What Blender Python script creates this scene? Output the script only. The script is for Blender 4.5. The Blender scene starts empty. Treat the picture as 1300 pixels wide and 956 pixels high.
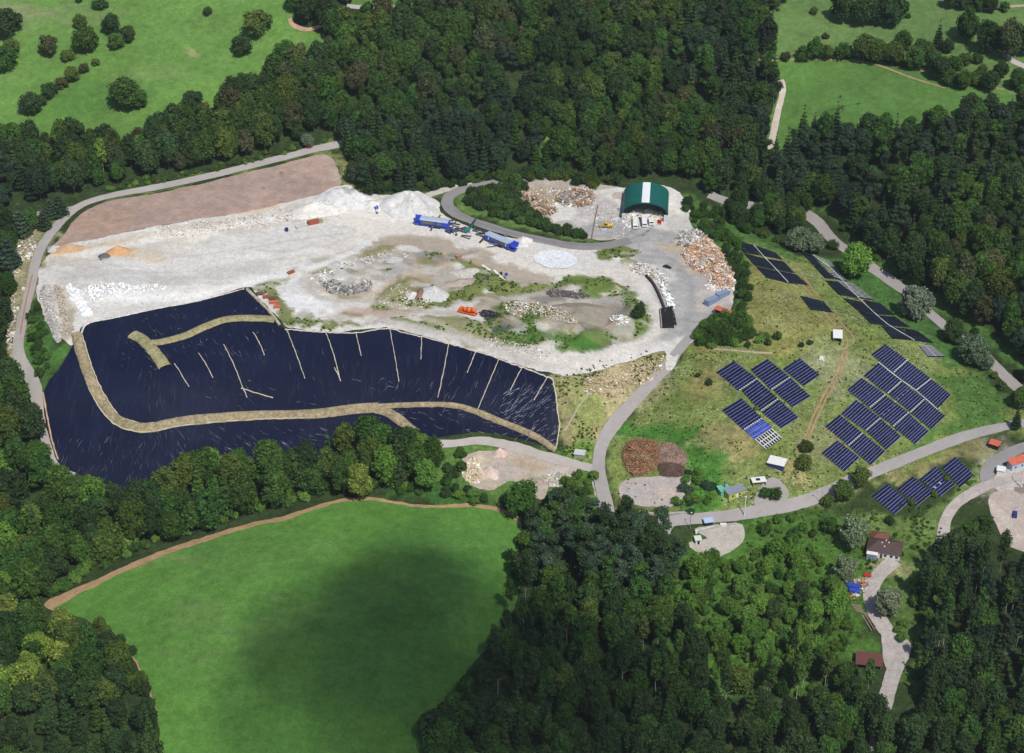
import bpy, math, random
import numpy as np
from mathutils import Vector, Matrix, Euler
from mathutils.geometry import delaunay_2d_cdt
R = math.radians
random.seed(7); rng = np.random.default_rng(7)
scene = bpy.context.scene
COL = scene.collection

# ------------------------------------------------------------------ camera, sun, sky
FP, CX, CY, PITCH, CAMH = 2426.0, 650.0, 478.0, R(33), 463.0
cam = bpy.data.cameras.new('camera'); camo = bpy.data.objects.new('camera', cam); COL.objects.link(camo)
camo.location = (0, 0, CAMH); camo.rotation_euler = (R(90) - PITCH, 0, 0)
cam.sensor_width = 36; cam.lens = 36 * FP / 1300; cam.clip_start = 5; cam.clip_end = 20000
scene.camera = camo
SUN_EL = R(55); sd = Vector((0.45, -0.893, 0)).normalized() * math.cos(SUN_EL); sd.z = math.sin(SUN_EL)
sl = bpy.data.lights.new('sun', 'SUN'); so = bpy.data.objects.new('sun', sl); COL.objects.link(so)
sl.energy = 4.1; sl.angle = R(0.5); sl.color = (1.0, 0.96, 0.90)
so.rotation_euler = sd.to_track_quat('Z', 'Y').to_euler(); so.location = sd * 900
w = bpy.data.worlds.new('World'); scene.world = w; w.use_nodes = True
nt = w.node_tree; bg = nt.nodes['Background']; sky = nt.nodes.new('ShaderNodeTexSky')
sky.sky_type = 'NISHITA'; sky.sun_disc = False; sky.sun_elevation = SUN_EL; sky.sun_rotation = math.atan2(sd.x, sd.y)
nt.links.new(sky.outputs[0], bg.inputs[0]); bg.inputs[1].default_value = 0.09
scene.view_settings.view_transform = 'Standard'; scene.view_settings.look = 'None'
scene.view_settings.exposure = 0.0; scene.view_settings.gamma = 1
cy = scene.cycles
cy.max_bounces = 4; cy.diffuse_bounces = 2; cy.glossy_bounces = 2; cy.transmission_bounces = 2; cy.transparent_max_bounces = 20

# ------------------------------------------------------------------ the lie of the land, surveyed off the photograph
CP = [ # photo x, y, height in metres (working plateau = 0)
 (65,330,0),(150,320,0),(250,300,0),(350,280,0),(440,250,0),(520,270,0),(620,320,0),(700,320,0),(780,300,0),(820,300,0),
 (880,340,0),(850,380,0),(910,390,0),(120,390,0),(250,360,0),(380,400,0),(500,390,0),(600,380,0),(700,380,0),(800,400,0),
 (60,360,0),(300,370,0),(180,396,0),(600,440,0),(560,432,0),(500,415,0),(430,418,0),(360,412,0),(650,458,0),(700,470,0),(760,460,-1),(840,440,-1),
 (150,430,-1.5),(220,440,-1.5),(300,412,-1),(210,468,-3),(110,420,-1),(150,470,-4),
 (200,500,-8),(280,490,-9),(360,480,-9),(440,480,-8),(520,480,-8),(600,500,-9),(650,510,-9),(690,520,-8),
 (100,440,-2),(108,470,-6),(120,500,-10),(150,535,-15),(190,546,-16),(260,535,-16),(330,530,-16),(400,527,-16),(480,522,-16),(540,535,-17),(600,545,-18),(650,556,-19),(700,572,-20),
 (60,490,-5),(75,530,-14),(85,570,-18),(120,600,-23),(165,622,-27),(230,600,-25),(300,580,-23),(400,560,-21),(480,550,-20),
 (560,565,-19),(650,565,-20),(720,588,-21),(40,400,-2),(22,440,-4),(45,500,-10),(60,560,-18),(75,590,-22),(90,300,0),(10,400,-8),(0,500,-16),(0,350,-4),
 (200,238,2),(100,255,1),(330,210,4),(437,184,6),(300,250,2),(200,280,1),(400,230,2),
 (0,200,8),(150,185,10),(280,130,18),(0,130,18),(200,80,30),(350,80,26),(60,60,32),(0,0,44),(200,0,46),(400,10,48),
 (480,210,3),(600,238,1),(560,262,0),(700,225,3),(640,280,0),(600,170,12),(700,120,24),(600,80,36),(500,60,40),(700,30,50),(600,-40,62),(820,130,24),(900,180,12),(900,60,44),(850,-20,60),
 (818,270,0),(870,255,0),(925,258,-3),(935,300,-3),(980,160,16),(980,240,0),
 (1022,265,-5),(1060,305,-7),(1115,345,-9),(1150,370,-10),(1215,425,-12),(1270,470,-13),(1300,505,-13),
 (1100,250,6),(1200,300,8),(1300,330,8),(1200,220,22),(1300,200,28),(1050,200,12),(1300,420,-8),
 (1060,140,28),(1200,145,34),(1300,120,38),(1150,100,36),(1050,80,36),(1000,60,40),(1100,30,44),(1250,60,44),(1150,-10,50),(1300,-20,54),
 (940,300,2),(980,330,3),(1020,370,4),(960,380,5),(940,430,4),(1060,430,3),(1040,400,4),(1100,400,0),(1150,440,-4),(1190,450,-8),(1040,330,-1),(1240,490,-12),
 (930,480,0),(1000,490,-2),(1060,490,-2),(1130,480,-5),(1180,520,-9),(900,560,-10),(960,580,-11),(1040,570,-10),(1100,570,-13),
 (870,470,-2),(830,500,-8),(870,520,-7),(845,465,-3),(810,500,-9),(780,535,-14),(760,590,-20),(760,630,-23),(820,590,-18),(850,620,-20),
 (760,500,-4),(740,540,-12),(720,520,-8),
 (850,660,-23),(920,655,-22),(1000,640,-20),(1060,620,-17),(1120,595,-15),(1220,555,-13),(1300,538,-12),
 (1110,640,-20),(1200,610,-16),(1230,625,-17),(1290,600,-15),(1290,650,-18),(1200,660,-22),
 (1125,700,-26),(1105,760,-31),(1135,815,-35),(1120,880,-38),(1200,760,-30),(1300,760,-27),(1250,850,-33),(1300,940,-36),
 (900,700,-28),(1000,720,-32),(1050,780,-36),(950,800,-38),(880,880,-42),(1000,940,-46),
 (620,600,-22),(660,660,-27),(700,700,-33),(760,740,-38),(700,850,-42),(600,940,-44),(780,930,-45),
 (560,640,-27),(400,660,-27),(300,680,-28),(430,740,-26),(550,740,-27),(300,800,-26),(450,860,-28),(600,780,-31),(200,820,-28),(120,740,-28),(200,700,-29),
 (400,620,-28),(250,660,-30),(100,660,-32),(0,620,-30),(0,740,-32),(80,850,-32),(0,940,-34),(300,950,-30),(700,1000,-46),(1300,1000,-38),(0,1000,-36),
]
cr, sr_ = math.cos(PITCH), math.sin(PITCH)
def ray(px, py):
    x = (np.asarray(px, float) - CX) / FP; y = (CY - np.asarray(py, float)) / FP
    d = np.stack([x, cr + y * sr_, -sr_ + y * cr], -1)
    return d
_c = np.array(CP, float); _d = ray(_c[:,0], _c[:,1]); _t = (_c[:,2] - CAMH) / _d[:,2]
CW = np.c_[_d[:,0]*_t, _d[:,1]*_t, _c[:,2]]
far_pts = []
for a in range(0, 360, 20):
    far_pts.append((1100*math.sin(R(a)), 850+1150*math.cos(R(a)), 60 if math.cos(R(a)) > .3 else (10 if math.cos(R(a)) > -.3 else -50)))
CW = np.vstack([CW, far_pts])
n = len(CW); D = np.hypot(CW[:,None,0]-CW[None,:,0], CW[:,None,1]-CW[None,:,1])
EPS = 14.0
phi = lambda r: np.sqrt(r*r + EPS*EPS)
A = np.zeros((n+1, n+1)); A[:n,:n] = phi(D) - np.eye(n)*2.5; A[:n,n] = A[n,:n] = 1
sol = np.linalg.solve(A, np.r_[CW[:,2], 0])
def hash2(ix, iy, s):
    h = np.sin(ix*127.1 + iy*311.7 + s*74.7) * 43758.5453
    return h - np.floor(h)
def vnoise(x, y, sc, s=0):
    x = np.asarray(x)/sc; y = np.asarray(y)/sc; ix = np.floor(x); iy = np.floor(y); fx = x-ix; fy = y-iy
    fx = fx*fx*(3-2*fx); fy = fy*fy*(3-2*fy)
    return ((hash2(ix,iy,s)*(1-fx)+hash2(ix+1,iy,s)*fx)*(1-fy)+(hash2(ix,iy+1,s)*(1-fx)+hash2(ix+1,iy+1,s)*fx)*fy)*2-1
def rbf(x, y):
    out = np.empty(x.shape); xf = x.ravel(); yf = y.ravel(); o = out.ravel()
    for i in range(0, len(xf), 20000):
        X = xf[i:i+20000, None]; Y = yf[i:i+20000, None]
        o[i:i+20000] = phi(np.hypot(X-CW[None,:,0], Y-CW[None,:,1])) @ sol[:n] + sol[n]
    return o.reshape(x.shape)
GS = 2.0
GX = np.arange(-440, 440.1, GS); GY = np.arange(380, 1420.1, GS)
c4x = np.arange(-440, 448.1, 8.0); c4y = np.arange(380, 1428.1, 8.0)
_cz = rbf(*np.meshgrid(c4x, c4y))
def bil(Z, x0, y0, s, x, y):
    fx = np.clip((x-x0)/s, 0, Z.shape[1]-1.001); fy = np.clip((y-y0)/s, 0, Z.shape[0]-1.001)
    ix = fx.astype(int); iy = fy.astype(int); fx = fx-ix; fy = fy-iy
    return (Z[iy,ix]*(1-fx)+Z[iy,ix+1]*fx)*(1-fy)+(Z[iy+1,ix]*(1-fx)+Z[iy+1,ix+1]*fx)*fy
MX, MY = np.meshgrid(GX, GY)
HZ = bil(_cz, -440, 380, 8.0, MX, MY)
HZ = HZ + vnoise(MX, MY, 37, 3)*0.7*np.clip(abs(HZ)/12, 0, 1) + vnoise(MX, MY, 11, 4)*0.12
def H(x, y):
    return bil(HZ, -440.0, 380.0, GS, np.asarray(x, float), np.asarray(y, float))
TS = np.arange(480, 2300, 5.0)
def GN_(px, py):
    px = np.atleast_1d(np.asarray(px, float)); py = np.atleast_1d(np.asarray(py, float)); d = ray(px, py)
    P = d[:,None,:]*TS[None,:,None]; z = P[...,2]+CAMH-H(P[...,0], P[...,1])
    k = np.argmax(z < 0, 1); k = np.where(k == 0, len(TS)-1, k); r = np.arange(len(k))
    z1 = z[r,k]; z0 = z[r,k-1]; t = TS[k-1] + 5.0*z0/(z0-z1)
    x = d[:,0]*t; y = d[:,1]*t
    return np.c_[x, y, H(x, y)]
def G(px, py, up=0):
    p = GN_(px, py)[0]; return Vector((p[0], p[1], p[2]+up))
def HH(x, y): return float(H(np.array([x]), np.array([y]))[0])

# ------------------------------------------------------------------ nodes and materials
class NB:
    def __init__(s, name):
        s.m = bpy.data.materials.new(name); s.m.use_nodes = True; s.t = s.m.node_tree; s.b = s.t.nodes['Principled BSDF']
        s.out = s.t.nodes['Material Output']
    def n(s, typ, **kw):
        nd = s.t.nodes.new(typ)
        for k, v in kw.items(): setattr(nd, k, v)
        return nd
    def l(s, a, b): s.t.links.new(a, b)
    def noise(s, vec, scale, detail=3, rough=.6):
        nd = s.n('ShaderNodeTexNoise'); nd.inputs['Scale'].default_value = scale; nd.inputs['Detail'].default_value = detail
        nd.inputs['Roughness'].default_value = rough; s.l(vec, nd.inputs['Vector']); return nd.outputs[0]
    def rng(s, v, a, b, c, d):
        nd = s.n('ShaderNodeMapRange'); s.l(v, nd.inputs[0])
        for i, x in enumerate((a, b, c, d)): nd.inputs[i+1].default_value = x
        return nd.outputs[0]
    def math(s, op, a, b=None):
        nd = s.n('ShaderNodeMath', operation=op)
        for i, x in enumerate((a, b)):
            if x is None: continue
            if hasattr(x, 'links'): s.l(x, nd.inputs[i])
            else: nd.inputs[i].default_value = x
        return nd.outputs[0]
    def scale(s, col, fac):
        nd = s.n('ShaderNodeVectorMath', operation='SCALE'); 
        if hasattr(col, 'links'): s.l(col, nd.inputs[0])
        else: nd.inputs[0].default_value = col[:3]
        if hasattr(fac, 'links'): s.l(fac, nd.inputs['Scale'])
        else: nd.inputs['Scale'].default_value = fac
        return nd.outputs[0]
    def mix(s, f, a, b):
        nd = s.n('ShaderNodeMix', data_type='RGBA')
        for x, i in ((f, 0), (a, 6), (b, 7)):
            if hasattr(x, 'links'): s.l(x, nd.inputs[i])
            elif i: nd.inputs[i].default_value = (*x[:3], 1)
            else: nd.inputs[i].default_value = x
        return nd.outputs[2]
    def base(s, col, rough=.9, spec=.2):
        if hasattr(col, 'links'): s.l(col, s.b.inputs['Base Color'])
        else: s.b.inputs['Base Color'].default_value = (*col[:3], 1)
        s.b.inputs['Roughness'].default_value = rough; s.b.inputs['Specular IOR Level'].default_value = spec
    def bump(s, h, st, dist):
        nd = s.n('ShaderNodeBump'); nd.inputs['Strength'].default_value = st; nd.inputs['Distance'].default_value = dist
        s.l(h, nd.inputs['Height']); s.l(nd.outputs[0], s.b.inputs['Normal'])

def land_mat(name, rough, scales, bump=.4, speck=None, specks=(.64,.72), sz=1.1):
    """colour of the land (vertex attribute) broken up by world-scale mottling; scales = [(metres, amount)]"""
    m = NB(name); g = m.n('ShaderNodeNewGeometry').outputs['Position']
    at = m.n('ShaderNodeAttribute', attribute_name='Col').outputs['Color']
    f = None; hs = None
    for sc, am in scales:
        nz = m.noise(g, 1/sc, 4, .65); v = m.rng(nz, .3, .7, 1-am, 1+am)
        f = v if f is None else m.math('MULTIPLY', f, v); hs = nz
    c = m.scale(at, f)
    if speck:
        v = m.noise(g, 1/sz, 2, .7); big = m.noise(g, 1/22, 2, .6)
        sep = m.n('ShaderNodeSeparateColor'); m.l(at, sep.inputs[0])
        k = m.math('MULTIPLY', m.math('MULTIPLY', m.rng(v, specks[0], specks[1], 0, 1), m.rng(big, .42, .62, .05, 1)), m.rng(sep.outputs[0], .07, .15, 0, .85))
        c = m.mix(k, c, speck)
    m.base(c, rough, .15); m.bump(hs, bump, .35)
    return m.m
LM = {
 'ground': land_mat('soil_and_scrub', .95, [(30,.18),(6,.25),(1.6,.35),(.7,.25)], .6, (.36,.34,.20), (.60,.70)),
 'hill': land_mat('dry_hill_grass', .95, [(25,.20),(7,.28),(2.2,.36),(.8,.34)], .6, (.50,.49,.38), (.57,.66), .9),
 'meadow': land_mat('meadow_grass', .95, [(60,.14),(14,.13),(3.5,.15),(.9,.20)], .5, (.24,.25,.12), (.64,.76), 2.2),
 'yard': land_mat('crushed_stone', .92, [(40,.05),(9,.08),(2.8,.13),(.9,.17)], .7, (.25,.22,.17), (.62,.72), 1.6),
 'asphalt': land_mat('worn_asphalt', .85, [(18,.08),(4,.06),(.7,.07)], .2),
 'dirt': land_mat('bare_earth', .95, [(20,.10),(5,.14),(1.2,.16)], .5),
}
_mats = {}
def mat(name, col, rough=.6, spec=.3, metal=0, var=.12, sc=1.2, dirt=0):
    if name in _mats: return _mats[name]
    m = NB(name); tc = m.n('ShaderNodeTexCoord').outputs['Object']
    nz = m.noise(tc, 1/sc, 4, .65); c = m.scale(col, m.rng(nz, .3, .7, 1-var, 1+var))
    if dirt:
        n2 = m.noise(tc, .9, 5, .7); c = m.mix(m.rng(n2, .45, .75, 0, dirt), c, (.22,.19,.15))
    m.base(c, rough, spec); m.b.inputs['Metallic'].default_value = metal
    _mats[name] = m.m; return m.m

# ------------------------------------------------------------------ object helpers
def tag(o, label=None, cat=None, group=None, kind=None):
    for k, v in (('label', label), ('category', cat), ('group', group), ('kind', kind)):
        if v: o[k] = v
    return o
def empty(name, loc=(0,0,0), rz=0):
    o = bpy.data.objects.new(name, None); COL.objects.link(o); o.location = loc; o.rotation_euler = (0,0,rz)
    o.empty_display_size = .5; return o
def link_mesh(name, v, f, m, parent=None, smooth=False, loc=None, col=None):
    me = bpy.data.meshes.new(name); me.from_pydata(v, [], f)
    if m: me.materials.append(m)
    if smooth: me.polygons.foreach_set('use_smooth', [True]*len(me.polygons))
    if col is not None:
        a = me.color_attributes.new('Col', 'FLOAT_COLOR', 'POINT'); a.data.foreach_set('color', np.c_[col, np.ones(len(col))].astype('f').ravel())
    me.update(); o = bpy.data.objects.new(name, me); COL.objects.link(o)
    if parent: o.parent = parent
    if loc is not None: o.location = loc
    return o
class MB:
    def __init__(s): s.v = []; s.f = []
    def add(s, vs, fs):
        b = len(s.v); s.v += [tuple(p) for p in vs]; s.f += [tuple(b+i for i in f) for f in fs]; return s
    def box(s, x0, x1, y0, y1, z0, z1, M=None):
        vs = [Vector(p) for p in ((x0,y0,z0),(x1,y0,z0),(x1,y1,z0),(x0,y1,z0),(x0,y0,z1),(x1,y0,z1),(x1,y1,z1),(x0,y1,z1))]
        if M: vs = [M @ p for p in vs]
        return s.add(vs, [(0,3,2,1),(4,5,6,7),(0,1,5,4),(1,2,6,5),(2,3,7,6),(3,0,4,7)])
    def bbox(s, x0, x1, y0, y1, z0, z1, b=.15, M=None):
        """box with chamfered vertical and top edges"""
        o = [(x0+b,y0),(x1-b,y0),(x1,y0+b),(x1,y1-b),(x1-b,y1),(x0+b,y1),(x0,y1-b),(x0,y0+b)]
        cx, cy_ = (x0+x1)/2, (y0+y1)/2
        vs = [Vector((x,y,z0)) for x,y in o]+[Vector((x,y,z1-b)) for x,y in o]+[Vector((x+(b if x<cx else -b), y+(b if y<cy_ else -b), z1)) for x,y in o]
        if M: vs = [M @ p for p in vs]
        fs = [tuple(range(7,-1,-1)), tuple(range(16,24))]
        for L in (0, 8): fs += [(L+i, L+(i+1)%8, L+8+(i+1)%8, L+8+i) for i in range(8)]
        return s.add(vs, fs)
    def cyl(s, p, q, r0, r1=None, n=10):
        p, q = Vector(p), Vector(q); r1 = r0 if r1 is None else r1; d = (q-p).normalized()
        a = d.orthogonal().normalized(); b = d.cross(a)
        ring = lambda c, r: [c+(a*math.cos(2*math.pi*i/n)+b*math.sin(2*math.pi*i/n))*r for i in range(n)]
        return s.add(ring(p,r0)+ring(q,r1), [tuple(range(n-1,-1,-1)), tuple(range(n,2*n))]+[(i,(i+1)%n,n+(i+1)%n,n+i) for i in range(n)])
    def bar(s, p, q, w, h):
        p, q = Vector(p), Vector(q); d = (q-p).normalized(); a = Vector((-d.y, d.x, 0)); a = a.normalized() if a.length > 1e-4 else Vector((1,0,0))
        u = d.cross(a); vs = []
        for c in (p, q): vs += [c+a*w/2+u*h/2, c-a*w/2+u*h/2, c-a*w/2-u*h/2, c+a*w/2-u*h/2]
        return s.add(vs, [(0,1,2,3),(7,6,5,4),(0,4,5,1),(1,5,6,2),(2,6,7,3),(3,7,4,0)])
    def prism(s, prof, x0, x1, axis='x'):
        """profile of (u, z) pairs pushed from x0 to x1"""
        k = len(prof)
        g = (lambda t,u,z: (t,u,z)) if axis == 'x' else (lambda t,u,z: (u,t,z))
        vs = [g(x0,u,z) for u,z in prof]+[g(x1,u,z) for u,z in prof]
        return s.add(vs, [tuple(range(k-1,-1,-1)), tuple(range(k,2*k))]+[(i,(i+1)%k,k+(i+1)%k,k+i) for i in range(k)])
    def build(s, name, m, parent=None, smooth=False): return link_mesh(name, s.v, s.f, m, parent, smooth)
def copy_tree(o, parent=None):
    c = o.copy(); COL.objects.link(c); c.parent = parent
    for ch in list(o.children): copy_tree(ch, c)
    return c

# ------------------------------------------------------------------ outlines, painting
def smooth_px(pts, closed=True, k=6):
    p = [np.array(q, float) for q in pts]; n_ = len(p); out = []
    for i in range(n_ if closed else n_-1):
        a = p[(i-1)%n_] if closed or i > 0 else p[i]; b = p[i]; c = p[(i+1)%n_]; d = p[(i+2)%n_] if closed or i+2 < n_ else c
        for j in range(k):
            t = j/k; out.append(.5*((2*b)+(c-a)*t+(2*a-5*b+4*c-d)*t*t+(3*b-a-3*c+d)*t**3))
    if not closed: out.append(p[-1])
    return np.array(out)
def resample(P, step, closed):
    Q = np.vstack([P, P[:1]]) if closed else P
    s = np.r_[0, np.cumsum(np.hypot(*np.diff(Q[:,:2], axis=0).T))]; m_ = max(3, int(s[-1]/step))
    u = np.linspace(0, s[-1], m_+1); u = u[:-1] if closed else u
    return np.c_[np.interp(u, s, Q[:,0]), np.interp(u, s, Q[:,1])]
def outline(pts, jit=.6, step=2.0, k=5):
    q = smooth_px(pts, True, k); P = resample(GN_(q[:,0], q[:,1])[:,:2], step, True)
    T = np.roll(P,-1,0)-np.roll(P,1,0); N = np.c_[-T[:,1], T[:,0]]; N /= np.maximum(np.linalg.norm(N,axis=1,keepdims=True), 1e-6)
    o = vnoise(P[:,0], P[:,1], 9, 21)*jit*.7+vnoise(P[:,0], P[:,1], 3.1, 22)*jit*.5+rng.uniform(-1,1,len(P))*jit*.2
    return P+N*o[:,None]
def path(pts, step=2.0, k=6):
    q = smooth_px(pts, False, k); return resample(GN_(q[:,0], q[:,1])[:,:2], step, False)
def inside(x, y, P):
    r = np.zeros(x.shape, bool); j = len(P)-1
    for i in range(len(P)):
        xi, yi, xj, yj = P[i,0], P[i,1], P[j,0], P[j,1]
        if yi != yj:
            c = ((yi > y) != (yj > y)) & (x < (xj-xi)*(y-yi)/(yj-yi)+xi); r ^= c
        j = i
    return r
def seg_dist(x, y, P):
    d = np.full(x.shape, 1e9)
    for i in range(len(P)-1):
        ax, ay = P[i]; bx, by = P[i+1]; vx, vy = bx-ax, by-ay; L = vx*vx+vy*vy+1e-9
        t = np.clip(((x-ax)*vx+(y-ay)*vy)/L, 0, 1); d = np.minimum(d, np.hypot(x-ax-t*vx, y-ay-t*vy))
    return d
def paint(x, y, base, ops, seed=1):
    """soil types mapped on the land: ops = ('b', px,py, rx,ry, colour, strength, soft) patch | ('s', [(px,py)..], width m, colour, strength) track | ('p', [(px,py)..], colour, strength, soft m)"""
    C = np.tile(np.array(base, float), (len(x), 1))
    wx = x+vnoise(x,y,14,seed)*4+vnoise(x,y,5,seed+1)*2; wy = y+vnoise(x,y,14,seed+2)*5+vnoise(x,y,5,seed+3)*2.5
    NZ = vnoise(x,y,2.3,seed+7)*.6+vnoise(x,y,6.5,seed+8)*.7+vnoise(x,y,1.2,seed+9)*.4
    for o in ops:
        if o[0] == 'b':
            _, px, py, rx, ry, c, st, so_ = o; g = G(px, py); e = G(px+rx, py); u = G(px, py-ry); 
            a = max(1, abs(e.x-g.x)); b = max(1, math.hypot(u.y-g.y, 0)); r = np.hypot((wx-g.x)/a, (wy-g.y)/b); r = r+NZ*.22; so_ *= .55; k = np.clip((1+so_*.5-r)/max(so_, .02), 0, 1)*st
        elif o[0] == 's':
            _, pts, wd, c, st = o; P = path(pts, 5); k = np.clip(1.3-seg_dist(x+vnoise(x,y,6,5)*.6, y+vnoise(x,y,6,6)*.6, P)/(wd/2)+NZ*.22, 0, 1)*st
        else:
            _, pts, c, st, so_ = o; P = outline(pts, .5, 5); ins = inside(wx, wy, P); d = seg_dist(wx, wy, np.vstack([P,P[:1]])); k = np.clip((np.where(ins, d, -d)+NZ*min(so_,4)*.8)/max(so_*.5,.1)+.5, 0, 1)*st
        k = k[:,None]; C = C*(1-k)+np.array(c, float)*k
    return C
LIFT = .07
def sheet(name, P, layer, m, base, ops=(), kind='structure', bump=None, step=2.0, parent=None):
    """a flat layer of surface lying on the land inside outline P"""
    x0, y0 = P.min(0); x1, y1 = P.max(0)
    gx = np.arange(math.ceil(x0/step)*step, x1, step); gy = np.arange(math.ceil(y0/step)*step, y1, step)
    X, Y = np.meshgrid(gx, gy); X = X.ravel(); Y = Y.ravel()
    k = inside(X, Y, P); X, Y = X[k], Y[k]; d = seg_dist(X, Y, np.vstack([P, P[:1]])); k = d > step*.35; X, Y = X[k], Y[k]
    pts = [Vector(p) for p in P]+[Vector((a,b)) for a,b in zip(X,Y)]; nb = len(P)
    vo, _, fo, _, _, _ = delaunay_2d_cdt(pts, [(i,(i+1)%nb) for i in range(nb)], [], 1, 1e-4)
    V = np.array([(v.x, v.y) for v in vo]); z = H(V[:,0], V[:,1])+LIFT*layer
    if bump is not None: z = z+bump(V[:,0], V[:,1])
    C = paint(V[:,0], V[:,1], base, ops)
    F = [tuple(f) for f in fo]
    a, b, c = V[F[0][0]], V[F[0][1]], V[F[0][2]]
    if (b[0]-a[0])*(c[1]-a[1])-(b[1]-a[1])*(c[0]-a[0]) < 0: F = [f[::-1] for f in F]
    o = link_mesh(name, np.c_[V, z].tolist(), F, m, parent, True, col=C)
    if kind: o['kind'] = kind
    return o
ROADS = []
def strip(name, pts, width, layer, m, base, ops=(), prof=None, jit=.15, kind='structure', taper=False, step=2.0):
    """road or bank along a line; prof = [(offset -1..1, height)]"""
    P = path(pts, step) if not isinstance(pts, np.ndarray) else pts
    if 'road' in name or 'track' in name: ROADS.append((P[::3], width/2+1.2))
    T = np.gradient(P, axis=0); N = np.c_[-T[:,1], T[:,0]]; N /= np.linalg.norm(N,axis=1,keepdims=True)
    prof = prof or [(-1,0),(-.5,.02),(0,.04),(.5,.02),(1,0)]; k = len(prof); V = []
    for i in range(len(P)):
        ww = width/2*(1+jit*.6*float(vnoise(P[i,0],P[i,1],11,8)))
        for u, h in prof:
            q = P[i]+N[i]*(u*ww+(rng.uniform(-1,1)*jit if abs(u) == 1 else 0)); V.append((q[0], q[1], h))
    V = np.array(V); V[:,2] += H(V[:,0], V[:,1])+LIFT*layer
    F = [(i*k+j+1, i*k+j, (i+1)*k+j, (i+1)*k+j+1) for i in range(len(P)-1) for j in range(k-1)]
    C = paint(V[:,0], V[:,1], base, ops)
    o = link_mesh(name, V.tolist(), F, m, None, True, col=C)
    if kind: o['kind'] = kind
    return o

# mounds on the yard islands
for pl, hh in (([(620,395),(650,386),(700,388),(735,398),(770,424),(760,436),(715,446),(680,436),(640,430),(618,412)],3.2),([(705,366),(760,352),(800,372),(822,402),(818,424),(788,428),(770,412),(788,394),(765,378)],2.6),
    ([(478,380),(500,360),(525,352),(548,362),(562,378),(520,392),(484,391)],2.0),([(580,330),(620,340),(650,356),(700,361),(690,368),(620,374),(560,380),(592,362),(586,345)],1.8),([(395,352),(430,330),(480,316),(508,314),(470,326),(425,342),(402,360)],1.6),
    ([(532,403),(570,402),(610,406),(640,426),(600,428),(560,418)],1.4),([(345,352),(375,340),(382,348),(352,362),(348,375),(332,372),(318,367)],1.2)):
    P = outline(pl, .5, 3); x0, y0 = P.min(0)-4; x1, y1 = P.max(0)+4; k = (MX > x0) & (MX < x1) & (MY > y0) & (MY < y1)
    ins = inside(MX[k], MY[k], P); d = seg_dist(MX[k], MY[k], np.vstack([P,P[:1]])); HZ[k] += np.where(ins, hh*np.clip(d/5,0,1)*(.75+.55*vnoise(MX[k],MY[k],7,61)+.3*vnoise(MX[k],MY[k],3.5,62)), 0)
# ------------------------------------------------------------------ ground sheet
GRASS = (.062,.150,.028); MEAD = (.108,.215,.044); DRY = (.142,.182,.046); SOIL = (.30,.235,.165); WHITE = (.56,.54,.505); STONE = (.43,.41,.38)
LUSH = (.066,.138,.030); FLOOR = (.030,.050,.015); TAN = (.34,.27,.17); PALE = (.50,.46,.40); ASPH = (.27,.25,.235)
fx = np.concatenate([[-6000,-3500,-2000,-1200,-800,-560], GX, [560,800,1200,2000,3500,6000]])
fy = np.concatenate([[-3000,-1500,-600,0,200,310], GY, [1520,1750,2200,3000,4500,9000]])
X, Y = np.meshgrid(fx, fy); inn = (X >= -440) & (X <= 440) & (Y >= 380) & (Y <= 1420)
Z = np.where(inn, H(X, Y), bil(HZ, -440., 380., GS, X, Y))
Z[~inn] = Z[~inn]*.9 + vnoise(X[~inn], Y[~inn], 300, 9)*6-2
nx, ny = len(fx), len(fy); xx, yy = X.ravel(), Y.ravel()
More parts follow.
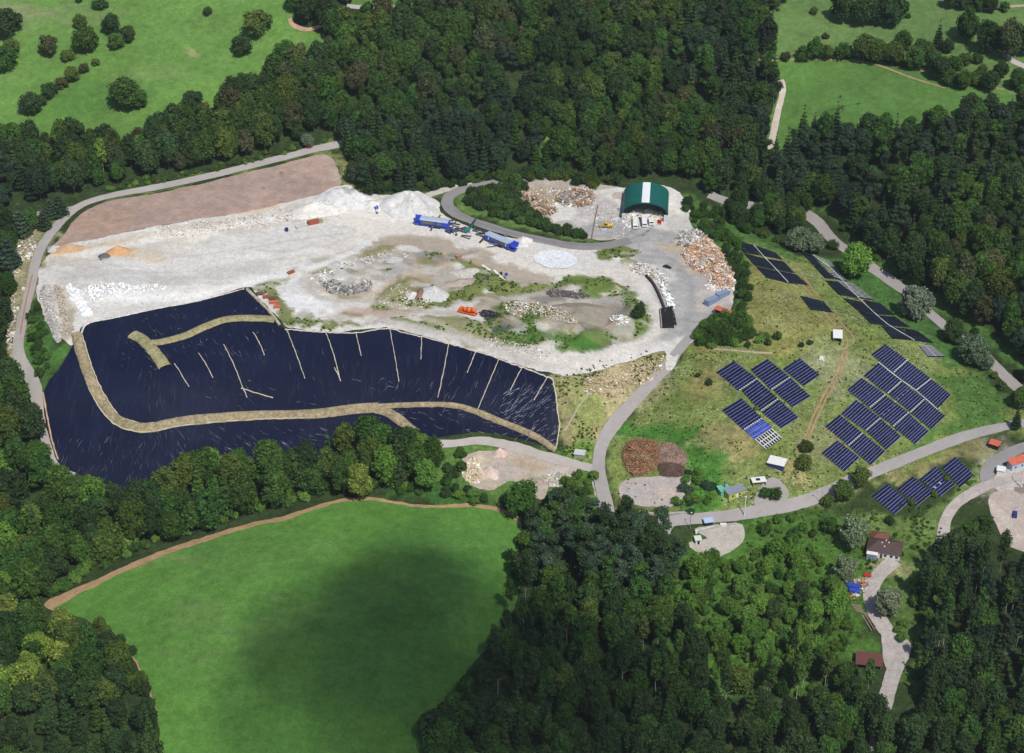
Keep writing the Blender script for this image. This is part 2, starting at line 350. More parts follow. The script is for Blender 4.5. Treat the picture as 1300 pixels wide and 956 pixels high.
OPS = [
 ('p', [(905,300),(935,300),(1000,318),(1020,325),(1060,345),(1120,370),(1170,405),(1200,440),(1230,470),(1250,490),(1300,520),(1320,540),(1220,570),(1120,610),(1040,640),(1000,640),(955,655),(900,660),(850,650),(800,645),(770,620),(765,590),(785,545),(820,505),(850,470),(880,430),(930,400),(940,370),(935,340),(915,320)], DRY, 1, 6),
 ('p', [(940,300),(985,318),(1010,345),(1060,400),(1045,425),(990,450),(930,440),(905,455),(890,440),(935,400),(945,350)], (.215,.205,.062), .75, 8),
 ('p', [(700,480),(850,440),(845,465),(800,505),(770,540),(755,585),(715,580),(705,520)], (.26,.235,.11), 1, 5),
 ('b', 800,490,45,22,(.36,.29,.17),.8,.8), ('b', 740,520,20,30,(.16,.20,.05),.7,.8), ('b', 735,570,25,18,(.10,.19,.03),.9,.8), ('b',730,450,40,10,(.40,.33,.2),.6,.8),
 ('p', [(1180,470),(1230,480),(1270,500),(1275,535),(1200,560),(1150,570),(1200,540),(1205,500)], LUSH, .95, 8),
 ('p', [(1030,325),(1100,340),(1170,390),(1230,440),(1260,470),(1220,470),(1170,430),(1110,385),(1060,350)], (.055,.135,.03), .95, 5),
 ('p', [(1040,262),(1060,285),(1110,335),(1160,365),(1215,415),(1260,445),(1300,480),(1300,450),(1230,395),(1150,340),(1080,290)], (.07,.15,.03), .8, 6),
 ('p', [(780,545),(840,540),(900,555),(930,600),(900,650),(860,640),(880,600),(850,565),(790,560)], (.05,.15,.022), .95, 6),
 ('b', 925,560,45,20,(.30,.24,.11),.6,.9), ('b', 960,605,40,14,(.12,.16,.04),.6,.9), ('b', 1000,600,30,16,(.28,.22,.10),.6,.9),
 ('b', 860,500,60,30,(.12,.165,.04),.55,1), ('b', 1060,465,45,30,(.27,.27,.16),.5,1), ('b', 1040,560,35,25,(.22,.21,.11),.5,1), ('b',890,480,30,18,(.26,.19,.08),.5,1),
 ('p', [(1140,700),(1200,690),(1200,720),(1170,760),(1175,830),(1160,880),(1140,880),(1150,830),(1120,790),(1112,760)], (.08,.14,.03), .9, 4),
 ('p', [(1060,650),(1100,655),(1160,660),(1210,625),(1255,580),(1275,590),(1250,625),(1210,650),(1195,690),(1150,690),(1090,690),(1060,680)], (.12,.19,.045), .9, 5),
 ('p', [(1120,600),(1180,578),(1250,560),(1255,590),(1215,580),(1100,615)], (.24,.20,.09), .6, 5),
 ('p', [(880,700),(940,665),(1000,650),(1080,650),(1100,700),(1130,720),(1100,790),(1095,840),(1000,870),(880,880),(840,800)], (.060,.135,.022), .9, 12),
 ('p', [(550,575),(640,565),(700,580),(750,595),(765,640),(730,640),(680,635),(600,640),(560,640)], (.09,.17,.035), .9, 5),
 ('p', [(560,615),(600,640),(660,660),(640,665),(540,640),(480,635),(520,620)], (.04,.11,.02), .9, 5),
 ('p', [(0,300),(40,280),(75,282),(60,330),(48,400),(40,470),(25,470),(12,430),(10,350)], (.30,.27,.15), .85, 5),
 ('p', [(60,272),(100,258),(88,280),(66,300),(46,370),(38,350),(52,310)], (.10,.16,.04), .8, 3),
 ('p', [(38,390),(50,385),(80,430),(95,440),(62,480),(50,510),(35,470),(30,430)], (.055,.13,.025), 1, 5),
 ('p', [(420,190),(432,192),(470,245),(440,235),(425,215)], (.17,.19,.06), 1, 4), ('p', [(120,258),(160,243),(300,213),(420,183),(437,178),(437,186),(300,222),(160,252)], (.12,.17,.04), .9, 3),
 ('p', [(500,250),(560,240),(610,236),(680,232),(720,255),(770,310),(700,300),(640,285),(585,268),(565,255)], (.10,.17,.04), .9, 4),
 ('p', [(640,240),(690,225),(760,232),(790,240),(785,262),(745,272),(700,290),(670,270)], (.34,.27,.18), .9, 4),
 ('p', [(850,240),(900,260),(940,300),(950,340),(945,395),(935,400),(935,350),(900,310),(870,290),(855,262)], (.065,.135,.03), .9, 4),
 ('p', [(930,262),(960,275),(985,300),(1010,330),(940,305),(900,280)], (.06,.15,.03), .8, 5),
 ('b', 1290,610,50,40,(.30,.26,.20),.6,.8), ('b', 1130,715,30,18,(.22,.22,.10),.8,.8),
 ('p', [(680,180),(700,178),(698,225),(680,228)], (.11,.22,.04), .9, 3),
 ('b',1010,30,45,14,(.26,.24,.11),.7,.7),('b',1000,22,22,8,(.40,.34,.2),.8,.6),('p',[(985,75),(1060,75),(1170,95),(1260,118),(1320,122),(1320,116),(1180,88),(1060,70),(985,72)],(.28,.26,.12),.8,2),
]
inz = inn.ravel(); C = np.tile(np.array(FLOOR), (len(xx), 1))
C[inz] = paint(xx[inz], yy[inz], FLOOR, OPS)
C[~inz] = np.array((.05,.09,.025))
idx = np.arange(nx*ny).reshape(ny, nx)
F = np.stack([idx[:-1,:-1], idx[:-1,1:], idx[1:,1:], idx[1:,:-1]], -1).reshape(-1, 4)
GROUND = link_mesh('ground', np.c_[xx, yy, Z.ravel()].tolist(), F.tolist(), LM['hill'], None, True, col=C); GROUND['kind'] = 'structure'

# ------------------------------------------------------------------ meadows and fields
m_left = [(-60,190),(60,183),(165,182),(215,155),(280,133),(300,118),(345,98),(400,72),(412,45),(372,24),(368,-60),(-60,-60)]
sheet('meadow', outline(m_left, 1.5), 1, LM['meadow'], MEAD, [('b',60,170,140,20,(.085,.175,.035),.5,1),('s',[(260,60),(110,160)],9,(.09,.17,.04),.35),('s',[(340,20),(180,130)],7,(.055,.15,.028),.35),('s',[(0,100),(110,50),(280,20)],8,(.10,.17,.05),.3),('s',[(-20,175),(150,120),(390,60)],3,(.075,.165,.04),.35),('s',[(-20,153),(150,100),(390,46)],3,(.14,.215,.07),.35),('s',[(-20,131),(150,80),(390,32)],3,(.075,.165,.04),.35),('s',[(-20,109),(150,60),(390,18)],3,(.14,.215,.07),.35),('s',[(-20,87),(150,40),(390,4)],3,(.075,.165,.04),.35),('s',[(-20,65),(150,20),(390,-10)],3,(.14,.215,.07),.35),('s',[(-20,43),(150,0),(390,-24)],3,(.075,.165,.04),.35),('s',[(-20,21),(150,-20),(390,-38)],3,(.14,.215,.07),.35),('b',60,20,90,16,(.15,.20,.08),.5,1),('b',200,95,50,10,(.14,.21,.07),.4,1),('b',30,10,40,8,(.26,.24,.15),.35,.8),
 ('b',250,68,12,2,(.35,.28,.17),.5,.8),('b',395,60,10,2,(.40,.30,.18),.5,.8),('b',110,125,60,25,(.055,.15,.028),.5,1)], step=3)
for nm, pl, cc in (('meadow', [(970,70),(1060,72),(1170,90),(1250,112),(1330,120),(1330,160),(1180,165),(1060,165),(985,190),(975,160),(992,100)], (.086,.176,.038)),
    ('meadow', [(960,-60),(1340,-60),(1340,116),(1260,108),(1180,84),(1060,68),(960,66)], (.105,.18,.052)),
    ('meadow', [(448,8),(530,6),(535,-40),(450,-40)], (.10,.19,.045)), ('meadow', [(440,45),(475,20),(530,16),(520,40),(455,60)], (.066,.145,.036))):
    sheet(nm, outline(pl, 1.0), 1, LM['meadow'], cc, [('b',1010,25,40,12,(.25,.23,.12),.9,.6),('b',1000,22,20,6,(.36,.30,.19),.8,.6),('b',1110,40,70,8,(.16,.17,.07),.7,.8),('b',1180,30,50,16,(.18,.18,.08),.7,.8),
     ('b',1270,92,50,22,(.20,.19,.10),.8,.8),('b',1150,100,60,8,(.085,.17,.04),.6,1),('b',1290,15,50,12,(.20,.20,.09),.7,.8),('s',[(1000,140),(1290,150)],6,(.05,.13,.03),.3),('s',[(1010,120),(1250,130)],5,(.075,.17,.04),.4)] if cc[0] < .09 and pl[0][0] > 800 else [], step=3)
lf = [(55,768),(120,737),(200,702),(300,669),(360,655),(430,634),(480,632),(540,641),(600,639),(645,648),(662,665),(660,720),(655,760),(625,810),(600,840),(580,880),(560,940),(545,1010),(225,1010),(205,930),(185,870),(165,830),(110,785)]
sheet('crop_margin', outline(lf, .9), 1, LM['dirt'], (.33,.22,.12))
lf2 = [(68,773),(130,741),(205,708),(305,674),(365,660),(432,638.5),(480,636),(540,645),(600,643.5),(642,652),(660,668),(662,720),(656,762),(626,812),(600,842),(580,882),(560,940),(545,1012),(223,1012),(203,930),(189,868),(165,828),(112,788)]
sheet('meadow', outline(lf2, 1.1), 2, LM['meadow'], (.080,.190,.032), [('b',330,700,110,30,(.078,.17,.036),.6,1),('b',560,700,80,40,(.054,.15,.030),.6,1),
 ('s',[(200,830),(300,800),(420,760),(520,745)],4,(.14,.20,.07),.35),('s',[(230,850),(330,810),(400,780)],3,(.16,.20,.08),.35),('s',[(200,740),(300,710),(420,690)],5,(.12,.20,.05),.3),('b',200,712,50,8,(.16,.21,.07),.5,1),('s',[(150,770),(300,706),(640,672)],2.6,(.062,.150,.030),.4),('s',[(164,784),(320,721),(636,689)],2.6,(.115,.205,.055),.4),('s',[(178,798),(340,736),(632,706)],2.6,(.062,.150,.030),.4),('s',[(192,812),(360,751),(628,723)],2.6,(.115,.205,.055),.4),('s',[(206,826),(380,766),(624,740)],2.6,(.062,.150,.030),.4),('s',[(220,840),(400,781),(620,757)],2.6,(.115,.205,.055),.4),('s',[(234,854),(420,796),(616,774)],2.6,(.062,.150,.030),.4),('s',[(248,868),(440,811),(612,791)],2.6,(.115,.205,.055),.4),('s',[(262,882),(460,826),(608,808)],2.6,(.062,.150,.030),.4),('s',[(276,896),(480,841),(604,825)],2.6,(.115,.205,.055),.4),('s',[(290,910),(500,856),(600,842)],2.6,(.062,.150,.030),.4),
 ('s',[(260,860),(330,830),(380,790)],3,(.14,.19,.07),.3),('b',250,780,40,24,(.12,.19,.06),.35,1),('b',340,765,14,5,(.20,.21,.12),.4,1)], step=2.5)
sheet('bare_soil_field', outline([(64,318),(80,298),(98,277),(118,263),(150,253),(205,244),(275,229),(335,214),(375,204),(405,196),(420,200),(428,215),(433,236),(400,250),(350,262),(300,272),(220,284),(150,297),(100,309)], .8), 2, LM['dirt'], (.345,.25,.208),
 [('b',130,285,40,14,(.34,.23,.16),.6,1),('b',190,262,40,8,(.34,.25,.20),.5,1),('b',330,235,60,12,(.30,.23,.20),.6,1),('s',[(415,200),(428,230)],5,(.36,.30,.25),.7),('s',[(100,290),(200,270),(300,250),(400,225)],3,(.29,.22,.19),.4),('s',[(110,300),(210,278),(310,258),(420,236)],3,(.29,.22,.19),.4),
 ('b',365,222,3,2,(.10,.13,.05),.9,.5),('b',330,238,3,2,(.10,.13,.05),.9,.5),('b',275,258,2,1.5,(.10,.13,.05),.9,.5),('s',[(120,265),(250,238),(400,203)],3,(.30,.23,.20),.4)])

# ------------------------------------------------------------------ the stone yard of the tip
yard = [(62,325),(80,312),(120,304),(160,296),(220,284),(300,272),(350,261),(400,249),(425,238),(445,236),(460,246),(500,247),(525,245),(546,250),(556,262),(566,276),(600,291),(640,300),(700,309),(740,313),(790,308),(745,300),(722,300),(700,280),(700,262),(745,245),(790,238),(850,238),(872,262),(880,290),(905,308),(926,328),(935,352),(930,375),(926,398),(905,410),(885,430),(866,445),(852,470),(846,468),(842,448),(790,462),(745,474),(712,478),(650,461),(600,449),(560,434),(500,418),(430,422),(368,418),(350,403),(325,375),(312,366),(245,385),(180,397),(112,412),(100,425),(92,440),(75,430),(55,400),(48,370),(52,340)]
GRS = (.15,.175,.05)
YOPS = [
 ('p',[(60,325),(160,300),(300,276),(420,252),(440,270),(300,300),(200,325),(90,335)],(.50,.46,.40),.8,5),
 ('b',300,335,150,26,(.60,.585,.55),.8,1),('s',[(80,330),(130,345),(180,360),(330,340),(480,295)],9,(.52,.47,.40),.7),('s',[(110,350),(220,352),(400,325)],7,(.50,.485,.46),.5),
 ('b',430,330,70,10,(.62,.60,.56),.7,1),('b',230,375,110,12,(.66,.64,.60),.8,1),('b',150,375,40,14,(.74,.73,.71),.7,1),
 ('b',88,350,16,10,(.45,.44,.41),.8,.6),('b',70,400,22,40,(.50,.45,.38),.8,.8),('b',60,395,10,40,(.55,.52,.48),.6,.6),('b',84,410,8,26,(.30,.26,.17),.7,.8),('b',55,335,8,7,(.20,.19,.07),.8,.6),
 ('s',[(60, 345), (100, 336), (160, 350), (240, 352), (350, 332), (440, 305), (500, 290)],1.6,(.40,.375,.34),0.5),('s',[(66, 338), (110, 330), (170, 344), (250, 345), (350, 325), (440, 298)],1.2,(.42,.39,.36),0.45),('s',[(120, 365), (220, 362), (330, 350), (420, 330), (470, 318)],1.8,(.62,.60,.56),0.6),('s',[(130, 372), (230, 369), (340, 357), (430, 336)],1.4,(.64,.62,.58),0.6),('s',[(200, 330), (300, 318), (380, 305), (450, 296), (470, 306), (440, 325)],2.2,(.40,.385,.36),0.5),('s',[(450, 262), (500, 285), (560, 302), (620, 325), (700, 350), (760, 345), (800, 330)],2.6,(.45,.40,.34),0.5),('s',[(480, 300), (560, 312), (620, 332), (700, 358), (760, 352), (820, 372), (850, 420)],2.2,(.43,.39,.34),0.5),('s',[(380, 345), (440, 318), (500, 303), (560, 300)],2.4,(.42,.36,.29),0.6),
 ('b',90,316,20,6,(.58,.33,.13),.9,.5),('b',66,316,10,5,(.42,.41,.40),.8,.5),('s',[(100,318),(160,307),(220,296),(300,283)],6,(.58,.43,.27),.7),('b',155,320,18,6,(.55,.32,.15),.9,.6),('b',135,325,9,5,(.22,.22,.22),.9,.5),('b',180,325,30,6,(.52,.42,.28),.6,.8),
 ('s',[(110,325),(220,300),(330,280),(440,262)],7,(.66,.63,.57),.8),('b',230,300,60,7,(.72,.68,.60),.7,.8),('s',[(300,272),(350,262)],6,(.58,.40,.22),.7),
 ('b',480,280,60,25,(.62,.585,.52),.9,1),('b',640,335,80,14,(.60,.56,.50),.9,.8),('b',470,308,16,9,(.66,.66,.66),.6,.6),
 ('p',[(392,352),(412,335),(470,312),(510,302),(560,302),(610,322),(640,340),(640,365),(600,378),(540,392),(480,396),(430,380)],(.36,.315,.26),.85,5),('b',560,325,36,10,(.22,.21,.21),.8,.7),('b',450,345,40,10,(.52,.50,.47),.85,.6),('b',505,372,24,6,(.40,.30,.20),.6,.7),
 ('p',[(620,385),(680,372),(750,362),(800,385),(815,410),(790,428),(740,435),(690,425),(650,415)],(.27,.24,.19),.8,5),
 ('p',[(505,300),(560,300),(600,320),(640,335),(690,345),(700,365),(640,372),(560,370),(600,350),(560,330),(480,325),(400,345),(390,350),(430,325)],(.36,.31,.24),.9,4),
 ('b',450,370,60,14,(.56,.54,.50),.9,.8),('b',440,385,60,14,(.55,.52,.48),.9,.8),('b',390,390,38,18,(.66,.66,.65),.9,.3),('b',365,365,20,10,(.62,.61,.59),.8,.6),('s',[(400,350),(415,370),(470,375),(520,350),(570,335)],7,(.45,.36,.25),.9),
 ('b',490,345,30,7,(.40,.39,.39),.6,.8),('b',560,330,30,9,(.26,.25,.25),.8,.7),('b',520,320,16,6,(.62,.60,.57),.8,.6),('b',590,345,22,10,(.58,.55,.50),.8,.6),('b',598,352,24,6,(.40,.30,.24),.6,.8),
 ('s',[(470,395),(520,385),(600,378),(680,372),(740,370),(790,385)],8,(.34,.32,.29),.9),('b',490,400,36,10,(.37,.29,.23),.8,.8),('b',470,395,24,6,(.42,.30,.24),.7,.8),
 ('p',[(345,352),(375,340),(382,348),(350,362),(345,372),(358,385),(375,410),(420,412),(480,412),(530,408),(640,440),(620,445),(560,430),(500,414),(430,418),(370,416),(345,400),(325,372),(312,367)],GRS,.95,3),
 ('p',[(390,348),(430,328),(470,318),(500,312),(510,318),(460,328),(420,342),(395,360)],(.22,.21,.09),.85,3),
 ('p',[(475,380),(500,360),(525,352),(545,360),(560,376),(520,392),(480,392)],(.20,.20,.075),.9,3),
 ('p',[(575,330),(620,340),(650,355),(700,362),(740,352),(770,352),(800,375),(770,372),(720,362),(660,368),(600,378),(540,385),(540,380),(590,365),(580,345)],(.155,.185,.05),.95,4),
 ('p',[(528,402),(570,402),(610,405),(640,425),(600,428),(560,420)],(.20,.205,.08),.9,3),
 ('p',[(615,392),(650,385),(700,390),(740,400),(775,425),(765,440),(720,455),(690,440),(640,440),(610,425),(622,405)],(.11,.165,.04),.95,4),
 ('b',705,415,24,12,(.44,.38,.28),.8,.8),('b',660,400,20,5,(.5,.45,.38),.6,.8),('b',665,420,36,8,(.045,.12,.02),.8,.8),('b',730,432,34,12,(.05,.15,.022),.9,.7),('b',640,412,16,6,(.08,.08,.10),.8,.7),
 ('p',[(700,365),(760,352),(800,372),(822,400),(820,425),(785,430),(765,412),(790,395),(770,378)],(.12,.175,.04),.95,3),
 ('b',745,400,42,18,(.26,.235,.19),.95,.5),('b',700,375,28,7,(.20,.19,.17),.8,.7),('b',785,410,12,8,(.45,.42,.38),.7,.8),('b',660,440,50,6,(.54,.50,.44),.8,.8),
 ('s',[(500,412),(560,425),(620,440),(680,460),(740,460),(800,440),(845,430)],8,(.46,.43,.39),.95),('s',[(530,402),(560,412),(600,430)],4,(.42,.38,.32),.6),
 ('p',[(740,296),(800,300),(860,300),(900,315),(925,345),(925,385),(890,420),(850,440),(830,410),(826,380),(845,350),(800,330),(760,310)],(.34,.33,.32),.95,6),
 ('b',760,268,34,24,(.42,.39,.37),.95,.5),('b',790,292,60,9,(.27,.26,.26),.8,.8),('b',820,300,40,14,(.33,.32,.31),.8,.7),('b',860,268,12,22,(.60,.585,.55),.8,.5),('b',862,285,20,10,(.46,.44,.41),.9,.4),
 ('b',860,315,20,8,(.44,.35,.24),.8,.7),('b',885,335,22,14,(.50,.38,.27),.6,.8),('b',905,375,20,18,(.48,.42,.37),.7,.8),('b',785,323,20,8,(.14,.17,.045),1,.15),('b',800,338,9,5,(.24,.22,.12),1,.3),('b',835,350,20,12,(.62,.60,.57),.8,.5),
 ('b',800,350,30,12,(.56,.51,.45),.7,.8),('s',[(745,312),(790,306),(815,298),(828,288)],2.2,(.19,.185,.185),.75),('s',[(750,300),(785,303),(808,292)],1.8,(.20,.195,.19),.6),('s',[(740,311),(780,312),(830,318),(870,345),(880,390)],2,(.25,.245,.24),.5),('s',[(745,305),(800,300),(850,330),(880,370),(870,420)],5,(.30,.29,.285),.5),('s',[(835,330),(850,360),(858,390)],3,(.44,.42,.40),.4),('s',[(780,300),(830,330),(860,370),(862,420)],4,(.40,.39,.38),.6),
]
rp = random.Random(12); PAL = [(.30,.24,.17),(.35,.33,.31),(.50,.47,.43),(.17,.175,.07),(.20,.185,.17),(.40,.32,.22),(.24,.21,.12)]
for cx_, cy_, rx_, ry_, n_ in ((470,352,90,30,34),(560,350,70,28,34),(680,400,80,36,46),(790,395,30,30,14),(740,385,40,16,8),(440,405,100,12,14)):
    for _ in range(n_):
        a_, q_ = rp.uniform(0,6.28), rp.random()**.5; YOPS.append(('b', cx_+rx_*q_*math.cos(a_), cy_+ry_*q_*math.sin(a_), rp.uniform(4,15), rp.uniform(1.5,4.5), rp.choice(PAL), rp.uniform(.35,.85), .8))
for _ in range(60): YOPS.append(('b', rp.uniform(90,460), rp.uniform(290,375), rp.uniform(8,40), rp.uniform(1,4), rp.choice([(.68,.67,.64),(.47,.455,.43),(.56,.52,.46),(.42,.41,.40)]), rp.uniform(.3,.7), .8))
for _ in range(40): YOPS.append(('b', rp.uniform(790,920), rp.uniform(300,420), rp.uniform(4,16), rp.uniform(1,4), rp.choice([(.26,.25,.25),(.40,.385,.37),(.46,.43,.39)]), rp.uniform(.3,.6), .8))
YOPS += [('s',[(100,345),(170,358),(260,350),(340,337)],12,(.47,.455,.43),.75),('s',[(130,378),(240,376),(330,356),(400,340),(450,322)],8,(.74,.73,.70),.85),('s',[(90,325),(200,304),(320,284),(430,270),(500,280)],6,(.70,.67,.62),.8),
 ('s',[(350,338),(395,326),(440,310),(500,296),(570,299),(630,318),(690,345),(750,345),(795,348),(826,378),(836,415),(806,438),(745,460),(690,458)],7,(.60,.565,.51),.85),('s',[(400,352),(392,368),(420,382),(480,384),(540,396),(590,398),(650,378),(720,372)],5,(.40,.355,.30),.7),('s',[(372,350),(386,345),(392,358),(384,370)],5,(.52,.48,.42),.7)]
YARD = sheet('gravel_yard', outline(yard, 1.2), 3, LM['yard'], WHITE, YOPS, bump=lambda x,y: vnoise(x,y,9,31)*.12+.12, step=1.25)
sheet('gravel_yard', outline([(640,246),(690,228),(755,234),(788,238),(800,245),(790,300),(742,303),(705,292),(690,280),(662,262)], .8), 4, LM['yard'], (.40,.36,.31), [('b',690,250,50,14,(.32,.25,.16),.9,.8),('b',760,285,40,20,(.40,.38,.36),.8,.6),('b',775,290,26,10,(.33,.32,.31),.7,.7)])
sheet('gravel_yard', outline([(678,330),(686,322),(704,320),(724,324),(733,331),(728,338),(708,341),(688,338)], 1.6), 9, LM['yard'], (.64,.66,.68))
sheet('dirt_lot', outline([(585,590),(600,575),(640,572),(690,580),(730,590),(728,610),(700,615),(690,635),(672,628),(650,612),(620,622),(595,615)], 1), 3, LM['yard'], (.40,.335,.27), [('b',600,600,14,14,(.52,.46,.32),.9,.5),('b',660,590,26,8,(.36,.27,.17),.6,.8),('b',700,600,20,10,(.46,.42,.37),.7,.8),('b',640,600,26,16,(.38,.34,.31),.6,.8),('b',690,605,14,5,(.15,.18,.06),.6,.7)])
sheet('concrete_pad', outline([(795,610),(862,605),(878,612),(858,640),(842,645),(790,636)], .5), 3, LM['yard'], (.40,.35,.325), [('b',850,620,14,10,(.46,.38,.33),.8,.6),('b',800,630,14,5,(.33,.32,.32),.8,.6)])
sheet('paved_apron', outline([(965,620),(975,608),(985,607),(998,618),(1002,632),(985,640),(962,646),(958,636)], .4), 3, LM['asphalt'], (.30,.28,.265), [('b',992,612,7,7,(.5,.46,.42),.6,.6)])
sheet('paved_apron', outline([(882,672),(935,664),(945,672),(940,692),(905,710),(888,704),(874,690),(900,684)], .4), 3, LM['yard'], (.37,.34,.30))
sheet('dirt_lot', outline([(1262,628),(1320,615),(1340,700),(1290,697),(1266,672),(1258,648)], .8), 3, LM['yard'], (.42,.35,.31), [('b',1282,680,20,10,(.5,.44,.38),.6,.7),('b',1268,650,8,10,(.50,.45,.38),.6,.7)])
sheet('paved_apron', outline([(1268,600),(1320,585),(1340,600),(1340,640),(1290,628),(1262,620)], .4), 3, LM['yard'], (.44,.40,.36))

# ------------------------------------------------------------------ roads and tracks
TR = [('s',[(0,0),(1,1)],1,(0,0,0),0)]
A_ = LM['asphalt']
R1 = [(445,180),(430,184),(400,190),(370,198),(330,208),(270,223),(200,238),(150,247),(112,257),(90,270),(70,290),(54,312),(45,335),(40,360),(34,385),(27,415),(23,440),(28,462),(42,485),(49,515),(56,545),(66,572),(76,592),(92,606)]
strip('service_road', R1, 5.4, 5, A_, (.36,.335,.315), [('s',R1[13:],1.2,(.42,.36,.30),.4)])
strip('service_road', [(112,258),(85,266),(55,270),(30,275),(0,278),(-40,282)], 4, 3, A_, (.28,.26,.245))
strip('haul_road', [(668,228),(645,231),(625,234),(600,239),(580,244),(569,252),(569,262),(580,273),(610,285),(650,297),(690,306),(730,313),(765,313),(800,306)], 6.5, 6, A_, (.235,.225,.22), [('s',[(569,262),(610,285),(690,306),(765,313)],1.4,(.16,.155,.15),.6)])
strip('haul_road', [(710,224),(690,226),(668,228)], 5, 3, A_, (.30,.28,.26)); strip('haul_road', [(540,250),(570,240),(600,236)], 5, 5, LM['yard'], (.46,.43,.38))
strip('service_road', [(900,247),(925,257),(960,262),(1000,262),(1035,280),(1052,300),(1080,322),(1115,346),(1150,371),(1180,398),(1215,427),(1250,453),(1278,480),(1300,498),(1340,520)], 6.4, 3, A_, (.30,.275,.265))
strip('service_road', [(905,402),(880,425),(862,445),(845,468),(812,503),(783,535),(765,563),(760,590),(764,618),(770,645),(775,670)], 5.6, 5, A_, (.33,.305,.29))
RM = [(836,664),(870,660),(920,656),(960,650),(1010,640),(1040,630),(1080,612),(1120,595),(1170,575),(1220,556),(1270,543),(1310,536),(1350,530)]
strip('service_road', RM, 5.4, 4, A_, (.32,.295,.285)); strip('service_road', [(848,662),(842,672),(835,690)], 7, 5, A_, (.33,.31,.30))
strip('service_road', [(540,562),(570,564),(610,560),(650,567),(690,579),(730,590),(762,597)], 4.4, 4, A_, (.40,.365,.335))
strip('service_road', [(1340,560),(1300,568),(1275,580),(1258,592),(1252,605),(1256,616)], 6, 4, A_, (.25,.24,.24))
strip('gravel_track', [(1340,597),(1290,606),(1262,614),(1235,626),(1212,642),(1200,662),(1197,685),(1200,705)], 5, 5, LM['yard'], (.40,.355,.325))
strip('gravel_track', [(1136,712),(1118,728),(1107,745),(1106,762),(1113,782),(1127,803),(1138,820),(1140,838),(1132,862),(1122,900),(1112,960),(1105,1010)], 6.2, 4, LM['yard'], (.38,.345,.32), [('s',[(1110,762),(1125,790),(1138,820),(1128,870)],.9,(.50,.47,.43),.6)])
sheet('gravel_track', outline([(1120,800),(1140,805),(1156,818),(1152,838),(1140,850),(1124,848)], .4), 5, LM['yard'], (.39,.355,.33))
strip('footpath', [(440,8),(470,10),(500,9),(540,2)], 3, 3, A_, (.40,.38,.36)); strip('footpath', [(991,102),(994,115),(988,140),(982,168),(978,190)], 3.4, 3, LM['yard'], (.50,.44,.38))
strip('footpath', [(368,24),(372,32),(390,38),(410,32),(418,30)], 2.2, 3, LM['dirt'], (.45,.30,.19)); strip('footpath', [(1275,70),(1290,80),(1320,92)], 4, 3, LM['yard'], (.42,.39,.36))
strip('footpath', [(1180,-6),(1210,4),(1240,12),(1290,8),(1330,6)], 2.4, 3, LM['yard'], (.40,.32,.24)); strip('footpath', [(960,76),(1000,76),(1060,76),(1110,82),(1160,100),(1200,112)], 1.6, 3, LM['dirt'], (.30,.24,.13))
RUT = (.30,.205,.11)
for pts in ([(1012,340),(1035,372),(1055,398),(1073,416),(1084,430),(1081,440)], [(1005,345),(1030,376),(1050,402),(1066,420),(1076,433),(1072,445)], [(1076,445),(1068,470),(1055,495),(1042,520),(1030,548),(1018,575)], [(1071,445),(1062,470),(1049,495),(1036,520),(1024,548),(1012,575)]):
    strip('wheel_rut', pts, 1.0, 2, LM['dirt'], RUT, jit=.25)
strip('dirt_track', [(905,443),(940,446),(980,449)], 1.4, 2, LM['dirt'], (.36,.29,.2), jit=.25)

# ------------------------------------------------------------------ black liner of the new cell
mm = NB('pond_liner'); tcp = mm.n('ShaderNodeNewGeometry').outputs['Position']
mp = mm.n('ShaderNodeMapping'); mm.l(tcp, mp.inputs[0]); mp.inputs['Scale'].default_value = (1, .09, .2)
n1 = mm.noise(mp.outputs[0], .55, 5, .75); n2 = mm.noise(tcp, .035, 3, .6); n3 = mm.noise(tcp, .8, 4, .8)
cc = mm.mix(mm.rng(n1, .54, .76, 0, .5), (.0028,.0050,.0235), (.026,.033,.060)); cc = mm.mix(mm.math('MULTIPLY', mm.rng(n3, .60, .74, 0, .8), mm.rng(n2, .48, .60, 0, 1)), cc, (.09,.085,.09))  # stretched pale streaks put wrinkle sheen into the liner colour
cc = mm.mix(mm.rng(n2, .48, .66, 0, .3), cc, (.010,.015,.045)); mm.base(cc, .5, .22); mm.bump(n1, .7, .35)  # broad bluish sheen painted over the base colour
LINER = [(112,412),(180,397),(240,386),(295,371),(312,368),(325,382),(345,403),(362,418),(400,421),(450,423),(492,417),(515,423),(560,434),(610,448),(650,462),(680,473),(700,481),(704,500),(707,520),(709,545),(704,572),(680,563),(655,556),(610,549),(570,554),(540,560),(500,572),(470,585),(430,600),(370,612),(300,622),(230,628),(165,634),(120,610),(78,592),(64,560),(57,525),(56,500),(62,486),(76,468),(92,440),(100,425)]
lin = empty('plastic_liner', G(400,480)); tag(lin, 'huge dark blue plastic sheet lining the slope of the empty landfill cell', 'landfill liner')
mb = sheet('membrane', outline(LINER, .4), 5, mm.m, (.01,.01,.03), kind=None, bump=lambda x,y: .12+vnoise(x,y,5,41)*.12)
rope = mat('sandbag_line', (.50,.44,.33), .9, .1, var=.3, sc=.8)
def parent_keep(o, p): o.parent = p; o.matrix_parent_inverse = Matrix.Translation(p.location).inverted()
parent_keep(mb, lin)
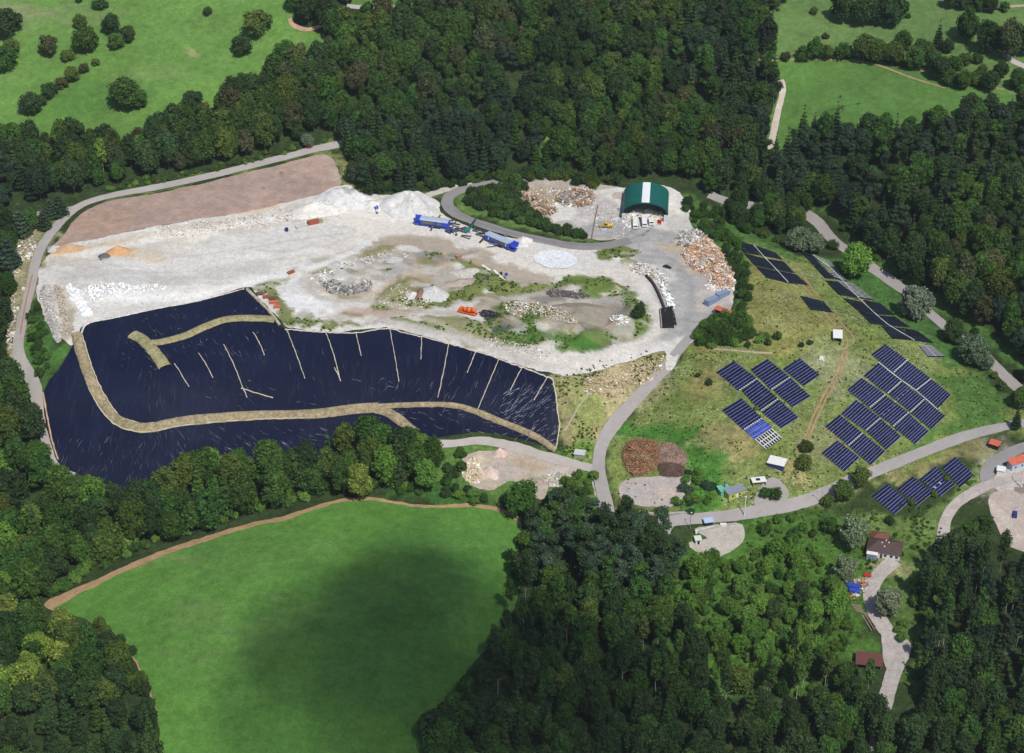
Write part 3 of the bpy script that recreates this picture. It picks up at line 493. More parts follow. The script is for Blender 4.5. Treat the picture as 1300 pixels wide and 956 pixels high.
def ribbon(name, pts, w_, h_, m, parent, wob=.15, lift=.45):
    P = path(pts, 1.5) if not isinstance(pts, np.ndarray) else pts
    T = np.gradient(P, axis=0); N = np.c_[-T[:,1], T[:,0]]; N /= np.linalg.norm(N,axis=1,keepdims=True); V = []
    for i in range(len(P)):
        c = P[i]+N[i]*rng.uniform(-1,1)*wob; ww = w_*(.75+.5*rng.random())
        for u, h in ((-.5,0),(-.3,h_),(.3,h_),(.5,0)): V.append((c[0]+N[i][0]*u*ww, c[1]+N[i][1]*u*ww, h))
    V = np.array(V); V[:,2] += H(V[:,0], V[:,1])+lift
    o = link_mesh(name, V.tolist(), [(i*4+j+1,i*4+j,(i+1)*4+j,(i+1)*4+j+1) for i in range(len(P)-1) for j in range(3)], m)
    if parent: parent_keep(o, parent)
    return o
def z4(a, b, ox=0, oy=280): return (ox+a/2.955, oy+b/2.955)
for L in ([(655,540),(682,582),(710,628)],[(745,500),(775,545),(800,595)],[(840,468),(880,550),(912,632),(928,668)],[(950,422),(975,465),(992,510)],[(1075,410),(1110,500),(1145,597)],[(1220,415),(1250,500),(1278,607)],[(905,632),(960,650),(1025,668)]):
    ribbon('ballast_line', [z4(*p) for p in L], .42, .22, rope, lin, .12)
for L in ([(65,422),(85,512)],[(192,410),(210,510),(226,608)],[(312,430),(308,525)],[(415,452),(395,560),(372,668)],[(520,480),(482,575)],[(605,512),(560,620),(518,720)],[(692,545),(643,642)],[(785,588),(732,678)],[(-15,555),(8,605)]):
    ribbon('ballast_line', [z4(a,b,430) for a,b in L], .42, .22, rope, lin, .12)
glint_mat = mat('liner_fold_glint', (.22,.225,.26), .4, .5, var=.4, sc=2)  # pale colour paints the glints along the liner's wrinkle ridges
CV, CF = [], []
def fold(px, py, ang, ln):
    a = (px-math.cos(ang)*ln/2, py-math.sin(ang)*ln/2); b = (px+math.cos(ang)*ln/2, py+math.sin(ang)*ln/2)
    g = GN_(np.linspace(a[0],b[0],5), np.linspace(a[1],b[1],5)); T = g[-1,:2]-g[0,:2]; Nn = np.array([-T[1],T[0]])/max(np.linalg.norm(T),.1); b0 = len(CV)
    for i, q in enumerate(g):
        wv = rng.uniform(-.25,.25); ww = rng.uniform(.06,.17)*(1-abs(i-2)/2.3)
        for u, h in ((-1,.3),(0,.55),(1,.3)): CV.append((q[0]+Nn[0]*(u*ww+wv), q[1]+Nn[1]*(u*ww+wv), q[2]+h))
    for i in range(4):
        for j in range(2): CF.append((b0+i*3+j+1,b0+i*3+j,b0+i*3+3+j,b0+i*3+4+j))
PL = np.array(LINER, float)
def fold_glints(n_, x0, x1, y0, y1, af, l0, l1):
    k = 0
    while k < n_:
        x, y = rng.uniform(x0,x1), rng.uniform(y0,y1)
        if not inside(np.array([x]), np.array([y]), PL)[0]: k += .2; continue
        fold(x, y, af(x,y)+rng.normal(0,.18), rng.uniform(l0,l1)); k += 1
fold_glints(150, 640, 708, 490, 568, lambda x,y: -.62, 5, 15); fold_glints(34, 505, 660, 518, 558, lambda x,y: .35, 4, 14)
fold_glints(320, 180, 470, 545, 612, lambda x,y: math.atan2(45, (x-190)*.55) , 5, 15); fold_glints(26, 170, 360, 475, 535, lambda x,y: math.atan2(60, (x-200)*.5), 8, 24)
fold_glints(60, 260, 700, 522, 534, lambda x,y: .1, 3, 9); fold_glints(60, 150, 345, 380, 450, lambda x,y: rng.uniform(0,3), 2, 4.5); fold_glints(26, 150, 200, 430, 475, lambda x,y: .8, 2, 6); fold_glints(90, 70, 180, 555, 625, lambda x,y: 1.9, 4, 14); fold_glints(60, 360, 700, 440, 520, lambda x,y: 1.57+(560-x)*-.0022, 6, 26); fold_glints(60, 190, 350, 400, 460, lambda x,y: 1.0, 4, 14)
fold_glints(20, 250, 500, 480, 515, lambda x,y: .2, 5, 12); fold_glints(50, 480, 690, 480, 520, lambda x,y: 2.1, 6, 20)
o = link_mesh('fold', CV, CF, glint_mat); o['kind'] = 'stuff'; parent_keep(o, lin)
# banks and benches of straw-coloured earth over the liner
BK = (.30,.245,.15); bank = [(-1,.35),(-.8,1.0),(-.3,1.25),(.3,1.25),(.8,1.0),(1,.35)]
edge = (.46,.38,.27)
SB = land_mat('straw_bank', .95, [(8,.2),(2,.3),(.7,.35)], .6, (.16,.17,.05), (.56,.66), 1.4)
strip('earth_bench', [(97,425),(102,445),(110,470),(120,495),(132,515),(146,532),(165,542),(190,545),(230,537),(280,532),(330,529),(400,527),(450,521),(480,519)], 4.6, 5, SB, BK, prof=bank)
strip('earth_bench', [(476,520),(492,525),(508,535),(520,545),(530,552)], 4.5, 5, SB, BK, prof=bank)
strip('earth_bench', [(480,518),(520,516),(570,516),(600,523),(640,539),(680,556),(706,574)], 2.3, 5, SB, BK, prof=bank)
strip('earth_bench', [(350,408),(330,406),(290,407),(262,416),(235,428),(205,436),(192,437)], 4.6, 5, SB, (.29,.26,.14), prof=bank)
strip('earth_bench', [(168,426),(180,432),(195,447),(210,468)], 6.0, 5, SB, (.29,.265,.14), prof=bank)
strip('earth_bench', [(314,369),(328,383),(346,402),(356,416)], 1.3, 5, SB, (.48,.42,.33), prof=bank)
strip('earth_bench', [(104,424),(112,412),(150,404),(200,393),(250,384),(310,368)], .9, 5, SB, (.55,.52,.48), prof=[(-1,.3),(0,.6),(1,.3)])
for L in ([(104,424),(110,445),(118,470),(128,494),(139,513),(152,530),(170,537),(190,540),(230,532),(280,528),(330,525),(400,523),(450,517),(478,515)],[(93,430),(97,447),(105,472),(115,498),(127,520),(142,538),(163,548),(190,550),(232,542),(282,537),(330,534),(400,532)]):
    ribbon('sand_bag_edge', L, .55, .2, rope, lin, .2, .9)
ribbon('sand_bag_edge', [(362,419),(400,422),(450,424),(492,418),(515,424),(560,435),(610,449),(650,463),(680,474),(701,482)], .6, .25, mat('pale_edge',(.55,.50,.42),.9,.1,var=.3), lin, .3)
ribbon('sand_bag_edge', [(701,482),(705,500),(708,520),(710,545),(705,573)], .6, .2, rope, lin, .3)
# ------------------------------------------------------------------ solar field
def pv_mat(name, cell, line, rough=.28):
    m = NB(name); tc = m.n('ShaderNodeTexCoord').outputs['UV']
    br = m.n('ShaderNodeTexBrick'); m.l(tc, br.inputs[0]); br.inputs['Scale'].default_value = 1; br.offset = 0
    br.inputs['Brick Width'].default_value = 1.0; br.inputs['Row Height'].default_value = 1.0; br.inputs['Mortar Size'].default_value = .03
    br.inputs['Color1'].default_value = (*cell,1); br.inputs['Color2'].default_value = (*[c*1.45 for c in cell],1); br.inputs['Mortar'].default_value = (*line,1)
    g = m.n('ShaderNodeNewGeometry').outputs['Position']; nz = m.noise(g, .35, 4, .6)
    oi = m.n('ShaderNodeObjectInfo').outputs['Random']; m.base(m.scale(br.outputs[0], m.math('MULTIPLY', m.rng(nz, .3, .7, .7, 1.35), m.rng(oi, 0, 1, .75, 1.35))), rough, .22); return m.m
PV = pv_mat('solar_glass', (.0055,.0080,.044), (.0075,.0105,.046)); PVD = pv_mat('dark_solar_film', (.007,.010,.018), (.010,.014,.020), .45); PVB = pv_mat('bright_blue_solar_glass', (.018,.035,.22), (.25,.28,.40))
ALU = mat('aluminium_rail', (.44,.44,.45), .5, .4, var=.1); DK = mat('dark_matting', (.035,.04,.04), .9, .1)
STEEL = mat('galvanised_post', (.35,.35,.36), .5, .4, .3)
FOAM = mat('white_connector_box', (.62,.62,.60), .6, .3)
def quad_pt(Q, u, v):
    a, b, c, d = Q; p = (a*(1-u)+b*u)*(1-v)+(d*(1-u)+c*u)*v; return p
def slab(mb_, Q, u0, u1, v0, v1, h0, h1, ns=3):
    vs = []; fs = []
    for h in (h0, h1):
        for i in range(ns+1):
            for v in (v0, v1):
                p = quad_pt(Q, u0+(u1-u0)*i/ns, v); vs.append((p[0], p[1], p[2]+h))
    k = 2*(ns+1)
    for i in range(ns):
        a = 2*i; fs += [(k+a, k+a+1, k+a+3, k+a+2), (a, a+2, a+3, a+1), (a, k+a, k+a+2, a+2), (a+1, a+3, k+a+3, k+a+1)]
    fs += [(0,1,k+1,k), (2*ns, k+2*ns, k+2*ns+1, 2*ns+1)]
    mb_.add(vs, fs)
def uv_rows(o, Q, ncols):
    me = o.data; uv = me.uv_layers.new(name='UVMap'); a, b, c, d = [np.array(q[:2]) for q in Q]
    o0 = np.array([me.vertices[l.vertex_index].co[:2] for l in me.loops]); ab = b-a; ad = d-a; M = np.linalg.inv(np.c_[ab, ad]); w_ = (o0+np.array(o['_o'])-a) @ M.T
    del o['_o']
    uv.data.foreach_set('uv', np.c_[w_[:,0]*ncols, w_[:,1]*ncols*.6].astype('f').ravel())
def solar_block(quad, label, group, rows=9, style='blue', bare=()):
    g = GN_([q[0] for q in quad], [q[1] for q in quad])
    if np.dot(np.cross(g[1]-g[0], g[3]-g[0]), (0,0,1)) > 0: pass
    ctr = g.mean(0); root = empty('solar_panel_block', Vector(ctr)); tag(root, label, 'solar panels', group)
    Q = [np.array(q)-ctr+np.array([0,0,.45]) for q in g]
    back = {'blue': ALU, 'dark': DK, 'bare': ALU, 'mixed': ALU}[style]
    if style in ('blue', 'dark', 'mixed'):
        f = MB(); slab(f, Q, 0, 1, 0, 1 if style != 'mixed' else .48, -.08, 0); f.build('mounting_frame', back, root)
    for u in (.05,.95):
        for v in (.05,.95):
            p = quad_pt(Q, u, v); MB().cyl((p[0],p[1],p[2]-1.2),(p[0],p[1],p[2]-.08), .06, n=6).build('support_post', STEEL, root)
    if style == 'mixed':
        for i in range(4):
            r_ = MB(); slab(r_, Q, 0, 1, i/8.4, (i+.94)/8.4, .01, .05); o = r_.build('panel_row', PVB, root); o['_o'] = (0,0); uv_rows(o, Q, 9)
        d_ = MB(); slab(d_, Q, .02, .98, .49, 1, -.3, -.25); d_.build('ground_matting', DK, root)
        for i in range(8):
            r_ = MB(); slab(r_, Q, i/7.6, i/7.6+.035, .49, 1, 0, .08); r_.build('rail', FOAM, root)
        for v in (.66,.84): r_ = MB(); slab(r_, Q, 0, .98, v, v+.025, -.06, .0); r_.build('rail', FOAM, root)
        return root
    if style == 'bare':
        d_ = MB(); slab(d_, Q, .0, 1, .0, 1, -.3, -.25); o = d_.build('ground_matting', PV, root); o['_o'] = (0,0); uv_rows(o, Q, 6)
        for i in range(rows):
            r_ = MB(); slab(r_, Q, 0, 1, i/rows, i/rows+.015, 0, .07); r_.build('rail', FOAM, root)
        r_ = MB(); slab(r_, Q, .47, .5, 0, 1, -.06, -.01); r_.build('rail', ALU, root)
        return root
    gap = .95 if style == 'blue' else .97
    for i in range(rows):
        v0 = i/rows; dz = rng.uniform(-.015,.015)
        u0, u1 = 0, 1
        r_ = MB(); slab(r_, Q, u0, u1, v0+.004, v0+gap/rows, .01+dz, .05+dz); o = r_.build('panel_row', PV if style == 'blue' else PVD, root); o['_o'] = (0,0); uv_rows(o, Q, 10)
    return root
def dashes(p, q, n_, label, h=.62):
    """row of white connector boxes between two blocks"""
    a, b = G(*p), G(*q); root = empty('connector_row', a); tag(root, label, 'connector boxes', 'white connector box rows between the solar blocks')
    for i in range(n_):
        t = (i+.5)/n_; c = a.lerp(b, t)-a; c.z += h; d = (b-a).normalized()
        m_ = MB(); M = Matrix.Translation(c) @ Matrix.Rotation(math.atan2(d.y,d.x),4,'Z'); L = (b-a).length/n_*.52
        m_.box(-L/2, L/2, -.26, .26, -.12, .12, M); m_.build('connector_box', FOAM, root)
sc1 = lambda a, b, ox, oy, s: (ox+a/s, oy+b/s)
LB = [[(165,245),(290,165),(455,290),(325,378)],[(345,375),(455,297),(605,432),(480,525)],[(490,530),(612,440),(752,570),(630,645)],[(410,225),(530,150),(690,280),(555,370)],[(570,372),(695,285),(838,418),(710,495)],[(640,220),(760,145),(905,265),(790,345)],[(205,515),(345,430),(490,570),(358,658)]]
LL = ['upper block of the long left strip of blue solar panels','middle block of the long left strip of blue solar panels','bottom block of the long left strip of blue solar panels','upper block of the middle strip of two blue solar blocks','lower block of the middle strip of two blue solar blocks','single blue solar block at the upper right of the left solar group','blue solar block directly above the half-finished striped white frame']
for q, l in zip(LB, LL): solar_block([sc1(a,b,880,430,5.625) for a,b in q], l, 'blue solar blocks left of the rutted track', 9)
solar_block([sc1(a,b,880,430,5.625) for a,b in [(365,660),(495,580),(640,712),(520,795)]], 'half-finished solar block, bright blue panels above bare white striped rails', 'blue solar blocks left of the rutted track', style='mixed')
RB = [[(432,155),(522,90),(660,190),(575,270)],[(579,275),(664,197),(812,308),(718,381)],[(722,388),(817,314),(943,415),(855,505)],[(385,290),(480,210),(622,325),(535,405)],[(542,408),(628,332),(770,440),(680,521)],[(685,530),(773,448),(905,550),(815,635)],[(280,380),(370,305),(520,410),(420,495)],[(427,501),(526,419),(670,525),(570,612)],[(577,621),(672,533),(800,648),(713,728)],[(240,535),(335,445),(490,560),(395,640)],[(402,647),(494,568),(625,680),(530,765)],[(138,615),(230,540),(375,655),(285,735)],[(290,742),(380,662),(522,775),(432,862)],[(115,785),(215,705),(358,815),(262,905)]]
RL = ['topmost block of the big right solar group','second block down the outermost right strip of the big solar group','bottom block of the outermost right strip, beside the lush green slope','upper block of the second strip from the right in the big solar group','middle block of the second strip from the right in the big solar group','bottom block of the second strip from the right, a notch cut in its lower edge','upper block of the middle strip in the big solar group','central block of the big solar group, between two white dashed rows','bottom block of the middle strip in the big solar group','upper block of the fourth strip from the right in the big solar group','lower block of the fourth strip from the right in the big solar group','upper block of the strip nearest the rutted track in the big solar group','lower block of the strip nearest the rutted track, above the tarmac road','lone corner block at the bottom left of the big right solar group']
for q, l in zip(RB, RL): solar_block([sc1(a,b,1020,420,5.032) for a,b in q], l, 'blue solar blocks right of the rutted track', 10)
BB = [[(200,540),(355,422),(560,600),(430,718)],[(450,470),(600,350),(798,510),(640,640)],[(670,375),(820,252),(1013,430),(865,548)],[(885,262),(1015,158),(1198,345),(1062,460)]]
for q, l in zip(BB, ['lowest and leftmost solar block below the tarmac road','second solar block from the left in the row below the tarmac road','third solar block from the left below the road, a shrub growing through it','rightmost solar block in the row of four below the tarmac road']):
    solar_block([sc1(a,b,1080,560,7.647) for a,b in q], l, 'row of four solar blocks below the road', 9)
TB = [[(118,100),(228,130),(262,182),(180,168)],[(182,172),(288,200),(336,255),(238,235)],[(242,240),(345,262),(408,325),(300,298)],[(232,130),(345,170),(380,205),(268,182)],[(292,200),(385,215),(443,275),(342,255)],[(352,262),(450,282),(512,335),(412,325)]]
TL = ['uppermost left dark panel block near the rubble heap','middle left dark panel block on the upper slope','lower left dark panel block on the upper slope','uppermost right dark panel block beside the silvery willows','middle right dark panel block of the upper slope','lower right dark panel block of the upper slope']
for q, l in zip(TB, TL): solar_block([sc1(a,b,900,280,4.0625) for a,b in q], l, 'dark solar blocks near the hall slope', 6, 'dark')
solar_block([sc1(a,b,900,280,4.0625) for a,b in [(470,392),(590,420),(640,478),(525,462)]], 'small single dark solar block standing alone above the white open hut', None, 5, 'dark')
SB_ = [[(475,168),(535,182),(580,238),(535,230)],[(540,236),(585,240),(648,302),(600,300)],[(602,312),(690,324),(766,402),(670,385)],[(690,402),(792,424),(858,487),(765,465)],[(770,470),(863,492),(928,545),(835,535)],[(890,545),(990,558),(1058,620),(945,612)],[(796,412),(880,430),(960,490),(864,487)],[(868,492),(960,500),(1036,553),(934,545)],[(995,556),(1075,573),(1160,635),(1063,622)]]
SL_ = ['narrow dark panel block at the top end of the long strip by the road','second narrow dark block of the long strip by the road','third dark block down the left column of the long strip','fourth dark block down the left column of the long strip','fifth dark block down the left column of the long strip','last dark block down the left column of the long strip','first dark block of the right column, just below the bare rails','second dark block of the right column of the long strip','last dark block of the right column, above the small bare frame']
for q, l in zip(SB_, SL_): solar_block([sc1(a,b,900,280,4.0625) for a,b in q], l, 'dark solar blocks of the long strip by the road', 6, 'dark')
for q, l in zip([[(538,180),(628,218),(712,318),(652,302)],[(655,312),(745,330),(850,412),(772,402)],[(1080,645),(1150,650),(1215,705),(1130,705)]], ['upper unfinished solar frame of bare rails beside the round green tree','lower unfinished solar frame of bare rails on the long strip','small unfinished solar frame of bare rails at the bottom end of the long strip']):
    solar_block([sc1(a,b,900,280,4.0625) for a,b in q], l, 'unfinished solar frames of bare rails', 11, 'bare')
for p, q, n_, l in [((327,377),(455,292),9,'between upper and middle block of the left strip'),((480,524),(607,436),9,'between middle and bottom block of the left strip'),((556,370),(690,283),9,'inside the middle strip of two'),((360,656),(492,574),9,'above the bright blue unfinished block')]:
    dashes(sc1(*p,880,430,5.625), sc1(*q,880,430,5.625), n_, 'dashed row of white boxes '+l)
for p, q, n_, l in [((575,272),(662,194),9,'under the topmost block of the right group'),((720,386),(814,312),9,'above the bottom block of the outermost right strip'),((536,406),(624,328),9,'in the upper part of the second strip'),((681,527),(771,444),9,'in the lower part of the second strip'),((421,498),(522,414),10,'in the upper part of the middle strip'),((571,617),(671,528),10,'in the lower part of the middle strip'),((398,643),(491,563),10,'across the fourth strip'),((286,740),(379,658),9,'across the strip nearest the rutted track')]:
    dashes(sc1(*p,1020,420,5.032), sc1(*q,1020,420,5.032), n_, 'dashed row of white boxes '+l)
for pts, l in (([(230,130),(290,198),(350,260),(410,325)],'white cable duct down the middle of the upper dark panels'),([(535,182),(640,262),(770,402),(860,487),(930,545),(1060,622)],'white cable duct down the middle of the long dark strip')):
    o = ribbon('cable_duct', [sc1(a,b,900,280,4.0625) for a,b in pts], .4, .1, FOAM, None, .03, .62); tag(o, l, 'cable duct')
o = ribbon('cable_duct', [sc1(a,b,1020,420,5.032) for a,b in [(478,206),(600,303),(720,390),(855,508)]], .4, .1, FOAM, None, .03, .62); tag(o, 'white cable duct running straight through the big right solar group', 'cable duct')
# ------------------------------------------------------------------ trees
def leaf_mat():
    m = NB('foliage'); at = m.n('ShaderNodeAttribute', attribute_name='tint', attribute_type='INSTANCER').outputs['Vector']
    lv = m.n('ShaderNodeAttribute', attribute_name='leaf').outputs['Fac']
    tc = m.n('ShaderNodeTexCoord').outputs['Object']; nz = m.noise(tc, .35, 3, .6)
    f = m.math('MULTIPLY', m.rng(lv, 0, 1, .6, 1.4), m.rng(nz, .3, .7, .72, 1.28))
    c = m.scale(at, f); m.base(c, .75, .08)
    tr = m.n('ShaderNodeBsdfTranslucent'); m.l(m.scale(c, 1.25), tr.inputs[0]); mx = m.n('ShaderNodeMixShader'); mx.inputs[0].default_value = .28
    m.l(m.b.outputs[0], mx.inputs[1]); m.l(tr.outputs[0], mx.inputs[2]); m.l(mx.outputs[0], m.out.inputs[0]); return m.m
LEAF = leaf_mat(); BARK = mat('bark', (.13,.105,.08), .9, .1, var=.3, sc=2); PBARK = mat('pale_bark', (.42,.39,.33), .85, .1, var=.25, sc=1)
def quads(P, N, S, r):
    """leaf clumps: square faces at P facing N of size S"""
    k = len(P); N = N/np.maximum(np.linalg.norm(N,axis=1,keepdims=True),1e-6)
    a = np.cross(N, r.normal(size=(k,3))); a /= np.maximum(np.linalg.norm(a,axis=1,keepdims=True),1e-6); b = np.cross(N, a); S = S[:,None]
    V = np.stack([P+a*S, P+b*S*.7, P-a*S, P-b*S*.7], 1).reshape(-1,3); return V, np.arange(4*k).reshape(-1,4), r.random(k)
def ico():
    t = (1+5**.5)/2; v = np.array([(-1,t,0),(1,t,0),(-1,-t,0),(1,-t,0),(0,-1,t),(0,1,t),(0,-1,-t),(0,1,-t),(t,0,-1),(t,0,1),(-t,0,-1),(-t,0,1)],float); v /= np.linalg.norm(v[0])
    f = [(0,11,5),(0,5,1),(0,1,7),(0,7,10),(0,10,11),(1,5,9),(5,11,4),(11,10,2),(10,7,6),(7,1,8),(3,9,4),(3,4,2),(3,2,6),(3,6,8),(3,8,9),(4,9,5),(2,4,11),(6,2,10),(8,6,7),(9,8,1)]
    return v, f
ICO = ico()
def crown_mesh(name, lobes, per, size, seed, jit=.55, core=.80, flat=1.0, up=.35):
    r = np.random.default_rng(seed); Vs, Fs, Ls, b = [], [], [], 0
    for (x, y, z, ra) in lobes:
        k = int(per*ra*ra); d = r.normal(size=(k,3)); d /= np.linalg.norm(d,axis=1,keepdims=True); d[:,2] = np.where(d[:,2] < -.45, -d[:,2], d[:,2])
        rr = ra*(1+r.normal(0,.10,k)); P = np.array([x,y,z])+d*rr[:,None]*np.array([1,1,flat]); N = d*np.array([1,1,1/flat])+r.normal(0,jit,(k,3))+np.array([0,0,up])
        V, F, L = quads(P, N, size*(.6+.8*r.random(k)), r); Vs.append(V); Fs += (F+b).tolist(); Ls.append(np.repeat(L,4)); b += len(V)
        cv = ICO[0]*ra*core*np.array([1,1,flat])*(1+r.uniform(-.1,.1,(12,1)))+np.array([x,y,z]); Vs.append(cv); Fs += [tuple(b+i for i in f) for f in ICO[1]]; Ls.append(np.full(12,.25)); b += 12
    V = np.vstack(Vs); me = bpy.data.meshes.new(name); me.from_pydata(V.tolist(), [], Fs); me.materials.append(LEAF)
    at = me.attributes.new('leaf', 'FLOAT', 'POINT'); at.data.foreach_set('value', np.concatenate(Ls).astype('f')); me.update(); return me
def trunk_mesh(name, h, r0, m, limbs=0, seed=0, lean=.04, z0=.35, spread=3):
    r = random.Random(seed); b = MB(); p = Vector((0,0,-1.0)); ra = r0*1.15; n_ = 5
    for i in range(n_):
        q = Vector((r.uniform(-1,1)*lean*h*(i+1)/n_, r.uniform(-1,1)*lean*h*(i+1)/n_, -1+(h+1)*(i+1)/n_)); rb = r0*(1-.8*(i+1)/n_); b.cyl(p, q, ra, rb, 7); 
        if i >= n_*z0-1:
            for _ in range(limbs//n_+1):
                a = r.uniform(0, 6.28); e = q+Vector((math.cos(a), math.sin(a), r.uniform(.4,1)))*r.uniform(.5,1)*spread; b.cyl(q, e, rb*.5, rb*.15, 5)
        p, ra = q, rb
    me = bpy.data.meshes.new(name); me.from_pydata(b.v, [], b.f); me.materials.append(m); me.update(); return me
def lobes_broad(seed, w_, h, z0, n_, rl):
    r = random.Random(seed); L = []; rx = w_/2-rl*.7; rz = (h-z0)/2-rl*.5; cz = z0+(h-z0)/2; ax, ay = r.uniform(.85,1.15), r.uniform(.85,1.15)
    for i in range(n_):
        t = (i+.5)/n_; u = 1-1.75*t; a = i*2.399+r.uniform(-.4,.4); q = math.sqrt(max(0,1-u*u)); k = r.uniform(.70,1.16)
        L.append((math.cos(a)*q*rx*k*ax, math.sin(a)*q*rx*k*ay, cz+u*rz*r.uniform(.75,1.2), rl*r.uniform(.55,1.35)))
    L.append((0,0,cz,min(rx,rz)*.75)); return L
def lobes_cone(seed, w_, h, z0):
    r = random.Random(seed); L = []; nl = 9
    for i in range(nl):
        t = i/(nl-1); z = z0+(h-z0)*t; rad = w_/2*(1-t)**.85; k = max(1, int(6*(1-t)+1))
        for j in range(k):
            a = 2*math.pi*(j+.5*(i%2))/k+r.uniform(-.3,.3); L.append((math.cos(a)*rad*.62, math.sin(a)*rad*.62, z+r.uniform(-.3,.3), max(.45, rad*.46+.2)))
    L.append((0,0,z0+(h-z0)*.3,w_*.24)); return L
def lobes_pine(seed, w_, h, z0):
    r = random.Random(seed); L = []
    for i in range(14):
        t = r.random()**.8; a = i*2.399; rad = w_/2*(1-t*.65)*r.uniform(.45,.85); L.append((math.cos(a)*rad, math.sin(a)*rad, z0+(h-z0)*t, r.uniform(1.1,1.9)))
    return L
def lobes_tall(seed, w_, h, z0):
    r = random.Random(seed); L = []
    for i in range(13):
        t = i/12; a = i*2.399; rad = w_/2*math.sin(math.pi*(.15+.8*t))*r.uniform(.4,.75); L.append((math.cos(a)*rad, math.sin(a)*rad, z0+(h-z0)*t, r.uniform(.9,1.5)))
    return L
KIND = {}   # kind: list of (crown mesh, trunk mesh, nominal width, nominal height)
def reg(kind, cm, tm, w_, h): KIND.setdefault(kind, []).append((cm, tm, w_, h))
for i in range(7):
    w_, h = random.uniform(8.5,10), random.uniform(12.5,15)
    reg('broad', crown_mesh('crown', lobes_broad(i+10, w_, h, 1.6, 30+2*i, 1.55+.1*(i%3)), 28, .42, i, .7), trunk_mesh('trunk', h*.75, .28, BARK, 5, i), w_, h)
for i in range(3):
    w_, h = 8.5, 9.5; reg('round', crown_mesh('crown', lobes_broad(i+50, w_, h, .8, 34, 1.5), 30, .36, i+70), trunk_mesh('trunk', h*.7, .24, BARK, 5, i+5), w_, h)
for i in range(3):
    w_, h = 5.5, 17; reg('spruce', crown_mesh('crown', lobes_cone(i+60, w_, h, 2.5), 40, .34, i+90, .5, .7, .55, .1), trunk_mesh('trunk', h*.95, .22, BARK, 0, i, .01), w_, h)
for i in range(3):
    w_, h = 8, 16; reg('pine', crown_mesh('crown', lobes_pine(i+70, w_, h, 7), 34, .36, i+110, .6, .75, .7, .3), trunk_mesh('trunk', h*.95, .25, BARK, 6, i+9, .03), w_, h)
for i in range(3):
    w_, h = 4.6, 19; reg('slender', crown_mesh('crown', lobes_tall(i+80, w_, h, 9.5), 34, .36, i+130, .6, .7, 1.2), trunk_mesh('trunk', h*.95, .16, PBARK, 0, i+20, .03), w_, h)
for i in range(4):
    w_, h = 4.2, 3.4; reg('bush', crown_mesh('crown', lobes_broad(i+100, w_, h, .1, 13, .95), 50, .26, i+150), trunk_mesh('stem', h*.6, .08, BARK, 5, i+30, spread=1), w_, h)
NAMES = {'broad':'broadleaf_tree','round':'broadleaf_tree','spruce':'spruce_tree','pine':'pine_tree','slender':'birch_tree','bush':'bush'}
PROTO = {}
def plant(kind, x, y, sx, sz, tint, label, group=None, cat=None, var=None, rz=None):
    k = rng.integers(len(KIND[kind])) if var is None else var; cm, tm, w_, h = KIND[kind][k]
    if (kind, k) not in PROTO:
        root = empty(NAMES[kind]); c_ = bpy.data.objects.new('crown', cm); COL.objects.link(c_); c_.parent = root
        t_ = bpy.data.objects.new('stem' if kind == 'bush' else 'trunk', tm); COL.objects.link(t_); t_.parent = root; PROTO[kind, k] = (root, c_)
    else:
        root = copy_tree(PROTO[kind, k][0])
        for q in ('group','label','category'):
            if q in root: del root[q]
    cr_ = [c for c in root.children if c.name.startswith('crown')][0]; cr_['tint'] = [float(t) for t in tint]
    root.location = (x, y, HH(x, y)-.1); root.rotation_euler = (0,0,rng.uniform(0,6.28) if rz is None else rz); root.scale = (sx, sx, sz)
    tag(root, label, cat or ('bush' if kind == 'bush' else 'tree'), group); return root
OCC = []   # keep-out trees
def plant_px(kind, px, py, wpx, tint, label, group=None, ratio=None, var=None):
    """tree whose foot stands at the photo point and whose crown spans wpx photo pixels"""
    g = G(px, py); dist = math.sqrt(g.x**2+g.y**2+(CAMH-g.z)**2); wm = wpx*dist/FP; k = rng.integers(len(KIND[kind])) if var is None else var
    w0, h0 = KIND[kind][k][2:]; s = wm/w0; OCC.append((g.x, g.y, wm/2)); return plant(kind, g.x, g.y, s, s*(ratio or 1), tint, label, group, var=k)
# greens
def tint(name):
    b = {'dark':(.028,.053,.017),'mid':(.037,.078,.016),'olive':(.054,.082,.017),'brown':(.054,.063,.025),'bright':(.078,.145,.026),'yellow':(.115,.165,.030),'blue':(.036,.064,.036),'silver':(.105,.135,.085),'young':(.078,.150,.026),'spruce':(.026,.046,.024)}[name]
    b = np.array(b)*rng.uniform(1.15,1.85); return b*np.array([rng.uniform(.88,1.12),1,rng.uniform(.85,1.1)])
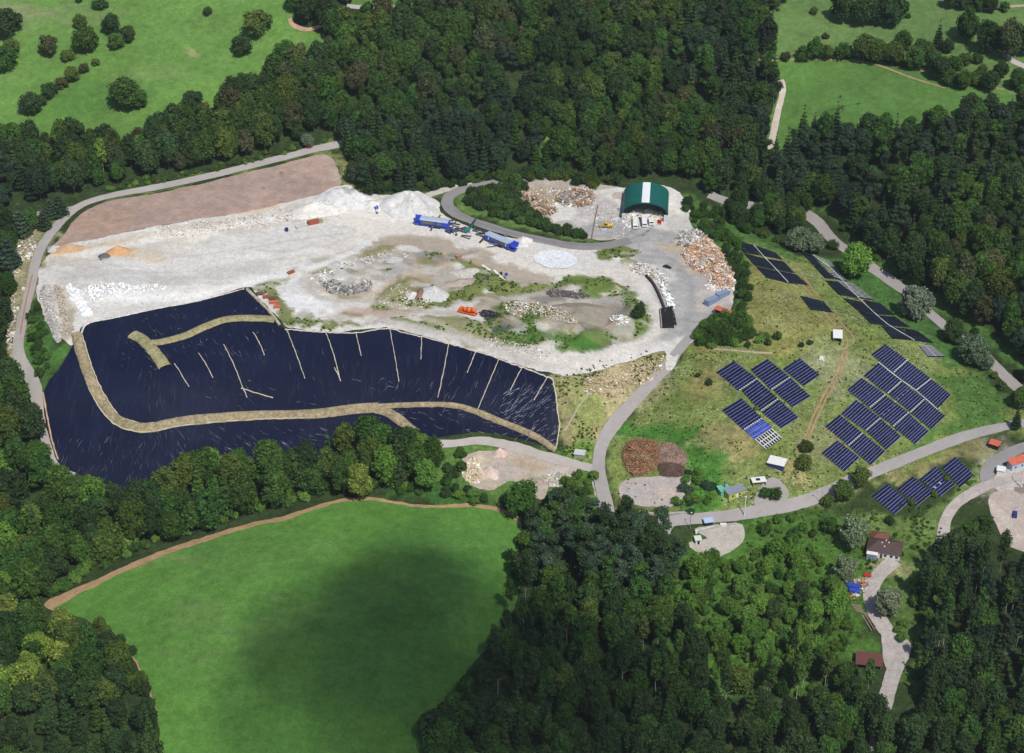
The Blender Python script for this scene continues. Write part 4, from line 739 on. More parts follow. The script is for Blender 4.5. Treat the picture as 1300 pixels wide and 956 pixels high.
# ---- trees standing on their own
OL = 'orchard trees scattered over the upper left meadow'
ls = [('round',10,46,34,'dark','dark round tree cut by the left edge, upper of two on the left meadow edge'),('round',15,70,20,'olive','narrow greyish tree behind the big tree on the left edge of the meadow'),('round',6,90,30,'mid','round tree cut by the left edge, lower of two on the left meadow edge'),
 ('round',63,70,24,'brown','lone round brownish tree in the left meadow'),('bush',100,3,9,'dark','small dark bush at the very top of the left meadow'),('bush',128,12,17,'dark','low dark bush near the top edge of the left meadow'),('round',103,36,17,'olive','small tree just above the wide blurred tree on the left meadow'),
 ('round',110,66,30,'mid','wide round tree in the middle of the left orchard'),('bush',87,77,17,'olive','low olive bush below the wide orchard tree'),('bush',108,92,14,'brown','small reddish bush below the wide orchard tree'),('bush',122,83,11,'olive','thin pale bush right of the small reddish bush'),
 ('round',142,42,24,'dark','tall dark tree, topmost of the clump of three on the left meadow'),('round',163,54,20,'dark','right tree of the clump of three on the left meadow'),('round',148,62,20,'mid','lowest tree of the clump of three on the left meadow'),
 ('round',40,145,26,'dark','biggest tree at the lower left end of the slanting orchard row'),('round',53,134,13,'mid','small tree second from the lower left in the slanting orchard row'),('round',64,124,19,'dark','dark tree third from the lower left in the slanting orchard row'),('bush',79,112,17,'brown','brownish bush in the middle of the slanting orchard row'),('round',92,104,19,'olive','tree at the upper right end of the slanting orchard row'),
 ('round',160,138,38,'mid','largest tree standing alone low in the left meadow'),('round',178,136,22,'mid','low tree fused to the right flank of the largest meadow tree'),('bush',264,19,12,'dark','small lone bush between trees high in the left meadow'),('round',307,70,25,'dark','dark tree below the broad low tree on the left meadow'),('round',328,45,32,'olive','broad low tree highest on the right of the left meadow'),('round',363,81,28,'mid','round tree next to the forest corner on the left meadow')]
for k, px, py, wp, t, l in ls: plant_px(k, px, py, wp*.96, tint(t)*1.15, l, OL, ratio=.9 if k == 'round' else 1)
UR = 'trees and bushes of the hedge across the upper right meadow'
hx = [(997,77,13,'bush','brown'),(1021,76,20,'bush','mid'),(1034,73,20,'round','mid'),(1048,75,19,'bush','olive'),(1070,75,22,'bush','mid'),(1096,79,28,'round','olive'),(1113,80,24,'round','olive'),(1133,83,24,'round','olive'),(1145,63,19,'round','mid'),(1148,52,14,'bush','mid'),(1160,88,24,'round','mid'),(1185,90,19,'round','mid'),(1192,101,23,'round','dark'),(1206,109,17,'round','mid'),(1222,112,19,'round','mid'),(1203,67,14,'round','dark'),(1190,62,12,'spruce','dark'),(1225,82,17,'bush','olive'),(1240,80,14,'bush','mid'),(1246,93,12,'bush','olive'),(1236,104,14,'bush','mid'),(1243,110,16,'bush','olive'),(1255,116,21,'round','dark'),(1270,99,17,'round','dark'),(1290,113,20,'round','mid'),(1298,118,16,'bush','mid'),(1176,80,20,'round','olive'),(1212,88,18,'bush','mid'),(1168,64,16,'bush','mid')]
wh = ['at the left end','second from the left','third from the left','between the left bushes and the tall clump','just left of the tall middle clump','leftmost in the tall middle clump','centre of the tall middle clump','right end of the tall middle clump','above the tall clump','highest above the clump','right of the tall clump','above the dark shadowed tree','dark and casting a shadow into the lower field','first below the dark shadowed tree','second below the dark shadowed tree','beside the pointed tree behind the hedge','pointed, behind the hedge','in the loose right part','by the right slope','smallest on the right slope','in the low thicket','lowest in the thicket','dark, at the corner of the lower field','alone on the dry slope','at the right edge of the photo','low at the right edge of the photo','behind the hedge between clump and dark tree','middle of the loose thicket','behind the clump of the hedge']
for (px,py,wp,k,t), w_ in zip(hx, wh): plant_px(k, px, py, wp*1.05, tint(t), ('bush ' if k == 'bush' else 'tree ')+'in the upper right hedge, '+w_, UR)
for px, py, wp, k, t, l in [(1068,30,26,'round','dark','left tree of the tall dark clump high on the right meadow'),(1095,33,28,'round','dark','second tree of the tall dark clump high on the right meadow'),(1112,32,24,'round','spruce','third tree of the tall dark clump high on the right meadow'),(1134,34,26,'round','dark','right tree of the tall dark clump high on the right meadow'),
   (1153,23,7,'bush','mid','tiny bush right of the tall dark clump'),(1033,18,10,'bush','olive','tiny bush left of the tall dark clump'),(1048,49,8,'bush','brown','small bare reddish bush in the middle of the right meadow'),(1227,52,26,'round','mid','tall oval tree with its shadow to the left on the right meadow'),
   (1254,68,26,'round','dark','dark tree on the left of the big pair above the white path'),(1277,74,32,'round','brown','biggest tree of the pair above the white path'),(1299,70,24,'round','mid','tree cut by the right edge beside the big pair'),
   (1206,10,18,'round','mid','first tree of the top right hedge'),(1225,12,18,'round','dark','second tree of the top right hedge'),(1241,14,18,'round','mid','third tree of the top right hedge'),(1256,16,18,'round','dark','fourth tree of the top right hedge'),(1275,14,13,'bush','mid','round bush at the right end of the top right hedge')]:
    plant_px(k, px, py, wp*1.06, tint(t), l, 'single trees of the upper right meadow', ratio=1.25 if wp > 22 else 1)
RG = 'trees along the tarmac road by the solar field'
for px, py, wp, k, t, l in [(1084,353,36,'round','bright','dense round green tree between the road and the long dark solar strip'),(1013,319,26,'round','silver','left silvery willow above the long dark solar strip'),(1033,322,22,'round','silver','right silvery willow above the long dark solar strip'),(1056,316,14,'bush','dark','dark bushes between the silvery willows and the road'),
   (1161,405,36,'round','silver','large silvery willow hiding the road bend'),(1208,434,24,'round','dark','dark bush-like tree at the road below the large willow'),(1232,462,32,'round','silver','broad silvery willow near the end of the solar strip'),(1248,468,20,'round','silver','small silvery willow joined to the broad one'),(1213,437,16,'bush','dark','dark bush squeezed between two willows'),
   (1293,516,22,'round','mid','green tree at the right edge where the roads meet'),(1272,494,12,'bush','mid','small bush left of the road near the right edge'),(1262,480,10,'bush','olive','tiny bush on the lush slope by the road'),(1289,545,11,'spruce','spruce','small pointed conifer beside the tarmac road near the right edge'),
   (1092,617,22,'round','olive','greyish tree overhanging the tarmac road'),(1069,636,24,'round','olive','greyish shrubby tree below the tarmac road'),(1050,641,16,'bush','olive','shrub beside the lamp post on the road'),(1024,574,14,'round','olive','greyish thin tree at the foot of the rutted track'),(1020,594,20,'bush','olive','thin bush right of the white roofed hut'),
   (1082,694,34,'round','silver','silvery grey tree beside the dark roofed house'),(1129,664,12,'bush','dark','small dark bush below the lowest solar row'),(1126,779,30,'round','silver','silvery tree leaning over the bend of the gravel track'),(1072,738,28,'round','silver','pale willow above the blue container'),(1053,676,18,'round','mid','round green tree left of the silvery grey tree'),
   (985,632,16,'bush','mid','low hedge bush left of the paved bay'),(972,630,14,'bush','mid','low hedge bush right of the grey roofed cabin'),(1224,700,26,'broad','mid','tree leaning over the gravel track near the right edge'),(1243,690,26,'broad','mid','dense tree by the bend of the right gravel track'),(1231,716,30,'broad','dark','dark tree behind the two leaning trees'),
   (811,404,16,'round','dark','dark round bush at the right end of the yard island'),(960,520,6,'bush','bright','tiny bright shrub growing between solar blocks'),(1201,610,7,'bush','young','shrub growing through the third lower solar block'),(1186,630,8,'bush','young','shrub at the lower edge between two lower solar blocks'),(1157,640,9,'bush','olive','shrub below the second lower solar block'),
   (949,440,8,'bush','dark','small dark bush second from the left above the left solar group'),(975,438,9,'bush','dark','small bush third from the left above the left solar group'),(1017,440,7,'bush','dark','left bush of a pair below the white open hut'),(1028,437,7,'bush','dark','right bush of a pair below the white open hut'),(900,488,9,'bush','dark','dark shrub alone left of the solar group'),(886,478,6,'bush','dark','tiny dark shrub far left of the solar group')]:
    plant_px(k, px, py, wp*1.05, tint(t), l, RG)
for px, py, wp, k, t, l in [(66,277,16,'spruce','blue','left bluish conifer beside the road fork'),(77,275,18,'spruce','blue','right bluish conifer beside the road fork'),(57,291,16,'spruce','blue','small bluish conifer below the road fork'),(38,292,20,'round','mid','round tree left of the small conifers'),(28,300,22,'spruce','blue','bluish conifer at the left edge above the sandy bank'),(14,340,24,'spruce','blue','bluish conifer low above the sandy bank'),(10,320,22,'round','mid','green tree at the left edge above the sandy bank')]:
    plant_px(k, px, py, wp*1.1, tint(t), l, 'trees at the road fork on the left', ratio=.6 if k == 'spruce' else 1)
EXC = [plant_px('broad', 391, 186, 16, tint('silver'), 'pale silvery tree at the forest edge above the red car', None, .7), plant_px('slender', 133, 229, 13, (.17,.27,.04), 'slim yellow-green tree shining out of the dark wood on the left', None)]
EXC.append(plant_px('broad', 456, 634, 28, tint('yellow'), 'yellow-green tree standing out of the wood below the liner', None, 1.2)); EXC.append(plant_px('round', 662, 655, 36, tint('mid'), 'dense round tree at the top right corner of the lower green field', None, 1.2))

for px, py, r_ in ((1103,846,9),(1122,700,12),(908,690,10),(1086,748,5),(1270,600,8),(935,630,7),(917,390,6),(908,394,5)):
    g = G(px, py); OCC.append((g.x, g.y, r_))
# ---- woods: each tree on its own in the near woods, the far woods as one mass each
FOREST = {}
def grid_trees(poly, sp, seed):
    P = outline(poly, 1, 4); r = np.random.default_rng(seed); x0, y0 = P.min(0); x1, y1 = P.max(0)
    X, Y = np.meshgrid(np.arange(x0, x1, sp), np.arange(y0, y1, sp*.87)); X[1::2] += sp/2
    X = X.ravel()+r.uniform(-.38,.38,X.size)*sp; Y = Y.ravel()+r.uniform(-.38,.38,X.size)*sp; k = inside(X, Y, P); X, Y = X[k], Y[k]
    keep = np.ones(len(X), bool)
    for ox, oy, orr in OCC: keep &= np.hypot(X-ox, Y-oy) > orr+1.5
    return X[keep], Y[keep]
def mass(name, X, Y, pick, tints, label, s=(.8,1.2), hz=(.9,1.25), cat='forest'):
    """wood too far off and too dense to count: one object, trees set on its points"""
    n_ = len(X); me = bpy.data.meshes.new(name); me.from_pydata(np.c_[X, Y, H(X,Y)-.2].tolist(), [], [])
    def at(nm, typ, prop, arr):
        a = me.attributes.new(nm, typ, 'POINT'); a.data.foreach_set(prop, np.asarray(arr, 'f' if typ != 'INT' else 'i').ravel())
    sc_ = rng.uniform(*s, n_); zz = sc_*rng.uniform(*hz, n_); at('sc', 'FLOAT_VECTOR', 'vector', np.c_[sc_, sc_, zz]); at('rot', 'FLOAT_VECTOR', 'vector', np.c_[np.zeros(n_), np.zeros(n_), rng.uniform(0,6.28,n_)])
    nb = vnoise(X, Y, 30, 77); ti = [tints[min(len(tints)-1, max(0, int((nb[i]*.35+.5+rng.uniform(-.5,.5))*len(tints))))] for i in range(n_)]
    at('tint', 'FLOAT_VECTOR', 'vector', np.array([tint(t) for t in ti])*(1+.25*vnoise(X,Y,45,88))[:,None]*(1+.15*vnoise(X,Y,14,89))[:,None]); srcs = []
    for kind in pick:
        for cm, tm, _, _ in KIND[kind]:
            key = 'src_'+cm.name
            if key not in SRC:
                j = bpy.data.meshes.new('tree_form'); vc = [v.co[:] for v in cm.vertices]; vt = [v.co[:] for v in tm.vertices]; b = len(vc)
                j.from_pydata(vc+vt, [], [tuple(p.vertices) for p in cm.polygons]+[tuple(b+i for i in p.vertices) for p in tm.polygons]); j.materials.append(LEAF); j.materials.append(tm.materials[0])
                j.polygons.foreach_set('material_index', [0]*len(cm.polygons)+[1]*len(tm.polygons)); lf_ = np.zeros(len(cm.vertices), 'f'); cm.attributes['leaf'].data.foreach_get('value', lf_)
                a = j.attributes.new('leaf','FLOAT','POINT'); a.data.foreach_set('value', np.r_[lf_, np.zeros(len(vt))].astype('f')); j.update(); SRC[key] = bpy.data.objects.new('tree_form', j)
            srcs.append(SRC[key])
    at('pick', 'INT', 'value', rng.integers(0, len(srcs), n_))
    o = bpy.data.objects.new(name, me); COL.objects.link(o); tag(o, label, cat, kind='stuff')
    g = bpy.data.node_groups.new(name, 'GeometryNodeTree'); g.interface.new_socket('Geometry', in_out='INPUT', socket_type='NodeSocketGeometry'); g.interface.new_socket('Geometry', in_out='OUTPUT', socket_type='NodeSocketGeometry')
    gi = g.nodes.new('NodeGroupInput'); go = g.nodes.new('NodeGroupOutput'); ip = g.nodes.new('GeometryNodeInstanceOnPoints'); jn = g.nodes.new('GeometryNodeJoinGeometry'); L = g.links.new
    for s_ in srcs:
        oi = g.nodes.new('GeometryNodeObjectInfo'); oi.inputs['Object'].default_value = s_; oi.inputs['As Instance'].default_value = True; L(oi.outputs['Geometry'], jn.inputs[0])
    def na(nm, dt):
        q = g.nodes.new('GeometryNodeInputNamedAttribute'); q.data_type = dt; q.inputs['Name'].default_value = nm; return q.outputs['Attribute']
    L(gi.outputs[0], ip.inputs['Points']); L(jn.outputs[0], ip.inputs['Instance']); ip.inputs['Pick Instance'].default_value = True
    L(na('pick','INT'), ip.inputs['Instance Index']); er = g.nodes.new('FunctionNodeEulerToRotation'); L(na('rot','FLOAT_VECTOR'), er.inputs[0]); L(er.outputs[0], ip.inputs['Rotation']); L(na('sc','FLOAT_VECTOR'), ip.inputs['Scale']); L(ip.outputs[0], go.inputs[0])
    o.modifiers.new('trees', 'NODES').node_group = g; return o
SRC = {}
STAT = {}
def near_wood(poly, sp, kinds, tints, seed, label, group, s=(.85,1.15), hz=(.95,1.2)):
    X, Y = grid_trees(poly, sp, seed); nb = vnoise(X, Y, 16, seed+5)
    for i in range(len(X)):
        kd = kinds[min(len(kinds)-1, max(0, int((nb[i]*.3+.5+rng.uniform(-.45,.45))*len(kinds))))]; t = tints[rng.integers(len(tints))]; sc_ = rng.uniform(*s)
        q = float(-(CAMH-HH(X[i],Y[i]))); dn = Y[i]*sr_+q*cr; dp = Y[i]*cr-q*sr_; py = CY-dn/dp*FP
        if py > 900: OVER.append((X[i], Y[i], kd, t)); continue
        STAT[NAMES[kd]] = STAT.get(NAMES[kd], 0)+1
        nm = {'broad':'broadleaf tree','round':'low broadleaf tree','spruce':'pointed spruce','pine':'blue-green pine','slender':'slender pale-trunked tree','bush':'bush'}[kd]
        plant(kd, X[i], Y[i], sc_, sc_*rng.uniform(*hz), tint(t), nm+' '+label, nm+'s '+group)
OVER = []
near_wood([(-30,500),(30,500),(45,535),(56,570),(74,606),(105,630),(155,652),(200,642),(230,620),(280,606),(330,597),(400,588),(470,580),(520,578),(556,590),(566,622),(545,634),(430,627),(360,648),(300,663),(200,696),(120,730),(60,762),(-30,775)], 9.4, ['broad','broad','round','broad','broad','spruce'], ['mid','mid','olive','dark','mid','mid','dark','young'], 1, 'in the wood between the black liner and the lower green field', 'between the liner and the lower field', (1.0,1.4), (.95,1.25))
near_wood([(-30,795),(40,800),(110,812),(150,850),(172,900),(190,990),(-30,1010)], 9.5, ['broad'], ['mid','olive','dark','yellow'], 2, 'in the dark wood at the lower left corner', 'in the lower left corner', (.95,1.25))
near_wood([(672,672),(700,660),(760,665),(830,690),(862,705),(868,735),(850,760),(800,770),(740,760),(690,750),(664,745)], 8.0, ['pine','pine','broad'], ['blue','blue','dark','mid'], 3, 'in the grove at the right side of the lower green field', 'beside the lower field', (1.05,1.35))
near_wood([(662,755),(740,768),(800,778),(840,770),(868,800),(905,860),(985,880),(1085,872),(1095,1000),(560,1000),(590,880),(612,840),(640,800)], 8.4, ['broad','slender','broad','slender'], ['dark','mid','mid','dark','olive'], 4, 'in the dark wood at the bottom centre of the photo', 'at the bottom centre', (.85,1.2))
X, Y = grid_trees([(872,712),(930,712),(1000,700),(1042,700),(1060,742),(1082,785),(1080,830),(1088,880),(985,885),(908,862),(872,812),(845,790),(862,750)], 4.6, 5)
mass('young_growth', X, Y, ['bush','bush','bush','round'], ['young','bright','young','mid','bright','young'], 'bright green young growth covering the slope below the weighbridge', (.45,1.05), (.9,1.5), 'young trees')
near_wood([(872,712),(930,712),(1000,700),(1042,700),(1060,742),(1082,785),(1080,830),(1085,860),(985,868),(908,845),(872,800),(858,760)], 18, ['broad','round','slender'], ['mid','young','dark'], 5, 'standing out of the bright green young growth below the weighbridge', 'above the young growth', (.5,.85), (.9,1.2))
near_wood([(1166,765),(1168,736),(1196,708),(1214,712),(1240,712),(1260,728),(1300,735),(1345,740),(1345,1010),(1160,1010),(1172,860),(1172,800)], 7.2, ['broad','spruce','spruce','slender'], ['dark','spruce','mid','dark'], 6, 'in the tall dark wood right of the gravel track', 'right of the gravel track', (.95,1.15), (1.0,1.2))
if OVER:
    ov = np.array([(a,b) for a,b,_,_ in OVER]); mass('dense_wood', ov[:,0], ov[:,1], ['broad','spruce'], ['dark','mid','dark'], 'dense dark wood running on past the lower end of the scene')
F_TOP = [(-60,196),(60,193),(170,192),(215,165),(280,143),(300,128),(345,108),(400,82),(418,50),(372,14),(372,-70),(440,-70),(440,6),(442,42),(476,26),(520,22),(535,6),(540,-70),(980,-70),(978,60),(990,100),(978,150),(975,200),(1020,170),(1090,172),(1160,172),(1190,160),(1345,165),(1345,500),(1300,475),(1270,440),(1235,415),(1190,385),(1150,352),(1112,330),(1080,305),(1062,280),(1050,262),(1010,256),(960,256),(920,252),(885,240),(850,236),(800,230),(750,222),(700,215),(640,222),(600,232),(560,238),(510,245),(470,252),(455,240),(440,215),(436,180),(420,174),(380,181),(300,202),(200,225),(150,233),(100,244),(50,260),(-60,270)]
X, Y = grid_trees(F_TOP, 8.2, 11)
k = (vnoise(X, Y, 60, 99) > .25) | ((X > 130) & (vnoise(X, Y, 40, 98) > 0)) | (inside(X, Y, outline([(440,180),(520,200),(620,190),(700,200),(690,240),(560,245),(470,255)], 1, 5)))
mass('far_forest', X[~k], Y[~k], ['broad'], ['dark','mid','olive','dark','brown','dark','mid','olive','mid'], 'dense dark broadleaf forest covering the slopes behind the tip', (.65,1.4))
mass('conifer_forest', X[k], Y[k], ['spruce','spruce','broad','pine'], ['spruce','dark','spruce','mid'], 'dark mixed forest patches with pointed conifers on the slopes', (.9,1.25), (.85,1.15))
X, Y = grid_trees([(-60,282),(20,282),(30,300),(18,330),(12,380),(8,430),(12,470),(30,497),(-60,500)], 8, 12)
mass('edge_wood', X, Y, ['broad','spruce','round'], ['dark','mid','dark'], 'dark wood at the left edge beside the service road', (.7,1.0))
# thickets of bushes
def thicket(poly, sp, tints, seed, label, group, s=(.7,1.2), kind='bush', hz=(.8,1.3)):
    X, Y = grid_trees(poly, sp, seed)
    mass('thicket', X, Y, [kind], tints, label, s, hz, 'bushes')
thicket([(888,415),(925,400),(945,385),(950,400),(955,425),(985,428),(985,440),(945,442),(890,441)], 3.6, ['mid','young','mid'], 21, 'bushes of the dense green thicket below the red-roofed shed', 'bushes of the thicket below the red-roofed shed', (.85,1.2))
thicket([(880,262),(905,275),(935,305),(948,340),(955,385),(940,380),(930,345),(905,305),(880,282)], 4.2, ['mid','dark','mid'], 22, 'bushes on the bank behind the rubble heap', 'bushes on the bank behind the rubble heap')
thicket([(590,255),(620,238),(670,238),(660,258),(700,285),(745,300),(735,304),(690,294),(630,277)], 3.8, ['dark','mid','dark'], 23, 'dark bushes of the hedge beside the curving haul road', 'bushes of the hedge beside the haul road', (.8,1.25))
thicket([(40,395),(50,392),(62,440),(70,455),(52,480),(42,465),(34,440)], 4.4, ['mid','young','mid'], 24, 'bushes on the green slope beside the left service road', 'bushes beside the left service road')
thicket([(565,580),(585,573),(590,600),(580,615),(566,612)], 4.5, ['mid','young','dark'], 25, 'bushes beside the pink gravel heaps', 'bushes beside the gravel heaps')
thicket([(560,628),(600,642),(640,645),(650,640),(600,625),(560,612)], 4.6, ['mid','dark','bright'], 26, 'bushes of the low hedge along the top edge of the lower field', 'bushes along the top edge of the lower field', (.8,1.3))
thicket([(700,625),(745,600),(757,620),(758,645),(720,648),(690,645)], 5.2, ['mid','bright','young'], 27, 'bushes of the green thicket in the fork of the two roads', 'bushes in the fork of the two roads', (.8,1.4))
thicket([(860,620),(880,598),(900,610),(905,640),(880,655),(862,648)], 4.6, ['blue','young'], 28, 'bluish green bushes beside the compost heaps', 'bushes beside the compost heaps', (.8,1.2), hz=(.5,.8))
thicket([(990,660),(1040,655),(1080,665),(1060,690),(1010,700),(960,690)], 7, ['young','mid','olive'], 29, 'bushes on the slope between the road and the dark-roofed house', 'bushes on the slope above the house', (.8,1.4))
thicket([(870,255),(905,262),(930,280),(915,285),(885,262),(872,275)], 5.0, ['mid','dark'], 30, 'bushes between the green hall and the forest road', 'bushes between the hall and the forest road')
thicket([(930,270),(965,285),(990,310),(960,300),(930,290)], 5.5, ['mid','dark','olive'], 31, 'bushes above the upper dark solar blocks', 'bushes above the dark solar blocks', (.8,1.3))
thicket([(60,760),(120,728),(200,692),(300,660),(360,645),(430,624),(480,622),(540,632),(540,620),(480,612),(430,612),(350,634),(290,648),(190,680),(110,716)], 4.4, ['mid','bright','young','mid'], 40, 'bushes filling the wood edge along the top of the lower green field', 'x', (.8,1.4))
X, Y = grid_trees([(918,264),(945,262),(985,268),(1018,282),(1028,300),(1010,306),(985,298),(960,292),(930,282)], 7.2, 41); mass('forest_edge', X, Y, ['broad','round'], ['dark','mid','dark','olive'], 'dark trees between the forest road and the upper solar blocks', (.65,.95))
X, Y = grid_trees([(925,252),(960,256),(1000,256),(1030,268),(1010,268),(960,268)], 6.5, 42); mass('forest_edge', X, Y, ['broad'], ['dark','mid'], 'trees hiding the middle of the forest road', (.6,.85))
thicket([(150,236),(300,205),(420,176),(422,181),(300,212),(150,242)], 3.6, ['mid','young','olive'], 43, 'bushes of the forest edge along the road above the brown field', 'x', (.4,.8))
thicket([(440,190),(455,236),(480,246),(560,240),(640,228),(640,222),(560,234),(480,238),(450,215)], 3.8, ['mid','dark','olive'], 44, 'bushes of the forest edge behind the white heaps', 'x', (.8,1.4))
thicket([(1060,285),(1110,330),(1160,355),(1215,405),(1260,440),(1250,430),(1190,380),(1130,338),(1080,298)], 4.2, ['mid','dark','young'], 45, 'bushes of the forest edge above the road by the solar field', 'x', (.8,1.3))
thicket([(1158,740),(1172,736),(1176,760),(1178,800),(1182,850),(1170,880),(1162,850),(1168,800),(1160,765)], 4, ['mid','dark','young'], 46, 'bushes of the wood edge right of the gravel track', 'x', (.6,1.2))
thicket([(105,780),(150,812),(172,835),(186,870),(196,910),(180,900),(165,860),(140,820)], 4, ['mid','dark','olive'], 47, 'bushes of the wood edge at the left corner of the lower field', 'x', (.7,1.3))
thicket([(1150,800),(1142,790),(1134,795),(1148,818),(1156,816)], 4, ['young','bright'], 32, 'bright bush in the bend of the gravel track', 'bushes in the bend of the gravel track')
thicket([(640,232),(700,215),(770,225),(785,238),(740,238),(690,228),(650,240)], 5.2, ['mid','dark','olive'], 33, 'bushes along the upper rim of the debris yard', 'bushes along the rim of the debris yard', (1,1.7))
open('/tmp/counts','w').write(str(STAT)+str(len(OVER)))

# ---- weeds: low tufts wherever the land is green or weedy
def tufts(o, n_, cond, tints, label, s=(.10,.32), seed=0, name='weeds'):
    me = o.data; N_ = len(me.vertices); V = np.empty(N_*3, 'f'); me.vertices.foreach_get('co', V); V = V.reshape(-1,3); Cc = np.empty(N_*4, 'f'); me.color_attributes['Col'].data.foreach_get('color', Cc); Cc = Cc.reshape(-1,4)
    k = np.nonzero(cond(V, Cc))[0]; r = np.random.default_rng(seed); k = r.choice(k, min(n_, len(k)*3)); X = V[k,0]+r.uniform(-1.2,1.2,len(k)); Y = V[k,1]+r.uniform(-1.2,1.2,len(k)); q = vnoise(X,Y,8,seed+3)+vnoise(X,Y,3,seed+4)*.6+r.uniform(-.5,.5,len(X)) > .05
    lot = G(910,690); q &= np.hypot(X-lot.x, Y-lot.y) > 12
    for P_, w_ in ROADS: q &= seg_dist(X, Y, P_) > w_
    mass(name, X[q], Y[q], ['bush'], tints, label, s, (.5,1.1), 'weeds')
tufts(YARD, 5200, lambda V, C: (C[:,1] > C[:,0]*.97) & (C[:,1] < .25), ['young','bright','olive','mid','yellow'], 'tufts of weeds growing on the grassy islands of the yard', (.10,.34), 1)
hill = outline([(905,300),(940,300),(1000,318),(1060,345),(1170,405),(1230,470),(1300,520),(1220,560),(1120,605),(1040,630),(955,650),(860,648),(775,620),(790,545),(830,500),(850,470),(880,430),(930,400),(940,340)], 1, 6)
def on_hill(V, C): return inside(V[:,0], V[:,1], hill) & (C[:,0] < .3)
tufts(GROUND, 5000, on_hill, ['olive','olive','bright','young','mid'], 'tufts of wild herbs on the solar hill', (.07,.24), 2)
slope = outline([(700,480),(850,440),(845,465),(800,505),(770,540),(755,585),(715,580),(705,520)], 1, 6)
tufts(GROUND, 1500, lambda V, C: inside(V[:,0], V[:,1], slope), ['yellow','olive','bright'], 'tufts of weeds on the slope between liner and road', (.10,.30), 3)
low = outline([(870,700),(940,662),(1080,640),(1200,625),(1250,590),(1240,620),(1200,650),(1195,700),(1150,700),(1100,760),(1090,840),(1000,870),(880,880),(840,800)], 1, 6)
tufts(GROUND, 2600, lambda V, C: inside(V[:,0], V[:,1], low), ['young','bright','olive','mid'], 'tufts of herbs on the slopes around the house', (.12,.45), 4)
# ------------------------------------------------------------------ paints
WHT = mat('white_paint', (.74,.74,.72), .45, .4, var=.06, dirt=.35); BLU = mat('blue_paint', (.022,.065,.50), .4, .4, var=.12, dirt=.15); SIL = mat('silver_sheet', (.46,.54,.70), .4, .5, .2, var=.1, dirt=.2)
GLS = mat('dark_glass', (.015,.02,.025), .12, .6, var=.05); RUB = mat('rubber', (.022,.022,.024), .85, .2); ORG = mat('orange_paint', (.72,.125,.012), .4, .4, var=.1, dirt=.12); RED = mat('red_paint', (.55,.025,.02), .35, .45, var=.06)
BLK = mat('black_car_paint', (.012,.013,.018), .25, .55, var=.05); YEL = mat('yellow_paint', (.62,.38,.03), .45, .4, var=.1, dirt=.2); GRYM = mat('grey_steel', (.16,.165,.17), .6, .35, .3, var=.2, dirt=.2); TEAL = mat('teal_paint', (.02,.20,.19), .45, .4, dirt=.15)
CONC = mat('concrete', (.42,.40,.37), .9, .15, var=.18, sc=1.5); DCON = mat('stained_concrete', (.17,.15,.135), .95, .1, var=.3); RUST = mat('rusty_steel', (.34,.085,.035), .8, .2, var=.35, sc=.8); RTILE = mat('red_roof_sheet', (.52,.125,.07), .7, .2, var=.2, dirt=.15)
GROOF = mat('teal_green_sheet_roof', (.010,.105,.092), .42, .4, var=.1, sc=3); SKYL = mat('white_translucent_roof_panel', (.78,.80,.80), .4, .4, var=.05); CBLU = mat('grey_blue_container_paint', (.20,.27,.40), .5, .4, var=.12, dirt=.25)
BRN = mat('brown_roof_tiles', (.085,.055,.05), .8, .2, var=.3, sc=.7); BRN2 = mat('reddish_brown_roof_tiles', (.17,.075,.05), .8, .2, var=.25); YW = mat('yellow_green_wall', (.42,.44,.12), .8, .2, var=.12); GRN = mat('pale_green_paint', (.14,.42,.28), .6, .3, var=.12); LBL = mat('pale_blue_paint', (.36,.48,.62), .5, .4, var=.1)
WOOD = mat('weathered_wood', (.30,.235,.17), .9, .1, var=.3); INT = mat('dark_interior', (.03,.03,.03), .9, .1)
def at_px(a, b, up=0):
    """place and heading of something that runs from photo point a to photo point b"""
    p, q = G(*a), G(*b); d = q-p; c = (p+q)/2; c.z = min(HH(c.x, c.y), c.z)+up; return c, math.atan2(d.y, d.x), math.hypot(d.x, d.y)
def thing(name, label, cat, a, b, group=None, up=0):
    c, r_, L = at_px(a, b, up); t = empty(name, c, r_); tag(t, label, cat, group); return t, L
def wheel(x, y, r, wd, root, rim=None):
    b = MB(); b.cyl((x, y-wd/2, r), (x, y+wd/2, r), r, n=14); o = b.build('wheel', RUB, root); c = MB(); c.cyl((x, y-wd/2-.02, r), (x, y+wd/2+.02, r), r*.5, n=8); c.build('rim', rim or SIL, o)
def car(label, a, b, paint, cat='car', L=4.4, W=1.8, group=None):
    t, _ = thing('parked_car', label, cat, a, b, group); h = L/2
    MB().prism([(-h,.35),(h-.05,.35),(h,.62),(h-.15,.82),(h-1.15,.95),(-h+.75,1.0),(-h,.92)], 0, 1).v
    body = MB(); body.prism([(-h,.3),(h-.05,.3),(h,.6),(h-.2,.84),(h-1.2,.96),(-h+.6,1.0),(-h,.9)], -W/2, W/2, 'y'); body.build('body', paint, t)
    g = MB(); g.prism([(h-1.25,.95),(h-1.95,1.38),(-h+.95,1.40),(-h+.35,.98)], -W/2+.12, W/2-.12, 'y'); g.build('windows', GLS, t)
    r_ = MB(); r_.prism([(h-1.9,1.385),(h-2.0,1.44),(-h+1.05,1.46),(-h+.9,1.405)], -W/2+.18, W/2-.18, 'y'); r_.build('roof', paint, t)
    for x in (-h+.8, h-.85):
        for y in (-W/2+.1, W/2-.1): wheel(x, y, .33, .22, t)
    for y in (-W/2+.3, W/2-.3): m_ = MB(); m_.box(h-.06, h+.01, y-.18, y+.18, .6, .75); m_.build('headlight', WHT, t)
    return t
